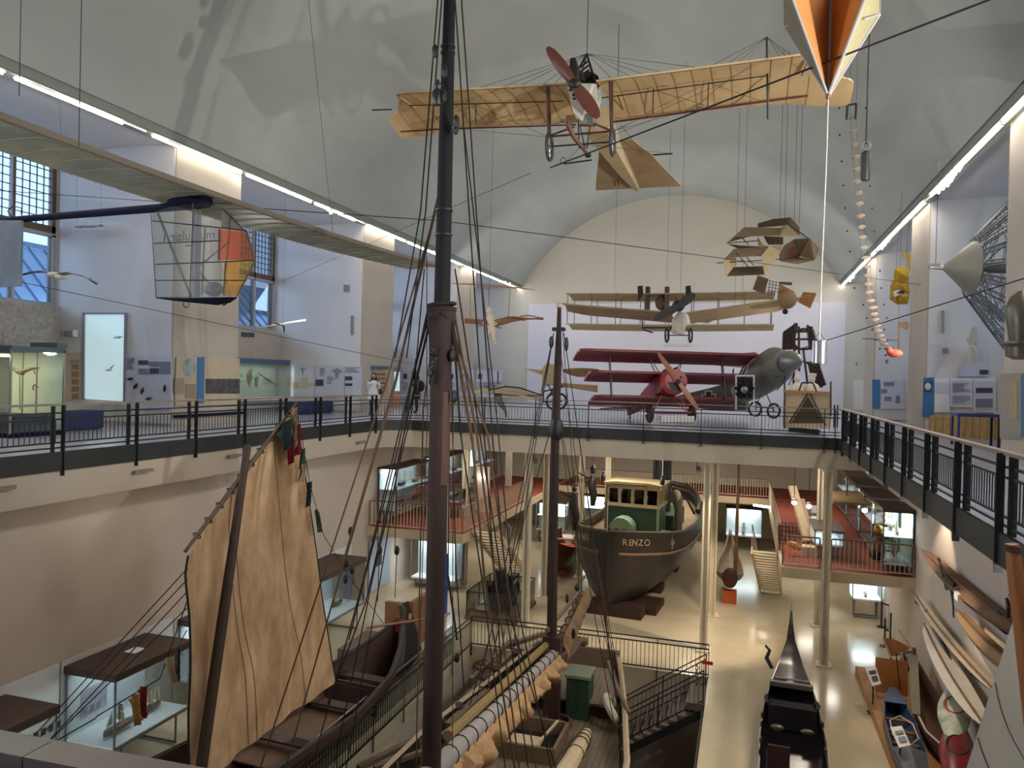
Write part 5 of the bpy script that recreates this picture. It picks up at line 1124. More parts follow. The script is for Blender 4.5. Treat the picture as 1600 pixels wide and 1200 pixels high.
part('round_end', MB().ell(at(1230, 468, Y=28.9), (.34, .3, .34), 14, 10), mat('ball_paper', (146, 116, 78), .7, var=.15), t)
part('wing_piece', MB().sheet(lambda u, v: at(1172+94*u, 476-14*u+9*v*math.sin(PI*min(1, .2+u*.8)), Y=29+.4*v), 14, 5, .04), CRE, t)
m = MB()
for k in range(5): m.tube(at(1198+5*k, 438+k, Y=29), at(1195+5*k, 460+k, Y=29), .01, n=4)
for k in range(4): m.tube(at(1199, 438+5*k, Y=29), at(1219, 442+5*k, Y=29), .01, n=4)
part('lattice', m, WIRE, t, kind='stuff')
part('figure_weight', MB().ell(at(1227, 487, Y=29), (.1, .08, .1), 8, 6), BLACK, t)
# --- cream gliders at the left of the far gallery ---
t = thing('flapping_wing_figure', 'cream mannequin with long curved linen wings hanging high left of the mizzen mast', 'mannequin', at(770, 537, Y=28))
def figure(sk, rad, m_, nm, parent, lv=2):
    me = bpy.data.meshes.new(nm); me.from_pydata([WM[parent.name].inverted() @ V(p) for p in sk[0]], sk[1], []); o = bpy.data.objects.new(nm, me); COL.objects.link(o); o.parent = parent
    md = o.modifiers.new('skin', 'SKIN'); 
    for i, r_ in enumerate(rad): me.skin_vertices[0].data[i].radius = (r_, r_*.9)
    me.skin_vertices[0].data[0].use_root = True; md.use_smooth_shade = True
    sb = o.modifiers.new('sub', 'SUBSURF'); sb.levels = sb.render_levels = lv; me.materials.append(m_); reg(o, WM[parent.name]); return o
MQ = mat('mannequin_cream', (216, 196, 170), .7); q = lambda x, y, d=0: at(x, y, Y=28+d)
figure(([q(769, 512), q(768, 505), q(767, 497), q(765, 491), q(764, 487), q(773, 499, .1), q(776, 506, .1), q(772, 508, -.1), q(758, 499, -.1), q(755, 506), q(762, 508, -.2), q(771, 518, .05), q(771, 527, .0), q(773, 535, .1), q(766, 517), q(763, 524, .1), q(764, 532, .2)],
        [(0, 1), (1, 2), (2, 3), (3, 4), (2, 5), (5, 6), (6, 7), (2, 8), (8, 9), (9, 10), (0, 11), (11, 12), (12, 13), (0, 14), (14, 15), (15, 16)]), [.13, .13, .14, .05, .05, .06, .045, .03, .06, .045, .03, .09, .06, .035, .09, .06, .035], MQ, 'body', t)
part('head', MB().ell(q(764, 484), (.085, .1, .12), 12, 9).ell(q(764, 485.5, -.1), (.02, .03, .03), 6, 5), MQ, t, each=True)
part('foot', MB().ell(q(775, 537, 0), (.1, .06, .04), 8, 5).ell(q(764, 534, .1), (.09, .06, .04), 8, 5), MQ, t, each=True)
part('right_wing', MB().sheet(lambda u, v: at(774+75*u, (503-9*math.sin(u*2.2))+(4+3*math.sin(u*12))*0+v*(8-4*u)-3*math.sin(PI*u*2)*(1-v), Y=28+.5*v), 20, 5, .02), cloth_mat('pinkish_linen', (206, 164, 130), .4, .1), t)
part('wing_batten', MB().path([q(772, 501), q(795, 495), q(820, 501)], .02, 5).path([q(812, 494), q(828, 493), q(849, 498)], .02, 5).path([q(744, 511), q(760, 506), q(784, 513)], .018, 5), mat('batten_wood', (112, 66, 42), .6), t, each=True)
part('left_wing', MB().sheet(lambda u, v: at(764-38*u, 500-3*u+8*v, Y=28+.5*v), 10, 4, .02), MATS['pinkish_linen'], t)
part('upper_wing', MB().sheet(lambda u, v: at(705+131*u, 443+10*u-3*math.sin(PI*u)+2.5*v*math.sin(PI*u), Y=29+.8*v), 24, 5, .03), MATS['pinkish_linen'], t)
for x0, y0, x1, y1 in ((797, 450, 794, 498), (735, 445, 735, 500), (764, 447, 764, 482)): wire(t, x0, y0, 28.4, x1, y1, 28.2, .01, None, 'support_wire')
hang(t, 764, 478, 28.3)
t = thing('bird_like_glider', 'pale cambered hang glider low over the far gallery left of the mizzen mast', 'glider', at(790, 640, Y=30))
part('wing', MB().sheet(lambda u, v: at(737+107*u, 622-17*math.sin(PI*min(1, .18+.82*u))**.8+v*(10-9*abs(u-.5)), Y=30-1.6*v), 24, 8, .03), CRE, t)
part('wing_batten', MB().path([at(771, 608, Y=28.9), at(790, 604, Y=28.9), at(812, 606, Y=28.9), at(848, 618, Y=29)], .03, 5).path([at(764, 614, Y=28.6), at(800, 618, Y=28.6), at(850, 618, Y=28.6)], .02, 5), BLACK, t, each=True)
part('frame_cross', MB().tube(at(758, 603, Y=29), at(774, 614, Y=29), .025).tube(at(774, 603, Y=29), at(762, 614, Y=29), .025).tube(at(764, 575, Y=29), at(767, 608, Y=29), .02).tube(at(778, 580, Y=29), at(778, 600, Y=29), .03), mat('dark_sticks', (62, 54, 48), .6), t, each=True)
part('pilot_dummy', MB().path([at(778, 615, Y=29), at(781, 628, Y=29.2), at(790, 642, Y=29.3), at(791, 652, Y=29.3)], [.16, .14, .06, .05], 8), mat('grey_dummy', (128, 124, 118), .7), t)
t = thing('tall_fin_glider', 'beige glider with rounded upright fin and wheels half hidden by the mizzen mast', 'glider', at(862, 650, Y=31))
part('fin', MB().slab([at(x, y, Y=31) for x, y in ((847, 605), (847, 577), (851, 570), (859, 568), (868, 570), (872, 580), (872, 600))], (0, .03, 0)), CRE, t)
part('left_tail_wing', MB().slab([at(x, y, Y=31.2) for x, y in ((819, 576), (847, 579), (847, 586))], (0, .3, .02)), CRE, t)
part('upper_wing', MB().sheet(lambda u, v: at(880+56*u, 583-8*math.sin(PI*(.25+.5*u))+v*(14*math.sin(PI*(.08+.84*u))), Y=30.5+.3*v), 14, 6, .02), BRN, t)
part('lower_wing', MB().sheet(lambda u, v: at(872+62*u, 598+4*u+v*(5+6*u), Y=30.3+.4*v), 10, 4, .02), YEL, t)
for x in (863, 876): part('wheel', MB().torus(at(x, 627, Y=30.5), .3, .05, (.8, -.6, 0), 18, 6), BLACK, t)
m = MB()
for q_ in ((848, 605, 850, 628), (856, 600, 870, 628), (870, 600, 858, 618), (848, 612, 880, 604), (848, 628, 878, 627)): m.tube(at(q_[0], q_[1], Y=30.6), at(q_[2], q_[3], Y=30.6), .03, n=5)
part('frame_strut', m, BLACK, t, each=True)
t = thing('dark_gondola_frame', 'tall dark brown airship gondola frame standing behind the pointed nose', 'exhibit', at(1255, 640, Y=33))
GB = mat('dark_brown_leather', (58, 36, 32), .6, var=.2)
part('left_wall_panel', MB().slab([at(x, y, Y=33) for x, y in ((1223, 546), (1224, 518), (1244, 504), (1247, 506), (1240, 545))], (0, .8, 0)), GB, t)
part('right_wall_panel', MB().slab([at(x, y, Y=33) for x, y in ((1262, 507), (1272, 515), (1276, 530), (1274, 545), (1266, 545))], (0, .8, 0)), GB, t)
m = MB()
for dy in (0, .5): m.torus(at(1256, 530, Y=33+dy), .42, .05, (0, 1, 0), 20, 6)
for q_ in ((1242, 505, 1240, 600), (1248, 510, 1249, 580), (1268, 510, 1283, 600), (1276, 530, 1285, 600), (1262, 512, 1290, 602), (1240, 545, 1275, 545), (1240, 530, 1275, 530), (1243, 518, 1268, 518), (1255, 545, 1262, 600), (1245, 560, 1280, 575)): m.tube(at(q_[0], q_[1], Y=33), at(q_[2], q_[3], Y=33), .05, n=6)
part('frame_bar', m, GB, t, each=True)
part('lower_panel', MB().slab([at(x, y, Y=33.2) for x, y in ((1262, 565), (1276, 565), (1290, 600), (1284, 606), (1270, 600))], (0, .3, 0)), GB, t)
t = thing('airship_car', 'beige trapezoid canvas car with dark triangular opening in the far right corner', 'exhibit', at(1262, 672, Y=27.6))
BG = mat('beige_canvas', (202, 180, 146), .8, var=.15, scale=3)
cc = [(1228, 612), (1296, 613), (1300, 640), (1297, 670), (1225, 668), (1226, 640)]
part('body', MB().slab([at(x, y, Y=27.4) for x, y in cc], (0, 1.3, 0)), BG, t)
part('dark_opening', MB().slab([at(x, y, Y=27.38) for x, y in ((1262, 620), (1287, 661), (1236, 661))], (0, .02, 0)), mat('opening_brown', (80, 66, 50), .9), t)
part('top_beam', MB().bar(at(1224, 611, Y=27.3), at(1297, 614, Y=27.3), .08), mat('orange_beam', (176, 120, 70), .6), t)
m = MB()
for q_ in ((1264, 612, 1233, 661), (1264, 612, 1290, 665), (1253, 598, 1248, 612), (1270, 598, 1276, 612), (1253, 598, 1270, 598), (1226, 596, 1226, 670), (1298, 596, 1298, 650)): m.tube(at(q_[0], q_[1], Y=27.3), at(q_[2], q_[3], Y=27.3), .03, n=5)
part('frame_bar', m, mat('car_frame', (70, 52, 42), .6), t, each=True)
part('underside', MB().bar(at(1232, 671, Y=27.6), at(1280, 675, Y=27.6), .3, .15), BLACK, t)
MW = mat('white_bust', (222, 212, 196), .7)
for x, lb, hat in ((1245, 'left white bust silhouette standing on the beige car', 0), (1269, 'right white bust with a round cap on the beige car', 1)):
    t = thing('white_bust', lb, 'mannequin', at(x, 611, Y=27.9)); b_ = at(x, 611, Y=27.9)
    part('torso', MB().lathe(b_, (0, 0, 1), [(0, .24), (.12, .24), (.22, .19), (.28, .08), (.33, .065)], 14), MW, t); part('head', MB().ell(b_+V((0, 0, .43)), (.1, .11, .14), 12, 8).ell(b_+V((0, -.11, .42)), (.02, .03, .03), 6, 4), MW, t, each=True)
    if hat: part('cap', MB().lathe(b_+V((0, 0, .5)), (0, 0, 1), [(0, .1), (.02, .13), (.1, .13), (.11, .05)], 12), MW, t)
# --- centipede kite, yellow kites, airship frame on the right ---
t = thing('centipede_kite', 'long chain kite of round discs hanging down to a small red dragon head', 'kite', at(1398, 553, Y=22))
D = [(1333, 163), (1333, 184), (1334, 205), (1336, 226), (1337, 246), (1339, 265), (1340, 284), (1341, 302), (1343, 319), (1345, 338), (1346, 355), (1348, 371), (1350, 387), (1352, 403), (1355, 417), (1356, 430), (1357, 444), (1358, 457), (1361, 470), (1364, 481), (1366, 491), (1368, 500), (1370, 509), (1372, 517), (1375, 525), (1378, 532), (1382, 539), (1387, 545), (1391, 549)]
DSC = cloth_mat('disc_paper', (196, 180, 160), .5, .1)
pts_ = [at(x, y, Y=22) for x, y in D]
for p in pts_: part('disc', MB().lathe(p, (0, .35, 1), [(0, .08), (.003, .1), (.012, .1), (.015, .08)], 14), DSC, t)
for sx in (-.07, .07): part('string', MB().path([p+V((sx, 0, 0)) for p in pts_], .004, 3), WIRE, t)
for i, (x, y) in enumerate(D[::2]):
    for s in (-22 if i < 9 else -12, 20): part('balance_feather', MB().ell(at(x+s*(1 if i < 11 else .6), y+6, Y=22), (.028, .02, .028), 6, 4), BLACK, t)
part('dragon_head', MB().ell(at(1398, 552, Y=22), (.2, .12, .11), 10, 7).ell(at(1391, 548, Y=21.9), (.08, .06, .08), 8, 6), mat('dragon_red', (190, 90, 70), .6, var=.3, scale=9), t, each=True)
for _x in (-.08, .08): part('string', MB().tube(pts_[0]+V((_x, 0, 0)), V((pts_[0].x+_x, 22, 12.5)), .004, n=3), WIRE, t)
part('horn', MB().tube(at(1394, 548, Y=22), at(1397, 543, Y=22), .015).tube(at(1388, 548, Y=22), at(1385, 543, Y=22), .015), mat('dragon_blue', (54, 52, 96), .6), t, each=True)
part('cross_stick', MB().tube(at(1348, 529, Y=22), at(1404, 532, Y=22), .012), BLACK, t)
t = thing('square_kite_tail', 'small dark open frame with thin strips above the disc chain', 'kite', at(1330, 190, Y=21))
m = MB()
for q_ in ((1324, 165, 1323, 187, .03), (1338, 162, 1337, 186, .03), (1325, 164, 1338, 162, .02)): m.tube(at(q_[0], q_[1], Y=21), at(q_[2], q_[3], Y=21), q_[4], n=4)
part('frame_strip', m, mat('grey_strip', (74, 74, 68), .7), t, each=True)
t = thing('yellow_cell_kite', 'yellow multi-cell paper kite beside the right pier', 'kite', at(1405, 478, Y=29.5)); YK = cloth_mat('yellow_paper', (214, 178, 62), .4, .15)
for q_ in ([(1396, 432), (1398, 420), (1410, 415), (1420, 422), (1421, 435), (1412, 443), (1400, 442)], [(1391, 446), (1396, 436), (1410, 443), (1420, 436), (1422, 460), (1408, 456), (1397, 458)], [(1391, 446), (1397, 458), (1402, 476), (1390, 468)], [(1402, 476), (1398, 459), (1410, 457), (1421, 460), (1419, 475)]):
    c_ = sum((at(x, y, Y=29.5) for x, y in q_), V((0, 0, 0)))/len(q_)
    m = MB(); P_ = [at(x, y, Y=29.5) for x, y in q_]; m.add(P_+[c_+V((0, -.25, 0)), c_+V((0, .12, 0))], [(i, (i+1) % len(P_), len(P_)) for i in range(len(P_))]+[(i, (i+1) % len(P_), len(P_)+1) for i in range(len(P_))])
    part('paper_cell', m, YK, t)
part('white_panel', MB().slab([at(x, y, Y=29.1) for x, y in ((1395, 455), (1405, 453), (1412, 452), (1411, 458), (1398, 464))], (0, .02, 0)), WHITE, t); part('dark_gap', MB().slab([at(x, y, Y=29.08) for x, y in ((1400, 458), (1411, 452), (1413, 459))], (0, .02, 0)), BLACK, t)
for x in (1400, 1416): part('suspension_wire', MB().tube(at(x, 425, Y=29.5), V((at(x, 425, Y=29.5).x, 29.0, 8.1)), .005, n=3), WIRE, t)
t = thing('yellow_bird_kite', 'small yellow bird-shaped kite above the multi-cell yellow kite', 'kite', at(1418, 420, Y=29.8))
part('wing', MB().slab([at(x, y, Y=29.8) for x, y in ((1409, 396), (1416, 395), (1423, 399), (1423, 424), (1420, 420), (1419, 404), (1413, 401))], (0, .04, 0)), YK, t)
part('suspension_wire', MB().tube(at(1416, 396, Y=29.8), V((at(1416, 396, Y=29.8).x, 29.6, 8.1)), .005, n=3), WIRE, t)
# airship nose frame
t = thing('airship_nose_frame', 'grey metal girder nose of an airship with solid cone hanging by the right wall', 'exhibit', (7, 24, 3.0))
ALU = mat('aged_aluminium', (132, 132, 130), .45, .4, var=.2, scale=6); tip = at(1471, 418, Y=23.6); axd = V((1, .12, -.02)).normalized(); _, sa, ua = basis(axd)
part('nose_cone', MB().lathe(tip, axd, [(0, .03), (.1, .12), (.76, .73), (.78, .73)], 26), mat('cone_sheet', (140, 138, 128), .5, .3, var=.1, scale=2), t)
part('tip_fitting', MB().tube(tip-axd*.3, tip+axd*.05, .05, .07, 10).box(tip-axd*.2+V((0, 0, .06)), (.3, .12, .08)), STEEL, t, each=True)
NG = 16; RD = [(.78, .73), (1.2, 1.22), (1.65, 1.75), (2.15, 2.32), (2.7, 2.9)]
def gp(i, r_): a = 2*PI*i/NG; return (sa*math.cos(a)+ua*math.sin(a))*r_
for i in range(NG):
    m = MB()
    for (l0, r0_), (l1, r1_) in zip(RD, RD[1:]):
        a0, a1 = tip+axd*l0+gp(i, r0_), tip+axd*l1+gp(i, r1_); tn = (a1-a0).normalized(); nm_ = tn.cross(gp(i, 1)).normalized()*.07; nr = gp(i, 1).normalized()*.11
        for o_ in (nm_+nr, -nm_+nr, -nr*.6): m.tube(a0+o_, a1+o_, .022, n=4)
        for k in range(6):
            q0, q1 = a0.lerp(a1, k/6), a0.lerp(a1, (k+1)/6); m.tube(q0+nm_+nr, q1-nr*.6, .008, n=3).tube(q0-nm_+nr, q1-nr*.6, .008, n=3).tube(q0+nm_+nr, q1-nm_+nr, .008, n=3)
    part('lattice_girder', m, ALU, t)
for l_, r_ in RD[1:]:
    m = MB()
    for i in range(NG):
        a0, a1 = tip+axd*l_+gp(i, r_), tip+axd*l_+gp(i+1, r_)
        for o_ in (gp(i+.5, .07), gp(i+.5, -.07)): m.tube(a0+o_, a1+o_, .014, n=4)
        for k in range(4): q0, q1 = a0.lerp(a1, k/4), a0.lerp(a1, (k+1)/4); m.tube(q0+gp(i+.5, .07), q1-gp(i+.5, .07), .008, n=3)
    part('ring_girder', m, ALU, t)
part('axial_tube', MB().tube(tip+axd*.9, tip+axd*2.6, .13, .15, 14), STEEL, t)
m = MB()
for i in range(0, NG, 2): m.tube(tip+axd*1.0+gp(i, .1), tip+axd*1.95+gp(i, 2.0), .02, n=4).tube(tip+axd*2.3+gp(i, .1), tip+axd*2.5+gp(i+1, 2.7), .02, n=4)
part('radial_stay', m, ALU, t, each=True)
part('suspension_wire', MB().tube(tip-axd*.15, tip-axd*.15+V((0, 0, 3)), .008, n=4), WIRE, t)
t = thing('airship_bomb', 'dull brass ship-lantern-like object on a bracket at the right edge', 'exhibit', at(1592, 560, Y=14))
part('body', MB().lathe(at(1594, 562, Y=14), (0, 0, 1), [(0, .1), (.05, .2), (.2, .22), (.25, .3), (.28, .3), (.3, .16), (.55, .2), (.8, .24), (1.0, .17), (1.1, .05)], 20), mat('dull_bronze', (104, 98, 84), .4, .5, var=.2), t)
part('bracket', MB().bar(at(1594, 555, Y=14), (5.95, 18.0, at(1594, 555, Y=14).z), .06), DARK, t)
# hanging bird, small model aircraft
t = thing('stuffed_gull', 'white bird with dark wing tips gliding below the long clear wing', 'bird', at(90, 433, Y=14))
part('body', MB().ell(at(90, 431, Y=14), (.11, .3, .08), 12, 8).ell(at(90, 432, Y=13.7), (.05, .08, .05), 8, 6), mat('gull_white', (200, 198, 192), .8), t, each=True)
m = MB()
for L_, sg in (([(90, 430), (70, 425), (50, 426), (31, 431)], 1), ([(90, 430), (110, 427), (130, 432), (152, 443)], 1)):
    P_ = [at(x, y, Y=14) for x, y in L_]
    m.loft([[p+V((0, -w2, .015)), p+V((0, 0, .03)), p+V((0, w2, 0)), p+V((0, 0, -.01))] for p, w2 in zip(P_, (.14, .12, .08, .02))])
part('wing', m, mat('gull_wing', (148, 144, 138), .8, var=.3, scale=6), t, each=True)
part('wing_tip', MB().tube(at(140, 436, Y=14), at(152, 445, Y=14), .03, .01).tube(at(44, 427, Y=14), at(31, 431, Y=14), .025, .008), BLACK, t, each=True)
part('suspension_wire', MB().tube(at(90, 430, Y=14), V((at(90, 430, Y=14).x, 14, 8.1)), .004, n=3), WIRE, t)
t = thing('model_glider', 'white model aircraft with slender wing hanging before the second left window', 'model', at(445, 505, Y=27))
part('wing', MB().sheet(lambda u, v: at(400+78*u, 512-13*u+2*v, Y=22+.3*v), 10, 3, .02), WHITE, t); part('fuselage', MB().path([at(430, 505, Y=21.9), at(443, 511, Y=21.9), at(444, 520, Y=22)], [.04, .06, .02], 6), BLACK, t)
part('suspension_wire', MB().tube(at(442, 508, Y=22), V((at(442, 508, Y=22).x, 22, 8.1)), .004, n=3), WIRE, t)

# ---------------- gallery exhibits ----------------
def pan(t, nm, pts, m, X=None, Y=None, th=.02, label=None, each=False):
    P_ = [at(x, y, X=X, Y=Y) for x, y in pts]; v = V((th, 0, 0)) if X is not None else V((0, th, 0))
    return part(nm, MB().slab(P_, v), m, t, label)
def rect(x0, y0, x1, y1, k=0): return [(x0, y0), (x1, y0+k), (x1, y1+k), (x0, y1)]
INK = mat('print_grey', (120, 122, 136), .7); INKD = mat('print_dark', (62, 64, 74), .7); PAP = mat('panel_lavender', (198, 198, 212), .55, var=.04); PAPW = mat('panel_white', (224, 222, 222), .55); BLU = mat('panel_blue', (62, 112, 158), .5); TAN = mat('panel_tan', (192, 176, 150), .6, var=.08)
def textlines(t, x0, y0, x1, n, dy, X=None, Y=None, k=0):
    m = MB()
    for i in range(n):
        xe = x1-(x1-x0)*random.uniform(0, .4); P_ = [at(x, y, X=X, Y=Y) for x, y in ((x0, y0+i*dy), (xe, y0+i*dy+k), (xe, y0+i*dy+k+.9), (x0, y0+i*dy+.9))]
        m.slab(P_, V((-.012, 0, 0)) if X is not None and X > 0 else V((.012, 0, 0)) if X is not None else V((0, -.012, 0)))
    part('text_lines', m, INK, t, kind='stuff')
A1, A2 = 17.93, 29.13     # just before the pier sides
# sign on the first pier
t = thing('aircraft_name_sign', 'small cream name sign hanging before the first left pier', 'sign', at(139, 358, Y=17.6))
pan(t, 'sign_board', [(112, 348), (165, 347), (165, 358), (112, 360)], mat('sign_cream', (196, 190, 176), .5), Y=17.6)
text('sign_lettering', 'Rochelt Musculair I, 1984', mat('sign_ink', (60, 58, 58), .6), .1, plane_frame(at(139, 353.5, Y=17.57), (1, .0, 0), (0, 0, 1)), t, .003)
for x in (120, 158): part('sign_wire', MB().tube(at(x, 347, Y=17.6), at(x, 220, Y=17.6), .004, n=3), WIRE, t)
t = thing('stone_parapet', 'grey spotted stone parapet under the first left window', 'parapet', (-19.7, 13, 1.9))
SPOT = mat('spotted_stone', (164, 158, 150), .8, col2=(128, 124, 120), scale=9, detail=8)
part('slab', MB().bx((-19.88, 9.9, 2.1), (-19.55, 17.7, 3.42)), SPOT, t)
t = thing('stone_parapet', 'warm grey stone parapet under the second left window', 'parapet', (-19.7, 25, 1.9))
part('slab', MB().bx((-19.88, 21.0, 2.15), (-19.55, 29.0, 3.42)), mat('warm_grey_stone', (174, 162, 152), .8, var=.1), t)
t = thing('wall_speaker', 'small grey box on the first pier side left of the tall bright niche', 'speaker', at(108, 522, Y=A1)); part('case', MB().box(at(109, 522, Y=A1-.12), (.2, .22, .16)), mat('speaker_grey', (120, 124, 134), .5), t); part('bracket', MB().box(at(117, 521, Y=A1-.1), (.06, .16, .2)), WHITE, t)
# bird skeleton showcase
CY = mat('case_back_warm', (232, 232, 196), .7); CG = mat('case_back_green', (222, 234, 212), .7)
t = thing('bird_skeleton_showcase', 'large lit glass showcase with a winged skeleton at the left edge', 'showcase', (-17, 13.6, 0))
part('base', MB().bx((-19.6, 13.15, 0), (-15.9, 14.6, .12)), NAVY, t); part('top_frame', MB().bx((-19.6, 13.15, 2.0), (-15.9, 14.6, 2.12)), mat('case_blue_grey', (74, 92, 100), .5), t)
part('end_beam', MB().bx((-16.7, 14.3, 2.12), (-15.85, 14.6, 2.24)), mat('case_dark_grey', (88, 88, 84), .6), t)
part('back_wall', MB().bx((-19.6, 14.55, .12), (-16.5, 14.6, 2.0)), CY, t); part('side_wall', MB().bx((-16.5, 14.55, .12), (-15.95, 14.6, 2.0)), CG, t)
part('glass_pane', MB().bx((-15.92, 13.15, .12), (-15.91, 14.6, 2.0)), GLASS, t); part('glass_pane', MB().bx((-19.6, 13.15, .12), (-15.92, 13.16, 2.0)), GLASS, t)
m = MB()
for y in (13.16, 14.57): m.bx((-15.94, y-.02, .1), (-15.9, y+.02, 2.05))
for x in (-17.2, -16.75): m.bx((x-.012, 14.53, .1), (x+.012, 14.56, 2.0))
part('glazing_bar', m, STEEL, t, each=True)
part('plinth', MB().bx((-17.8, 13.4, .12), (-16.1, 14.4, .5)), mat('plinth_dark', (42, 60, 74), .6, var=.2), t)
q_ = lambda x, y, d=0: at(x, y, Y=13.9+d); BONE = mat('bone', (146, 124, 92), .7, var=.2)
p = part('skeleton', MB().path([q_(8, 574), q_(20, 576), q_(30, 581), q_(40, 579), q_(52, 575), q_(62, 575)], [.01, .03, .07, .05, .03, .012], 6).path([q_(32, 582), q_(36, 583)], .06, 6), BONE, t, each=True)
part('skeleton_rod', MB().tube(q_(31, 583), q_(31, 640), .012), STEEL, t); part('small_skeleton', MB().torus(q_(55, 606), .07, .02, (0, 1, 0), 10, 4, 0, 4).torus(q_(56, 580), .06, .015, (0, 1, 0), 10, 4, 0, 4.5), BONE, t, each=True)
light('AREA', 'showcase_lamp', (-17.6, 13.5, 1.98), (-17.6, 13.8, 0), 60, (1, .97, .82), 3.2, 1.6)
# text panel with five small pictures
t = thing('small_picture_panel', 'cream panel with five small square pictures left of the tall bright niche', 'panel', at(115, 625, Y=A1))
pan(t, 'board', [(94, 552), (126, 552), (127, 625), (96, 627)], TAN, Y=A1, th=.03)
for i in range(5): pan(t, 'picture', rect(112, 569+11.6*i, 122, 577.5+11.6*i), mat('sepia_picture', (150, 124, 92), .6, var=.2), Y=A1-.02)
textlines(t, 108, 563, 124, 2, 2.2, Y=A1-.01)
t = thing('lit_bird_niche', 'tall bright pale blue niche with two flying birds on the first pier', 'showcase', at(162, 628, Y=A1))
nm_ = bpy.data.materials.new('niche_glow'); nm_.use_nodes = True; nb = nm_.node_tree.nodes['Principled BSDF']; nb.inputs['Base Color'].default_value = (*lin((190, 216, 222)), 1); nb.inputs['Emission Color'].default_value = (*lin((196, 222, 226)), 1); nb.inputs['Emission Strength'].default_value = .42  # the back panel itself glows, standing in for the lighting inside the niche
pan(t, 'glow_panel', [(131, 491), (194, 491), (192, 627), (130, 623)], nm_, Y=A1, th=.03)
pan(t, 'frame', [(129, 488.5), (196, 488.5), (196, 491), (129, 491)], mat('niche_frame', (126, 130, 140), .5), Y=A1-.05, th=.08); pan(t, 'frame', [(129, 488.5), (131, 488.5), (130.5, 625), (128, 625)], MATS['niche_frame'], Y=A1-.05, th=.08); pan(t, 'frame', [(194, 488.5), (196, 488.5), (194, 628), (192, 628)], MATS['niche_frame'], Y=A1-.05, th=.08)
part('ledge', MB().bar(at(127, 627, Y=A1-.08), at(194, 631, Y=A1-.08), .14, .03), WHITE, t)
for x, y in ((185, 527), (172, 578)):
    b_ = part('bird', MB().ell(at(x, y, Y=A1-.15), (.06, .06, .045), 8, 6), WHITE, t)
    part('wings', MB().path([at(x-7, y+(1 if x > 180 else 1), Y=A1-.15), at(x, y-1, Y=A1-.15), at(x+6, y+(0 if x > 180 else -8), Y=A1-.15)], [.01, .025, .008], 4), INKD, b_)
t = thing('bird_photo_panel', 'lavender panel with photographs and black birds on the first pier side', 'panel', at(232, 640, Y=A1))
pan(t, 'board', [(197, 555), (268, 556), (268, 640), (196, 641)], PAP, Y=A1, th=.03)
for q in ((216, 563, 231, 570), (216, 576, 231, 584), (233, 565, 248, 572), (233, 575, 248, 584), (250, 565, 265, 584)): pan(t, 'photograph', rect(*q), INK if q[0] != 216 or q[1] > 570 else INKD, Y=A1-.02)
pan(t, 'photograph', rect(234, 576, 247, 583), INKD, Y=A1-.03)
textlines(t, 198, 559, 210, 9, 2.1, Y=A1-.01)
for x, y, a in ((203, 592, .3), (211, 604, .9), (222, 611, 1.2), (257, 607, 1.5), (232, 623, .2)):
    c = at(x, y, Y=A1-.05); part('bird_silhouette', MB().path([c-V((math.cos(a)*.1, 0, math.sin(a)*.1)), c, c+V((math.cos(a)*.12, 0, math.sin(a)*.12))], [.015, .05, .01], 5), BLACK, t)
t = thing('globe_panel', 'grey panel with a blue globe, blue stripe and dark photo on the first pier front', 'panel', (PL, 19.5, .6)); X_ = PL+.03
pan(t, 'board', [(275, 558), (374, 560), (373, 632), (273, 634)], TAN, X=X_, th=.02)
pan(t, 'blue_stripe', [(308, 558), (319, 558), (318, 630), (307, 631)], BLU, X=X_+.02)
part('globe_disc', MB().lathe(at(295, 574, X=X_+.01), (1, 0, 0), [(0, .27), (.02, .27)], 24), mat('globe_blue', (108, 146, 156), .6, col2=(164, 170, 162), scale=4), t)
for q in ((272.5, 591, 287, 616), (289, 600, 305, 622)): pan(t, 'picture', rect(*q), mat('faded_picture', (156, 144, 128), .6, var=.15), X=X_+.02)
pan(t, 'dark_photograph', rect(321, 592, 374, 615), mat('birds_photo', (92, 90, 92), .6, col2=(52, 52, 56), scale=6), X=X_+.02); textlines(t, 276, 561, 284, 7, 2.2, X=X_)
part('plinth_bench', MB().bx((PL+.05, 18.0, .28), (PL+.18, 21.1, .36)), NAVY, t)
# second bay showcase
t = thing('bone_showcase', 'bright greenish lit showcase with wings and bones under the second left window', 'showcase', (-19, 25, .5))
part('back_wall', MB().bx((-19.88, 21.0, .6), (-19.8, 29.0, 2.0)), CG, t); part('head_board', MB().bx((-19.88, 21.0, 2.0), (-19.1, 29.05, 2.2)), mat('head_blue', (70, 92, 118), .5), t); part('ledge', MB().bx((-19.88, 21.0, .5), (-18.95, 29.05, .62)), WHITE, t)
part('glass_pane', MB().bx((-19.0, 21.0, .62), (-18.98, 29, 2.0)), GLASS, t)
for pts in ([(384, 585), (392, 575), (394, 590), (390, 605), (386, 598)], [(398, 590), (403, 588), (402, 606), (398, 602)]): pan(t, 'feathered_wing', pts, mat('feather_tan', (196, 172, 136), .8, var=.2), X=-19.3)
m = MB()
for i in range(8): m.tube(at(404+i*3.5, 582+i*2.5, X=-19.3), at(409+i*3.6, 588+i*2.4, X=-19.3), .02, .008, 5)
part('bone', m, mat('dark_bone', (70, 62, 54), .7), t, each=True)
light('AREA', 'showcase_lamp', (-19.2, 25, 1.98), (-19.25, 25, 0), 50, (.92, 1, .92), .25, 7.5)
t = thing('window_label', 'dark grey label strip below the second left window', 'sign', at(387, 522, X=-19.53)); pan(t, 'strip', [(377, 519), (397, 520), (397, 527), (377, 526)], INKD, X=-19.54)
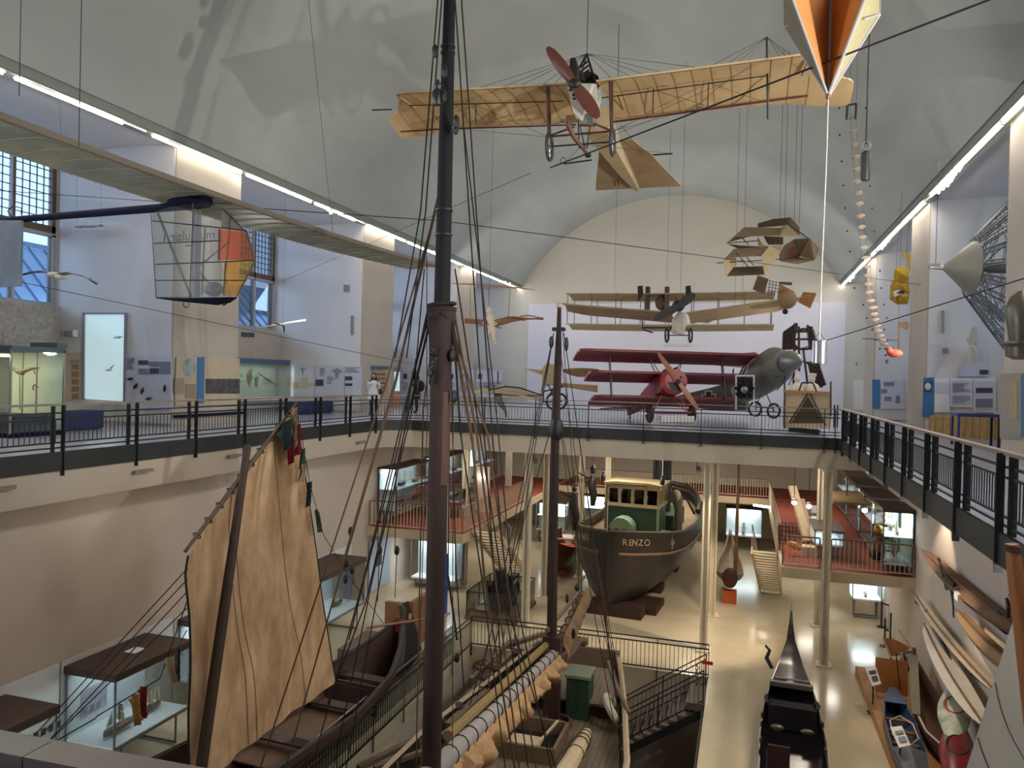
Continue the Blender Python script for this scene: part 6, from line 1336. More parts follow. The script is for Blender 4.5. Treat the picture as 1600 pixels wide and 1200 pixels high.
# second pier
t = thing('aviation_drawing_panel', 'pale lavender panels with aircraft drawings and photographs on the second pier side', 'panel', at(505, 620, Y=A2))
for x0, x1 in ((448, 491), (492.5, 537), (539, 565)): pan(t, 'board', [(x0, 569+(x0-448)*.03), (x1, 569+(x1-448)*.03), (x1, 621), (x0, 622)], PAP, Y=A2, th=.03)
for q in ((493, 593, 505, 603), (539, 588, 550, 594), (539, 599, 550, 603)): pan(t, 'photograph', rect(*q), INKD, Y=A2-.02)
for q in ((448, 588, 456, 602), (456, 597, 467, 607), (471, 590, 480, 606), (481, 598, 490, 603)): pan(t, 'picture', rect(*q), TAN, Y=A2-.02)
c = at(526, 580, Y=A2-.03); part('plan_drawing', MB().slab([c+V((x, 0, z)) for x, z in ((-.28, 0), (-.1, .09), (0, .13), (.1, .09), (.28, 0), (.1, -.06), (.04, -.3), (-.04, -.3), (-.1, -.06))], (0, .01, 0)), mat('drawing_blue', (132, 140, 156), .6), t)
m = MB().tube(at(472, 574, Y=A2-.02), at(473, 586, Y=A2-.02), .012).tube(at(468, 577, Y=A2-.02), at(478, 577, Y=A2-.02), .012); part('cross_drawing', m, INKD, t, each=True)
textlines(t, 500, 575, 508, 6, 2.2, Y=A2-.01); textlines(t, 541, 574, 562, 4, 2.2, Y=A2-.01); textlines(t, 511, 588, 522, 5, 2.6, Y=A2-.01)
t = thing('wall_vents', 'square grille and tall slot grille high on the second pier side', 'vent', at(545, 505, Y=A2)); VG = mat('vent_grey', (132, 128, 122), .5)
pan(t, 'square_grille', rect(537, 445, 545.5, 456), VG, Y=A2); pan(t, 'slot_grille', rect(548, 493, 551.5, 523), VG, Y=A2)
t = thing('wooden_wall_cabinet', 'tan wall cabinet with blue head on the second pier front behind the woman', 'cabinet', (PL, 30.5, .5)); X_ = PL+.03
pan(t, 'board', [(582, 578), (605, 578), (605, 620), (582, 621)], mat('cabinet_tan', (176, 150, 112), .6, var=.1), X=X_, th=.06); pan(t, 'head', [(580, 572), (606, 572.5), (606, 577), (580, 577)], mat('head_blue', (70, 92, 118), .5), X=X_+.02, th=.08)
for i in range(4): pan(t, 'exhibit_row', rect(586, 584+7*i, 602, 585.5+7*i), BLACK, X=X_+.08)
t = thing('lit_cabinet', 'small glowing white showcase behind the ropes at the third bay', 'showcase', (-17, 34, .6)); pan(t, 'glow_glass', [(616, 581), (624, 581), (624, 611), (616, 611)], nm_, X=-17.5); pan(t, 'orange_plinth', [(612, 614), (624, 614), (624, 640), (612, 641)], mat('plinth_orange', (186, 122, 84), .6), X=-17.5); pan(t, 'top', [(614, 574), (628, 574), (628, 580), (614, 580)], INK, X=-17.5)  # the pane glows by its own material in place of a light inside
for i, (x0, x1) in enumerate(((628, 640), (700, 712), (716, 740), (745, 786))):
    t = thing('far_wall_panel', ['narrow pale panel just left of the main mast', 'pale panel seen between ropes right of the main mast', 'pale blue panel left of the hanging mannequin', 'framed pale panel under the hanging mannequin'][i], 'panel', at(x0, 625, Y=40.1)); pan(t, 'board', rect(x0, 578, x1, 620), PAP, Y=40.1); pan(t, 'picture', rect(x0+2, 584, x0+8, 592), INKD, Y=40.08)
    textlines(t, x0+2, 597, x1-1, 6, 2.4, Y=40.08)
# blue benches
for x0, x1, Yb, lb in ((101, 162, 15.4, 'blue upholstered cube bench by the first left pier'), (465, 520, 25.8, 'blue upholstered cube bench by the second left pier')):
    t = thing('bench', lb, 'bench', at((x0+x1)/2, 672, X=-16.6), group='blue benches'); a = at(x0, 650, X=-16.6); b = at(x1, 650, X=-16.6)
    part('seat_block', MB().bx((-17.15, a.y, .05), (-16.6, b.y, .52)), mat('blue_upholstery', (34, 46, 92), .8, var=.25, scale=9), t); part('plinth', MB().bx((-17.1, a.y+.05, 0), (-16.65, b.y-.05, .06)), BLACK, t)
# people
def person(nm, lb, base, face, coat, trouser, hair, arms, bag=None, h=1.68):
    t = thing(nm, lb, 'person', base, face); X = WM[t.name]; P_ = lambda x, y, z: X @ V((x, y, z*h/1.7))
    sk = [(0, 0, .92), (0, 0, 1.12), (0, 0, 1.36), (0, -.01, 1.46), (0, -.02, 1.55), (.17, 0, 1.38), (.22, .02, 1.14), (.16, -.16, 1.06), (-.17, 0, 1.38), (-.22, .02, 1.14), (-.14, -.18, 1.1), (.1, 0, .88), (.1, -.01, .5), (.11, .02, .1), (.11, -.12, .04), (-.1, 0, .88), (-.1, .03, .5), (-.11, .06, .1), (-.11, -.08, .04)]
    if arms == 'up': sk[7] = (.13, -.2, 1.3); sk[10] = (-.1, -.24, 1.28)
    figure(([P_(*p) for p in sk], [(0, 1), (1, 2), (2, 3), (3, 4), (2, 5), (5, 6), (6, 7), (2, 8), (8, 9), (9, 10), (0, 11), (11, 12), (12, 13), (13, 14), (0, 15), (15, 16), (16, 17), (17, 18)]), [.14, .13, .14, .055, .055, .07, .05, .035, .07, .05, .035, .095, .065, .045, .035, .095, .065, .045, .035], trouser, 'body', t)
    part('head', MB().ell(P_(0, -.03, 1.6), (.075, .09, .11), 12, 9).ell(P_(0, -.12, 1.59), (.015, .02, .02), 6, 4), mat('skin', (204, 158, 130), .6), t, each=True)
    part('hair', MB().ell(P_(0, .0, 1.65), (.095, .1, .1), 12, 8).ell(P_(0, .05, 1.5), (.09, .06, .14), 10, 7).ell(P_(.08, .0, 1.52), (.035, .06, .13), 8, 6).ell(P_(-.08, .0, 1.52), (.035, .06, .13), 8, 6), hair, t, each=True)
    part('face_mask', MB().ell(P_(0, -.075, 1.565), (.06, .055, .045), 10, 6), BLACK, t)
    part('coat', MB().loft([[P_(math.cos(2*PI*k/14)*rx, math.sin(2*PI*k/14)*ry, z) for k in range(14)] for z, rx, ry in ((.62, .25, .19), (.8, .24, .18), (1.05, .2, .15), (1.3, .22, .15), (1.4, .16, .11), (1.44, .07, .07))]), coat, t)
    for s in (-1, 1):
        e = sk[7] if s > 0 else sk[10]; m_ = sk[6] if s > 0 else sk[9]; part('sleeve', MB().path([P_(s*.17, 0, 1.38), P_(*m_), P_(e[0], e[1]+.03, e[2])], [.085, .07, .055], 9), coat, t)
        hd = part('hand', MB().ell(P_(*e), (.035, .045, .03), 8, 6), MATS['skin'], t); fm = MB()
        for k in range(5): f0 = P_(e[0]-.025+.012*k, e[1]-.03, e[2]); fm.path([f0, P_(e[0]-.03+.014*k, e[1]-.065, e[2]-.01), P_(e[0]-.03+.014*k, e[1]-.075, e[2]-.035)], .008, 5)
        part('fingers', fm, MATS['skin'], hd, each=True)
        part('shoe', MB().ell(P_(s*.11, -.04, .05), (.05, .13, .05), 10, 6), BLACK, t)
    if bag: part('bag', MB().ell(P_(*bag[0]), bag[1], 12, 8), bag[2], t); part('bag_strap', MB().path([P_(.15, -.12, 1.36), P_(.12, -.17, 1.15), P_(*bag[0])], .015, 4), bag[2], t)
    return t
person('person', 'person in white coat and black mask standing at the far left railing looking up', at(583, 648, Z=0.012), .5, mat('white_coat', (214, 210, 212), .8), mat('dark_trousers', (26, 26, 32), .8), mat('dark_hair', (36, 24, 22), .6), 'up', ((.28, -.05, .95), (.06, .12, .13), BLACK))
person('person', 'person in black clothes with a black backpack beside the main mast ropes', at(650, 645, Z=0.012), -1.1, mat('black_jacket', (22, 22, 28), .8), MATS['dark_trousers'], MATS['dark_hair'], 'up', ((0, .2, 1.2), (.17, .12, .25), mat('black_backpack', (18, 18, 22), .8)))
# right gallery
AR, AR3 = 29.1, 40.2
t = thing('airship_text_panel', 'pale panels with texts and ship photographs on the right pier side', 'panel', at(1500, 650, Y=AR))
pan(t, 'blue_strip', [(1443, 590), (1459, 590), (1458, 652), (1441, 652)], BLU, Y=AR, label='blue strip with a portrait'); pan(t, 'portrait', [(1444, 597), (1456, 597), (1456, 612), (1444, 612)], INKD, Y=AR-.02); part('portrait_face', MB().ell(at(1450, 604, Y=AR-.03), (.1, .02, .13), 10, 6), mat('pale_portrait', (206, 204, 200), .6), t)
for q in ((1460, 591, 1484, 644), (1485, 591, 1520, 636), (1521, 591, 1556, 644)): pan(t, 'board', rect(*q), PAPW, Y=AR)
for q in ((1461, 598, 1482, 614, 0), (1487, 595, 1520, 614, 0), (1487, 616, 1520, 633, 0), (1523, 596, 1553, 640, 0)): pan(t, 'framed_sheet', rect(*q[:4]), PAP, Y=AR-.02)
pan(t, 'ship_photograph', rect(1525, 606, 1551, 614), INKD, Y=AR-.03); pan(t, 'ship_photograph', rect(1525, 623, 1551, 637), INK, Y=AR-.03)
textlines(t, 1489, 599, 1518, 6, 2.4, Y=AR-.03); textlines(t, 1489, 619, 1518, 5, 2.4, Y=AR-.03)
t = thing('airship_title_sign', 'long narrow sign above the pale text panels on the right', 'sign', at(1521, 588, Y=AR)); pan(t, 'sign_board', rect(1498, 576, 1545, 588), PAP, Y=AR); pan(t, 'dark_picture', rect(1531, 578, 1544, 585), INKD, Y=AR-.02)
t = thing('wall_propeller_sculpture', 'white three-bladed propeller piece mounted on the right pier side', 'exhibit', at(1521, 565, Y=AR-.2)); WP = mat('ivory_paint', (196, 190, 176), .5, var=.1)
part('hub_body', MB().path([at(1521, 565, Y=AR-.15), at(1521, 550, Y=AR-.2), at(1518, 540, Y=AR-.25)], [.13, .17, .1], 12), WP, t)
for q in (((1518, 540), (1523, 510), .22), ((1520, 545), (1533, 533), .18), ((1517, 540), (1511, 528), .1)): m = MB(); blade(m, at(*q[0], Y=AR-.25), at(*q[1], Y=AR-.25), q[2], .04); part('blade', m, WP, t)
t = thing('wall_grilles', 'green slot grille and small square grille on the right pier side', 'vent', at(1473, 550, Y=AR)); pan(t, 'slot_grille', rect(1471, 485, 1475.5, 521), mat('vent_green', (136, 146, 128), .5), Y=AR); pan(t, 'square_grille', rect(1473, 544, 1482, 552), VG, Y=AR)
t = thing('radiator_cover', 'yellowish slatted wooden radiator cover under the right text panels', 'radiator cover', (7, 28.6, 0))
m = MB().bx((6.05, 28.6, 0), (9.4, 29.1, .72)); part('cover', m, plank_mat('yellow_slats', (206, 168, 108), (120, 90, 54), 0, .22), t)
t = thing('blue_display_table', 'blue framed display table with a glass top before the radiator cover', 'table', at(1525, 672, Z=0))
ty = 24.6; x0, x1 = at(1496, 648, Y=ty).x, at(1556, 650, Y=ty).x; BT = mat('table_blue', (52, 66, 128), .5)
part('table_top', MB().bx((x0, ty, .86), (x1+.2, ty+.8, .95)), BT, t); part('glass_cover', MB().bx((x0+.05, ty+.05, .96), (x1+.1, ty+.75, 1.0)), GLASS, t)
for x in (x0+.05, x1+.1):
    for y in (ty+.05, ty+.75): part('leg', MB().bar((x, y, .0), (x, y, .86), .06), BT if x < x1 else BLACK, t)
t = thing('second_drawing_panel', 'panel with pencil drawings and blue strip on the far right pier side', 'panel', at(1390, 640, Y=AR3))
pan(t, 'blue_strip', rect(1363, 593, 1375, 638), BLU, Y=AR3); pan(t, 'board', rect(1376, 594, 1412, 639), PAP, Y=AR3)
for q in ((1381, 597, 1397, 603), (1377, 608, 1386, 614), (1382, 620, 1393, 626), (1400, 618, 1406, 630)): pan(t, 'picture', rect(*q), INK, Y=AR3-.02)
pan(t, 'door_panel', rect(1334, 594, 1349, 640), WHITE, Y=AR3)
t = thing('near_pier_panel', 'grey panel with wooden strip and teal slats on the near right pier', 'panel', (PR, 19.8, .3)); X_ = PR-.06
pan(t, 'board', [(1562, 584), (1640, 582), (1640, 690), (1562, 685)], mat('panel_grey_brown', (150, 142, 130), .6, var=.1), X=X_, th=.03); pan(t, 'wood_strip', [(1578, 597), (1589, 597), (1589, 655), (1578, 655)], mat('pale_wood_strip', (170, 150, 116), .6, var=.2), X=X_-.02); pan(t, 'teal_slats', [(1595, 584), (1640, 582), (1640, 690), (1595, 682)], mat('teal_slats', (62, 104, 128), .5), X=X_-.02)
t = thing('ochre_frame_kite', 'thin tan rectangular frame hanging before the second right pier', 'kite', at(1404, 553, Y=28))
for q in ((1404, 503, 1404, 552), (1404, 503, 1419, 512), (1404, 507, 1418, 515)): part('stick', MB().tube(at(q[0], q[1], Y=27.8), at(q[2], q[3], Y=27.8), .03), mat('tan_stick', (196, 150, 104), .6), t)
part('suspension_wire', MB().tube(at(1404, 503, Y=27.8), V((at(1404, 503, Y=27.8).x, 27.8, 8.1)), .005, n=3), WIRE, t)
part('paper', MB().slab([at(x, y, Y=27.9) for x, y in ((1405, 503), (1419, 502), (1420, 514), (1410, 508))], (0, .02, 0)), CRE, t)
t = thing('green_wall_boxes', 'two small grey boxes low on the second right pier side', 'vent', at(1385, 560, Y=39.5)); pan(t, 'box', rect(1383, 562, 1388, 568), VG, Y=39.5); pan(t, 'box', rect(1337, 566, 1340, 571), VG, Y=39.5)
t = thing('metal_bench', 'dark posts of a barrier behind the far right railing corner', 'barrier', at(1303, 660, Z=0)); part('post', MB().tube(at(1303, 668, Z=0), at(1303, 668, Z=0)+V((0, 0, .9)), .03).tube(at(1308, 668, Z=0), at(1308, 668, Z=0)+V((0, 0, .9)), .03), BLACK, t, each=True)
# ---------------- lamps ----------------
for k in range(13):
    y = .6+4.05*k
    for s, x, nmx in ((1, PL+.2, 'left'), (-1, PR-.2, 'right')):
        t = thing('fluorescent_batten', 'glowing fluorescent batten in the row under the %s cornice' % nmx, 'lamp', (x, y+1.9, 7.96), group='battens under the %s cornice' % nmx)
        part('tube', MB().tube((x+.04*s, y, 7.95), (x+.04*s, y+(3.75 if k % 3 else 3.0), 7.95), .032, n=8), TUBE, t); part('housing', MB().bx((x-.03, y, 7.98), (x+.06, y+3.8, 8.02)), WHITE, t)
LENS = mat('lamp_lens', (255, 244, 226), .4, emit=20)
def spot(x, y, X, i, lb, aim=(-.6, -.3, -.6)):
    p = at(x, y, X=X); t = thing('spotlight', lb, 'lamp', p, group='spotlights on the cornices'); a = V(aim).normalized()
    part('can', MB().lathe(p-a*.08, a, [(0, .04), (.03, .075), (.16, .085)], 12), WHITE, t); part('lens', MB().lathe(p+a*.082, a, [(0, .075), (.005, .075)], 12), LENS, t); part('stem', MB().tube(p, (p.x, p.y, max(p.z+.05, 8.03)), .012, n=5), WHITE, t)
for i, (x, y) in enumerate(((512, 325), (516, 330), (676, 393), (780, 438), (788, 440), (795, 442))): spot(x, y, PL+.26, i, 'white spotlight in the left cornice row', (.6, -.3, -.6))
for i, (x, y) in enumerate(((1500, 262), (1494, 268), (1488, 278), (1482, 286), (1475, 291), (1468, 297), (1389, 374), (1384, 380), (1379, 386), (1334, 432), (1329, 437))): spot(x, y, PR-.26, i, 'white spotlight in the right cornice row')
# long stay cables across the hall
for i, (x0, y0, Y0, x1, y1, Y1, lb) in enumerate(((860, 262, 12, 1550, -2, 8, 'dark cable slanting up to the top right corner'), (0, 298, 13.5, 690, 345, 13, 'thin wire crossing the left side below the cornice'), (0, 434, 14, 640, 568, 26, 'thin wire sloping down past the left piers'), (440, 440, 24, 830, 270, 20, 'thin wire rising from the second left window'), (690, 345, 13, 1440, 445, 27.5, 'thin wire in front of the end wall'), (1250, 545, 24, 1600, 435, 14, 'thin wire from the silver cylinder to the right edge'))):
    single('stay_cable', MB().tube(at(x0, y0, Y=Y0), at(x1, y1, Y=Y1), .012 if i in (0, 5) else .008, n=4), BLACK, lb, 'cable')
for i, (x, y, Y) in enumerate(((225, 736, 0), (2, 764, 0), (368, 712, 0), (565, 691, 0))):
    p = at(x, y, X=XL+.1); single('wall_grille_lamp', MB().box(p, (.05, .55, .07)), mat('grille_lamp', (128, 118, 102), .5), ['oblong grille lamp left of the sail on the gallery beam', 'oblong grille lamp at the left edge of the beam', 'oblong grille lamp close above the sail', 'oblong grille lamp near the far beam corner'][i], 'lamp')

# ---------------- lower hall exhibits ----------------
ROOF = mat('case_roof_brown', (74, 60, 52), .6, var=.12); CFR = mat('case_frame_grey', (112, 120, 124), .4, .4); CIN = mat('case_inside', (222, 230, 236), .6); SHIPH = mat('model_hull', (84, 66, 50), .6); SAILC = mat('model_sail', (206, 194, 160), .8)
def ship_model(t, p, L, masts=3, sails=True, rz=PI/2, hm=None, hull_h=.09, nm='ship_model'):
    """small display ship lying along local x"""
    X = frame(p, rz); m = MB(X); rg = []
    for i in range(9):
        s = -1+2*i/8; w = .11*L*(1-abs(s)**2.6)+.004; rg.append([V((s*L/2, -w, hull_h*L*2+.03*L*s*s)), V((s*L/2, 0, .01+.04*L*s*s)), V((s*L/2, w, hull_h*L*2+.03*L*s*s)), V((s*L/2, 0, hull_h*L*1.9+.03*L*s*s))])
    m.loft(rg); o = part(nm, m, hm or SHIPH, t)
    if masts:
        m = MB(X)
        for k in range(masts): x = L*(-.3+.6*k/max(1, masts-1)) if masts > 1 else 0; m.tube((x, 0, hull_h*L), (x, 0, .75*L), .008+.004*L, n=5)
        part('model_mast', m, SHIPH, o, each=True)
    if sails and masts:
        m = MB(X)
        for k in range(masts):
            x = L*(-.3+.6*k/max(1, masts-1)) if masts > 1 else 0
            for z0, z1, w in ((.28, .48, .13), (.5, .68, .09)): m.slab([(x+.02, -w*L, z0*L), (x+.02, w*L, z0*L), (x+.02, w*.8*L, z1*L), (x+.02, -w*.8*L, z1*L)], (.012, 0, 0))
        m.slab([(-.42*L, 0, .25*L), (-.2*L, 0, .28*L), (-.24*L, 0, .6*L)], (0, .01, 0)); part('model_sail', m, SAILC, o, each=True)
    return o
def glass_case(label, x0, x1, y0, y1, zs, zt, zf=ZG, leg=True, models=(), glow=22, roof=.16, over=.05, group=None, shelf=None, back=True, axis='y', inner=None):
    t = thing('glass_showcase', label, 'showcase', ((x0+x1)/2, (y0+y1)/2, zf if leg else zs), group=group)
    if roof: part('roof', MB().bx((x0-over, y0-over, zt), (x1+over, y1+over, zt+roof)), ROOF, t)
    part('floor_panel', MB().bx((x0, y0, zs-.06), (x1, y1, zs)), CIN, t)
    if back: part('back_panel', MB().bx((x0, y0, zs), (x0+.02, y1, zt)) if axis == 'y' else MB().bx((x0, y1-.02, zs), (x1, y1, zt)) if axis == 'x' else MB().bx((x1-.02, y0, zs), (x1, y1, zt)), inner or CIN, t)
    for x in (x0, x1):
        for y in (y0, y1): part('corner_post', MB().bx((x-.018, y-.018, zs-.06), (x+.018, y+.018, zt)), CFR, t)
    part('glass_pane', MB().bx((x0, y0-.006, zs), (x1, y0, zt)), GLASS, t)
    part('glass_pane', MB().bx((x1, y0, zs), (x1+.006, y1, zt)) if axis != 'z' else MB().bx((x0-.006, y0, zs), (x0, y1, zt)), GLASS, t)
    part('frame_rail', MB().bx((x1-.02, y0, zs-.07), (x1+.02, y1, zs-.01)) if axis != 'z' else MB().bx((x0-.02, y0, zs-.07), (x0+.02, y1, zs-.01)), CFR, t)
    if shelf: part('shelf', MB().bx((x0+.03, y0+.02, shelf), (x1-.02, y1-.02, shelf+.025)), CIN, t)
    if leg:
        for y in (y0+.3, y1-.3):
            part('leg_frame', MB().path([(x0+.1, y, zs-.06), (x0+.1, y, zf+.04), (x1-.1, y, zf+.04), (x1-.1, y, zs-.06)], .035, 4), CFR, t)
    if glow: light('AREA', 'showcase_lamp', ((x0+x1)/2, (y0+y1)/2, zt-.02), ((x0+x1)/2, (y0+y1)/2, zs), glow*1.5, (.84, .95, 1), (x1-x0)*.8, (y1-y0)*.9)
    for (mx, my, mz, L, n, sl) in models: ship_model(t, (mx, my, mz), L, n, sl)
    return t
glass_case('long lit glass showcase with brown roof at the bottom left corner', -13.9, -12.6, 8.4, 11.5, -6.35, -5.05, models=((-13.3, 9.2, -6.35, .7, 2, True), (-13.2, 10.4, -6.35, .8, 3, True)), group='showcases along the lower left wall')
t = glass_case('lit glass showcase with brown roof and small ships left of the tan sail', -13.9, -12.6, 12.95, 15.2, -6.4, -4.98, models=((-13.1, 13.6, -6.4, .9, 1, True), (-13.2, 14.6, -6.4, .75, 3, True)), group='showcases along the lower left wall')
part('harbour_picture', MB().bx((-13.88, 13.3, -6.1), (-13.86, 14.0, -5.5)), mat('harbour_blue', (120, 128, 168), .6, col2=(180, 176, 190), scale=5), t)
part('roof_window', MB().bx((-13.4, 14.0, -4.81), (-13.1, 14.35, -4.8)), CIN, t)
glass_case('glass showcase hidden mostly behind the tan sail', -13.9, -12.6, 16.4, 19.8, -6.4, -4.98, models=((-13.2, 18, -6.4, .9, 3, True),), group='showcases along the lower left wall')
glass_case('lit glass showcase between the sail and the ropes at mid left', -13.9, -12.6, 20.9, 24.0, -6.3, -4.9, models=((-13.2, 21.8, -6.3, .9, 3, True), (-13.2, 23.2, -6.3, .7, 2, True)), group='showcases along the lower left wall')
t = thing('wall_panelling', 'white text panels on the lower left wall behind the showcases', 'panel', (-13.97, 15, ZG))
for y0, y1 in ((9, 12.8), (12.85, 16.2), (16.25, 20.6), (20.65, 25.5)): part('panel_board', MB().bx((-13.98, y0, ZG+.3), (-13.95, y1, -4.7)), mat('wall_panel_white', (206, 206, 204), .6), t)
for k in range(5): part('small_print', MB().bx((-13.94, 12.0+.18*k, -6.1), (-13.935, 12.12+.18*k, -5.95)), INKD, t)
# under the left mezzanine
glass_case('bright showcase with a ship under the left mezzanine, left of the blue column foot', -13.2, -11.2, 29.2, 30.0, -6.75, -5.2, models=((-12.2, 29.5, -6.75, 1.2, 3, True),), axis='x', roof=.1)
t = thing('dark_blue_info_board', 'pale blue info panel with print under the left mezzanine', 'panel', (-13.8, 28, ZG)); part('board', MB().bx((-13.95, 26.9, -6.9), (-13.9, 28.7, -4.9)), mat('info_pale_blue', (168, 184, 206), .5), t); part('print', MB().bx((-13.89, 27.3, -6.0), (-13.885, 27.9, -5.6)), INKD, t)
single('blue_column_sleeve', MB().box((-10.6, 26.28, ZG+1.15), (.34, .34, 2.2)), mat('sleeve_blue', (40, 74, 150), .5), 'blue information sleeve around the column left of the main mast', 'panel')
t = thing('engine_enclosure', 'glass-railed platform with a dark engine beside the cream column', 'exhibit', (-8.4, 27.3, ZG))
part('platform', MB().bx((-9.6, 26.1, ZG), (-7.65, 28.9, ZG+.14)), mat('brown_platform', (112, 84, 62), .7), t)
for a, b in (((-9.55, 26.15), (-7.7, 26.15)), ((-9.55, 26.15), (-9.55, 28.85)), ((-7.7, 26.15), (-7.7, 28.85)), ((-9.55, 28.85), (-7.7, 28.85))):
    part('glass_panel', MB().bx((a[0]-.004, a[1]-.004, ZG+.15), (b[0]+.004, b[1]+.004, ZG+1.0)), GLASS, t); part('top_rail', MB().bar((a[0], a[1], ZG+1.02), (b[0], b[1], ZG+1.02), .035), BLACK, t)
    for p in (a, ((a[0]+b[0])/2, (a[1]+b[1])/2)): part('rail_post', MB().bar((p[0], p[1], ZG+.14), (p[0], p[1], ZG+1.02), .03), BLACK, t)
for bx_s in (((-9.0, 26.9, -7.0), (-8.2, 28.0, -6.1)), ((-8.9, 27.2, -6.1), (-8.5, 27.6, -5.6)), ((-8.4, 27.4, -6.1), (-8.1, 28.0, -5.8))): part('engine_block', MB().bx(*bx_s), BLACK, t)
m = MB()
for k in range(5): m.tube((-9.0+.2*k, 26.85, -6.6), (-9.0+.2*k, 26.85, -5.9), .05, n=8)
part('cylinder', m, DARK, t, each=True); part('flywheel', MB().torus((-8.1, 27.5, -6.4), .42, .06, (1, 0, 0), 20, 6), DARK, t); part('smooth_stone', MB().ell((-9.2, 26.9, ZG+.22), (.3, .25, .1), 10, 6), mat('pale_stone', (170, 164, 150), .7), t)
# brown timber display beside the lateen boat's stern
t = thing('timber_display', 'brown timber display wall with low platform behind the lateen boat stern', 'exhibit', (-10.6, 22.4, ZG)); BT_ = mat('brown_display_board', (138, 94, 62), .6, var=.2)
part('upright_board', MB().bx((-11.0, 22.4, ZG), (-10.1, 22.55, -5.7)), BT_, t); part('side_board', MB().bx((-10.2, 22.5, ZG), (-10.05, 23.8, -5.65)), BT_, t); part('platform', MB().bx((-11.9, 21.0, ZG), (-10.7, 22.9, ZG+.32)), mat('platform_brown', (104, 84, 72), .6, var=.15), t)
# mezzanine showcases, left side
for i, (y0, y1) in enumerate(((27.6, 31.2), (32.2, 36.0), (36.8, 40.6))):
    glass_case(['tall lit showcase with ship models at the front of the left mezzanine', 'second lit showcase along the left mezzanine wall, behind the main mast', 'farthest lit showcase along the left mezzanine wall'][i], -13.95, -13.2, y0, y1, ZM+.55, ZM+2.15, zf=ZM, roof=.06, shelf=ZM+1.3, glow=20,
        models=((-13.5, y0+1.0, ZM+.56, .9, 2, False), (-13.5, y0+2.6, ZM+1.33, .8, 1, False), (-13.5, y0+1.2, ZM+1.33, .8, 2, False), (-13.5, y0+2.7, ZM+.56, 1.0, 1, False)), group='showcases on the left mezzanine')
glass_case('waist-high showcase in the middle of the left mezzanine', -12.2, -11.2, 29.5, 31.5, ZM+.75, ZM+1.15, zf=ZM, roof=.04, glow=0, models=((-11.7, 30.5, ZM+.75, .8, 0, False),))
t = thing('mezzanine_pillar_board', 'pale upright board with a glowing lamp on the left mezzanine', 'panel', (-10.9, 31.5, ZM)); part('board', MB().bx((-11.2, 31.5, ZM), (-10.6, 31.62, ZM+2.0)), mat('pinkish_board', (206, 190, 180), .6), t); part('lamp', MB().ell((-10.95, 31.4, ZM+1.55), .07, 10, 6), LENS, t)
t = thing('white_banner', 'small white hanging banner on the left mezzanine', 'panel', (-11.4, 37, ZM)); part('cloth', MB().bx((-11.6, 37, ZM+.4), (-11.25, 37.03, ZM+2.3)), WHITE, t)
# back of the lower hall
for i, (x0, x1, y) in enumerate(((-10.6, -9.0, 39.6), (-9.0, -7.3, 43.0), (-.8, 1.0, 42.2))):
    glass_case(['lit shelf showcase at the back left of the tugboat', 'second lit shelf showcase at the back beside the tug column', 'lit showcase with a small sailing yacht at the back right of the tugboat'][i], x0, x1, y, y+.7, -6.4, -5.0, axis='x', roof=.08, shelf=-5.7 if i < 2 else None, glow=20, models=((x0+.9, y+.35, -6.4, .9, 1 if i == 2 else 0, i == 2),))
t = thing('back_table', 'low table with cloths at the back left of the tugboat', 'table', (-9, 38.4, ZG)); part('table_top', MB().bx((-9.9, 38.0, -6.5), (-8.2, 38.9, -6.44)), WHITE, t)
for x in (-9.8, -8.3):
    for y in (38.1, 38.8): part('leg', MB().bar((x, y, ZG), (x, y, -6.5), .05), STEEL, t)
t = thing('white_ceiling_light', 'white fluorescent lamp hanging at the back right of the tugboat', 'lamp', (1.0, 39, -3.6)); a, b = at(1177, 789, Y=38), at(1206, 793, Y=38); part('tube', MB().tube(a, b, .05, n=8), TUBE, t); part('stem', MB().tube(b, b+V((0, 0, .7)), .02), DARK, t)
FIG = mat('dark_figure_wood', (40, 30, 28), .5, var=.2)
for x, y0, y1, Y, lb in ((898, 762, 828, 30.6, 'dark standing ship figurehead on the column left of the wheelhouse'), (926, 735, 790, 33.2, 'dark ship figurehead with outstretched arm beside the wheelhouse')):
    a, b = at(x, y1, Y=Y), at(x, y0, Y=Y); t = thing('figurehead', lb, 'figurehead', a); d = b-a
    part('body', MB().path([a, a+d*.3+V((.05, 0, 0)), a+d*.6+V((-.06, 0, 0)), a+d*.8, a+d*.88], [.1, .17, .2, .13, .06], 9), FIG, t); part('head', MB().ell(a+d*.97, (.1, .11, .13), 10, 7), FIG, t)
    part('arm', MB().path([a+d*.75, a+d*.8+V((-.35, -.1, .05)), a+d*.85+V((-.6, -.1, .1))], [.06, .045, .03], 6), FIG, t)
t = thing('hanging_lantern', 'dark old ship lantern hanging left of the wheelhouse', 'lantern', at(927, 745, Y=31)); c = at(927, 740, Y=31); part('body', MB().lathe(c, (0, 0, 1), [(0, .05), (.05, .12), (.25, .12), (.32, .06), (.4, .02)], 10), BLACK, t); part('chain', MB().tube(c+V((0, 0, .4)), (c.x, c.y, -1.0), .01, n=4), BLACK, t)
for x, y, Y, lb in ((835, 716, 27.5, 'chrome spotlight under the far beam near the left column'), (1089, 729, 27.5, 'chrome spotlight under the far beam right of the funnel')):
    c = at(x, y, Y=Y); t = thing('under_beam_spotlight', lb, 'lamp', c); part('can', MB().lathe(c, (.4, -.5, -.7), [(0, .05), (.03, .09), (.2, .1)], 12), STEEL, t); part('stem', MB().tube(c, (c.x, c.y, -.95), .015), DARK, t)
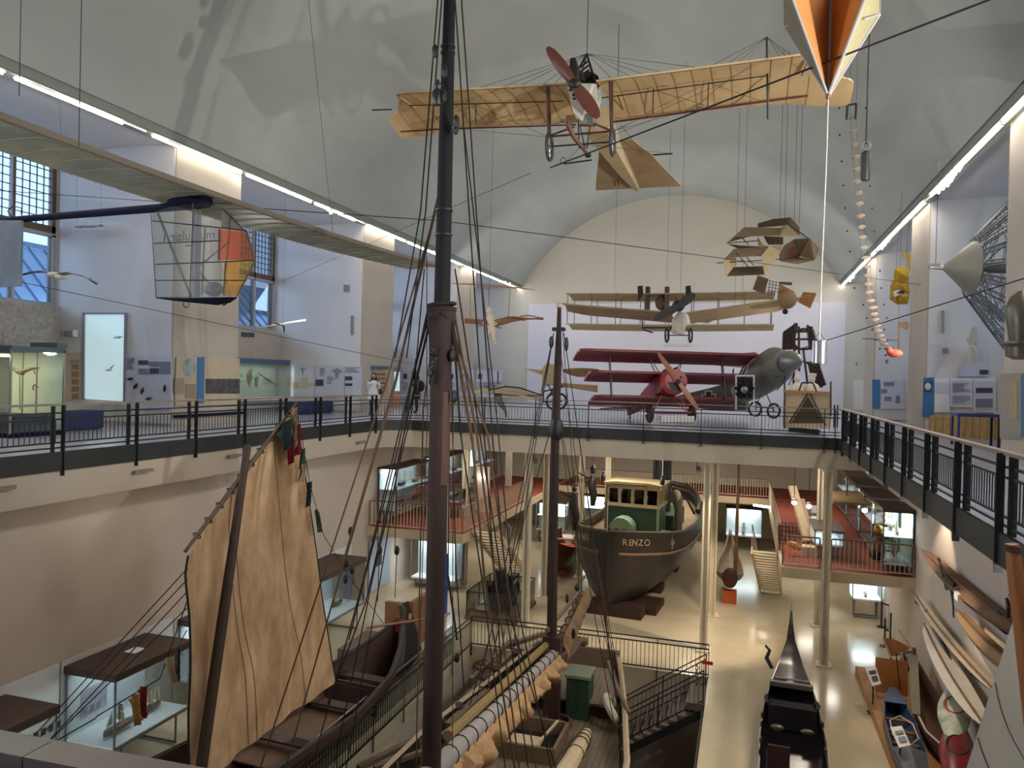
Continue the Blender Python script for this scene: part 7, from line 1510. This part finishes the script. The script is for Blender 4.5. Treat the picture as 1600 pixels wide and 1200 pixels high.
# right mezzanine
for i, (y0, y1, x0) in enumerate(((26.5, 28.3, 4.3), (28.9, 31.6, 4.3), (32.3, 35.4, 4.3), (36.0, 39.6, 4.3))):
    glass_case(['tall lit showcase with green sailing models at the right mezzanine front', 'second lit showcase along the right mezzanine wall', 'third lit showcase along the right mezzanine wall', 'farthest lit showcase along the right mezzanine wall'][i], x0, 5.15, y0, y1, ZM+.35, ZM+1.95, zf=ZM, roof=.12, shelf=ZM+1.15, axis='z', glow=26, inner=mat('case_inside_green', (206, 232, 226), .6),
        models=((4.75, y0+.45, ZM+1.18, .6, 1, True), (4.8, y0+1.2, ZM+.37, .7, 0, False), (4.75, (y0+y1)/2, ZM+.37, .8, 2, True), (4.7, y1-.5, ZM+1.18, .8, 2, True)), group='showcases on the right mezzanine')
for i, (xx, yy) in enumerate(((3.2, 27.9), (3.1, 31))):
    glass_case(['flat-topped showcase under a brown canopy on the right mezzanine', 'smaller showcase behind the brass diving figure'][i], xx-.8, xx+.1, yy, yy+2.2, ZM+.5, ZM+.95, zf=ZM, roof=.03, glow=6, models=((xx-.4, yy+1, ZM+.5, .7, 0, False),))
t = thing('brass_diving_suit', 'brass and brown diving helmet figure on the right mezzanine', 'exhibit', (2.9, 27.4, ZM)); c = at(1372, 845, Y=26.8)
part('suit', MB().path([c+V((0, 0, -.55)), c+V((0, 0, -.3)), c, c+V((0, 0, .2))], [.2, .22, .2, .1], 12), mat('suit_brown', (110, 86, 52), .6, var=.3), t); part('helmet', MB().ell(c+V((0, 0, .35)), (.16, .17, .17), 14, 9), mat('brass', (176, 134, 66), .3, .8), t); part('weights', MB().ell(c+V((-.05, -.12, -.42)), (.22, .12, .2), 12, 8), BLACK, t)
t = thing('torpedo_propeller_display', 'dark upright screen with red picture behind the diving figure', 'panel', (3.2, 31, ZM)); pan(t, 'screen', [(1364, 806), (1400, 808), (1398, 856), (1362, 853)], INKD, Y=30.5); pan(t, 'red_picture', rect(1372, 812, 1388, 838), mat('red_brown_picture', (160, 92, 80), .6), Y=30.45)
t = thing('wire_cage', 'black wire crate on the right mezzanine left of the column', 'crate', (1.8, 29, ZM)); a, b = at(1217, 849, Y=28.5), at(1245, 823, Y=28.5); m = MB()
for k in range(6):
    for Y in (28.5, 29.1): m.bar((a.x+(b.x-a.x)*k/5, Y, a.z), (a.x+(b.x-a.x)*k/5, Y, b.z), .02)
for k in range(5):
    for Y in (28.5, 29.1): z = a.z+(b.z-a.z)*k/4; m.bar((a.x, Y, z), (b.x, Y, z), .02)
part('wire_grid', m, BLACK, t)
t = thing('propeller_blade_exhibit', 'tan wooden blade leaning beside the wire crate', 'exhibit', (2.2, 28.3, ZM)); part('blade', MB().path([at(1232, 848, Y=28), at(1240, 852, Y=28), at(1251, 858, Y=28)], [.08, .14, .06], 8), mat('tan_blade', (182, 132, 72), .5), t); part('stand', MB().bx((2.0, 27.9, ZM), (2.5, 28.4, ZM+.35)), WOODL, t)
t = thing('slanted_rib_frame', 'tall slanted pale timber beams on the right mezzanine', 'exhibit', (2.0, 33, ZM)); part('beam', MB().bar(at(1238, 760, Y=31), at(1262, 846, Y=30), .3, .12), WOODL, t); part('beam', MB().bar(at(1252, 780, Y=31), at(1268, 846, Y=30), .2, .12), mat('pinkish_timber', (176, 140, 118), .6, var=.15), t); part('panel_board', MB().slab([at(x, y, Y=31.5) for x, y in ((1268, 790), (1278, 790), (1278, 850), (1268, 850))], (0, .1, 0)), WHITE, t)
for i, (x, y, Y) in enumerate(((1241, 785, 28), (1264, 791, 28), (1351, 797, 28))):
    c = at(x, y, Y=Y); t = thing('mezzanine_spotlight', ['glowing spotlight left of the slanted beams', 'glowing spotlight right of the slanted beams', 'glowing spotlight above the right mezzanine cases'][i], 'lamp', c); part('can', MB().lathe(c+V((0, .12, .05)), (0, -1, -.3), [(0, .06), (.02, .1), (.13, .11)], 12), STEEL, t); part('lens', MB().ell(c, (.085, .03, .085), 12, 6), LENS, t); part('stem', MB().tube(c+V((0, .1, .05)), (c.x, c.y+.1, -1.2), .012, n=5), DARK, t)
t = thing('canopy_boards', 'brown ceiling canopy above the right mezzanine showcases', 'canopy', (3.5, 30, -2.2)); part('board', MB().bx((2.9, 27.4, -2.28), (4.1, 30.5, -2.2)), mat('canopy_brown', (140, 118, 84), .6, var=.15), t); part('stem', MB().tube((3.5, 29, -2.2), (3.5, 29, -.95), .02), DARK, t)
glass_case('small lit showcase standing under the right mezzanine', 4.1, 5.1, 31.5, 32.4, -6.4, -5.6, axis='x', roof=.05, glow=16, models=((4.6, 31.9, -6.4, .6, 0, False),))
t = thing('belt_barrier', 'black barrier posts with a belt before the right wall', 'barrier', (4.6, 28, ZG))
for x, y, Y in ((1377, 980, 0), (1389, 985, 0), (1382, 1010, 0), (1391, 1000, 0)):
    b = at(x, y, Z=ZG); part('post', MB().tube(b, b+V((0, 0, .95)), .03, n=8).lathe(b, (0, 0, 1), [(0, .16), (.03, .15)], 14), BLACK, t)
a, b = at(1377, 980, Z=ZG), at(1389, 985, Z=ZG); part('belt', MB().bar(a+V((0, 0, .9)), b+V((0, 0, .9)), .01, .06), BLACK, t)
# right wall boats, all fixed along the wall X = 5.2
WX = 5.12; BW = mat('boat_brown', (112, 78, 50), .6, var=.35, scale=4); PW = mat('pale_boat', (172, 158, 136), .6, var=.12)
def wall_boat(label, p0, p1, hw, m_, off=.25, nm='wall_canoe', hh=.3, parts_=True):
    a = at(*p0, X=WX-off); b = at(*p1, X=WX-off); t = thing(nm, label, 'boat', (WX-off, (a.y+b.y)/2, min(a.z, b.z)-.3), group=None); d = b-a; m = MB(); rg = []
    for i in range(15):
        s = i/14; w = max(.01, math.sin(PI*s)**.38); c = a+d*s; c.z += .18*(2*s-1)**2; c.x -= 0
        rg.append([c+V((hw*w, 0, hh*w*.9)), c+V((-hw*w*.3, 0, hh*w)), c+V((-hw*w, 0, 0)), c+V((-hw*w*.3, 0, -hh*w)), c+V((hw*w, 0, -hh*w*.9))])
    m.loft(rg); part('hull', m, m_, t)
    part('gunwale', MB().path([r_[1]+V((-.02, 0, .01)) for r_ in rg], .025, 5), BW, t)
    for s in (.25, .75): c = a+d*s; part('wall_bracket', MB().tube(c+V((0, 0, -.1)), (5.2, c.y, c.z-.35), .025), BLACK, t)
    return t
wall_boat('long brown outrigger canoe fixed highest along the lower right wall', (1440, 868), (1600, 1010), .2, BW, hh=.17)
wall_boat('pale slender boat second from the top on the lower right wall', (1428, 935), (1560, 1100), .12, PW, hh=.1)
wall_boat('tan narrow hull between the brown canoe and the pale boat on the lower right wall', (1494, 965), (1600, 1070), .14, mat('tan_hull', (146, 116, 80), .6, var=.25), hh=.17, off=.35)
wall_boat('bare grey-white canoe lowest on the right wall beside the green kayak', (1445, 985), (1540, 1150), .25, mat('grey_white_hull', (186, 180, 168), .6, var=.15), hh=.16, off=.4)
t = thing('outrigger_rig', 'dark forked rig with ropes on the highest wall canoe', 'exhibit', at(1475, 900, X=4.7)); m = MB()
for q in ((1465, 873, 1483, 905), (1467, 872, 1478, 920), (1483, 905, 1490, 950), (1478, 920, 1498, 920), (1488, 925, 1490, 965)): m.tube(at(q[0], q[1], X=4.72), at(q[2], q[3], X=4.72), .02, n=5)
part('stick', m, BLACK, t, each=True); part('leather_piece', MB().slab([at(x, y, X=4.7) for x, y in ((1474, 895), (1490, 912), (1488, 920), (1477, 922))], (.04, 0, 0)), WOODD, t); part('white_box', MB().box(at(1498, 932, X=4.7), (.12, .3, .16)), WHITE, t)
for i, pts in enumerate((((1430, 940), (1448, 955), (1470, 1000), (1500, 1060)), ((1455, 985), (1475, 1030), (1492, 1070)), ((1573, 935), (1577, 950), (1575, 965)), ((1560, 955), (1570, 975), (1575, 990)))):
    single('wall_paddle', MB().path([at(x, y, X=4.85) for x, y in pts], [.03]+[.05]*(len(pts)-2)+[.02], 6), (BLACK, WOODD)[i % 2], ['dark pole along the pale boat on the lower right wall', 'dark forked paddle above the grey-white canoe', 'dark leaf-shaped paddle by the white sail edge', 'small paddle just left of the white sail edge'][i], 'paddle')
t = thing('boat_platform', 'low wooden plank platform carrying kayaks by the lower right wall', 'platform', (4.4, 19, ZG)); part('deck', MB().bx((3.45, 13, ZG), (5.15, 25.5, ZG+.25)), plank_mat('platform_planks', (176, 128, 82), (96, 60, 36), 0, .34, line=.04), t)
XK2 = frame((3.95, 22.4, 0), PI-.06); k2 = [(0, .05, -6.75, -6.35), (.5, .24, -6.9, -6.5), (1.6, .36, -6.93, -6.55), (3.2, .36, -6.93, -6.55), (4.6, .22, -6.9, -6.55), (5.6, .03, -6.8, -6.5)]
t = thing('blue_kayak', 'dark blue open folding kayak on the plank platform', 'kayak', (4.0, 20, -6.93)); part('hull', hull_mesh(XK2, k2, th=.03, e=.5), mat('kayak_blue', (48, 66, 98), .45, var=.3), t)
part('fore_deck', MB().sheet(lambda u, v: XK2 @ V(((2*u-1)*(interp(k2, 3.3+2.2*v, 1)-.01), 3.3+2.2*v, interp(k2, 3.3+2.2*v, 3)+.1*(1-abs(2*u-1)))), 8, 10, .015), mat('kayak_grey_deck', (84, 88, 96), .5, var=.2), t); part('aft_deck', MB().sheet(lambda u, v: XK2 @ V(((2*u-1)*(interp(k2, .1+.7*v, 1)-.01), .1+.7*v, interp(k2, .1+.7*v, 3)+.05)), 6, 5, .015), MATS['kayak_blue'], t)
part('cockpit_rim', MB(XK2).path([(-.25, 1.9, -6.5), (0, 1.6, -6.47), (.25, 1.9, -6.5), (.27, 2.7, -6.5), (0, 3.35, -6.44), (-.27, 2.7, -6.5), (-.25, 1.9, -6.5)], .02, 5), WOODL, t); m = MB(XK2)
for y in (1.3, 2.0, 2.7): m.box((0, y, -6.7), (.6, .12, .05))
part('rib', m, BW, t, each=True)
t = thing('orange_brown_box', 'orange brown upright wooden panel box before the blue kayak', 'exhibit', (3.9, 23, ZG+.25)); part('panel', MB().bar(at(1393, 1030, Y=23.2), at(1393, 1085, Y=23.0), .8, .06), mat('orange_plywood', (166, 104, 56), .5, var=.15), t); part('edge_rope', MB().tube(at(1400, 1020, Y=23), at(1407, 1083, Y=23), .015), BLACK, t)
t = thing('square_tan_sail', 'small tan canvas sail on a pale frame by the right wall', 'exhibit', (4.3, 24.5, ZG+.25)); part('canvas', MB().slab([at(x, y, Y=24.5) for x, y in ((1379, 997), (1402, 1001), (1422, 1012), (1408, 1024), (1390, 1026))], (0, .03, 0)), mat('tan_canvas_small', (158, 108, 66), .8, var=.15), t); part('frame_edge', MB().tube(at(1379, 996, Y=24.4), at(1392, 1028, Y=24.4), .03).tube(at(1404, 984, Y=24.6), at(1424, 1012, Y=24.6), .03), WOODL, t, each=True); part('support', MB().tube(at(1392, 1028, Y=24.4), at(1394, 1050, Y=24.2), .03), WOODD, t)
t = thing('curved_pale_ribs', 'curved pale boat ribs behind the grey post', 'exhibit', (4.6, 23.5, ZG+.25)); m = MB()
for dx in (0, 1, 2): m.path([at(1408+dx*9, 1020+dx*3, Y=23.6), at(1413+dx*9, 1042, Y=23.6), at(1420+dx*9, 1056-dx*2, Y=23.6)], .035, 5)
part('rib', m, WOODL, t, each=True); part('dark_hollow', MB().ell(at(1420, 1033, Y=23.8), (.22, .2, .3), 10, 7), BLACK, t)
t = thing('brown_beached_boat', 'brown open boat with pale rim leaning between platform and wall', 'boat', (4.6, 21.5, ZG+.25)); XB3 = frame((4.72, 23.4, 0), PI-.03); b3 = [(0, .05, -6.5, -5.9), (.7, .25, -6.9, -6.2), (2, .4, -6.95, -6.4), (3.4, .35, -6.95, -6.45), (4.6, .05, -6.8, -6.4)]
part('hull', hull_mesh(XB3, b3, th=.03, e=.6), mat('red_brown_hull', (84, 54, 42), .6, var=.25), t); part('rim', MB(XB3).path([(.24, .7, -6.18), (.4, 2, -6.38), (.34, 3.4, -6.43), (.04, 4.6, -6.38)], .025, 5), WOODL, t, each=True)
t = thing('grey_post', 'grey wooden post standing beside the blue kayak cockpit', 'post', at(1429, 1115, Y=20.8)); part('shaft', MB().bar(at(1427, 1022, Y=21.5), at(1431, 1116, Y=20.8), .2, .07), mat('grey_post_wood', (128, 122, 104), .6, var=.1), t); part('top_knob', MB().ell(at(1428, 1018, Y=21.5), (.06, .06, .12), 8, 6), BW, t)
for i, (x, y, col, ring, lb) in enumerate(((1491, 1112, (46, 108, 80), (170, 60, 56), 'green and white slalom kayak with red cockpit rim by the right wall'), (1495, 1175, (130, 30, 40), (40, 36, 38), 'red kayak with black cockpit below the green one'))):
    c = at(x, y, Y=19.6-1.2*i); t = thing('kayak', lb, 'kayak', c-V((0, 0, .3)), group=None); ax_ = V((-.25, -1, -.25)).normalized()
    m = MB(); d_, a_, u_ = basis(ax_); m.loft([[c+ax_*s+(a_*math.cos(2*PI*k/14)*.34+u_*math.sin(2*PI*k/14)*.2)*max(.03, math.cos(s/1.35*PI/2)) for k in range(14)] for s in [-1.3+.2*j for j in range(14)]]); part('hull', m, mat('kayak_col%d' % i, col, .35, col2=(196, 194, 178) if i == 0 else (90, 22, 30), scale=1.6), t)
    rc = c+u_*.17; part('cockpit_rim', MB().path([rc+a_*math.cos(2*PI*k/16)*.2+ax_*math.sin(2*PI*k/16)*.32 for k in range(16)], .028, 6, closed=True), mat('rim%d' % i, ring, .5), t); part('cockpit', MB().lathe(rc-u_*.04, u_, [(0, .22), (.04, .22)], 16), BLACK, t)
single('black_spray_deck', MB().lathe(at(1506, 1098, Y=20), (-.6, -.5, .6), [(0, .28), (.1, .2), (.25, .05)], 12), BLACK, 'black cone-shaped cover leaning by the green kayak', 'cover')
for i, (pts, lb) in enumerate(((((1351, 1042), (1368, 1040), (1377, 1068), (1363, 1072)), 'tilted white sign board with print by the orange brown box'), (((1391, 1136), (1409, 1134), (1423, 1164), (1405, 1168)), 'tilted white sign board with picture before the blue kayak'))):
    P_ = [at(x, y, Y=Yq) for (x, y), Yq in zip(pts, ((22.9, 23.0, 22.3, 22.2), (19.0, 19.1, 18.5, 18.4))[i])]; t = thing('sign_stand', lb, 'sign', (P_[3].x, P_[3].y, ZG)); nn = (P_[1]-P_[0]).cross(P_[2]-P_[0]).normalized()*.02
    part('board', MB().slab(P_, nn), WHITE, t); c = sum(P_, V((0, 0, 0)))/4
    up = -nn*(.6 if (nn.z > 0) else -.6)
    lift = V((0, 0, .03)); 
    for a, b, c_, d in ((.15, .3, .85, .45), (.2, .6, .8, .85)):
        qd = [P_[0].lerp(P_[1], a).lerp(P_[3].lerp(P_[2], a), b)+lift, P_[0].lerp(P_[1], c_).lerp(P_[3].lerp(P_[2], c_), b)+lift, P_[0].lerp(P_[1], c_).lerp(P_[3].lerp(P_[2], c_), d)+lift, P_[0].lerp(P_[1], a).lerp(P_[3].lerp(P_[2], a), d)+lift]; part('printed_area', MB().slab(qd, V((0, 0, .005))), INKD if i == 0 else INK, t)
    part('post', MB().tube((c.x, c.y, ZG), c-V((0, 0, .03)), .02), BLACK, t); part('base_plate', MB().box((c.x, c.y, ZG+.01), (.25, .25, .02)), BLACK, t)
# near white sail with its orange mast at the right edge
t = thing('white_sail_boat', 'white sail and orange wooden mast cutting the bottom right corner', 'boat', (2.3, 7.0, ZG+.3))
SW = cloth_mat('white_sailcloth', (196, 190, 176), .25, .1, 1.5, stretch=(2, 2, .5))
A_, B_, C_, D_ = at(1598, 925, Y=7.0), at(1506, 1215, Y=7.6), at(1760, 1500, Y=6.4), at(1740, 900, Y=6.0)
def wsail(u, v):
    a = A_.lerp(B_+(B_-A_)*.9, v); b = D_.lerp(C_, v); p_ = a.lerp(b, u); return p_+V((0, .18*math.sin(PI*u)*math.sin(PI*v), 0))
part('sail', MB().sheet(wsail, 16, 20, .012), SW, t); m = MB()
for k in (.18, .34, .5, .68): m.path([wsail(u/10*.95+.0, k-.1+u/10*.5)-V((0, .02, 0)) for u in range(11)], .005, 4)
part('sail_seam', m, mat('seam_dark', (112, 106, 96), .8), t, each=True)
part('mast', MB().path([at(1581, 850, Y=6.6), at(1588, 905, Y=6.6), at(1600, 985, Y=6.6), at(1630, 1240, Y=6.6)], [.045, .06, .07, .08], 12), mat('orange_mast_wood', (160, 98, 56), .4, var=.25, stretch=(6, 6, 1)), t); m = MB()
for k in range(4): m.torus(at(1582, 853+3*k, Y=6.6), .05, .008, (.1, 0, 1), 14, 5)
part('mast_whipping', m, HEMP, t, each=True); part('hull', MB().ell((2.3, 7.3, ZG+.55), (.6, 3.0, .5), 14, 10), PW, t)
part('trailing_line', MB().tube(at(1575, 930, Y=7), at(1598, 925, Y=7), .006, n=4), BLACK, t)
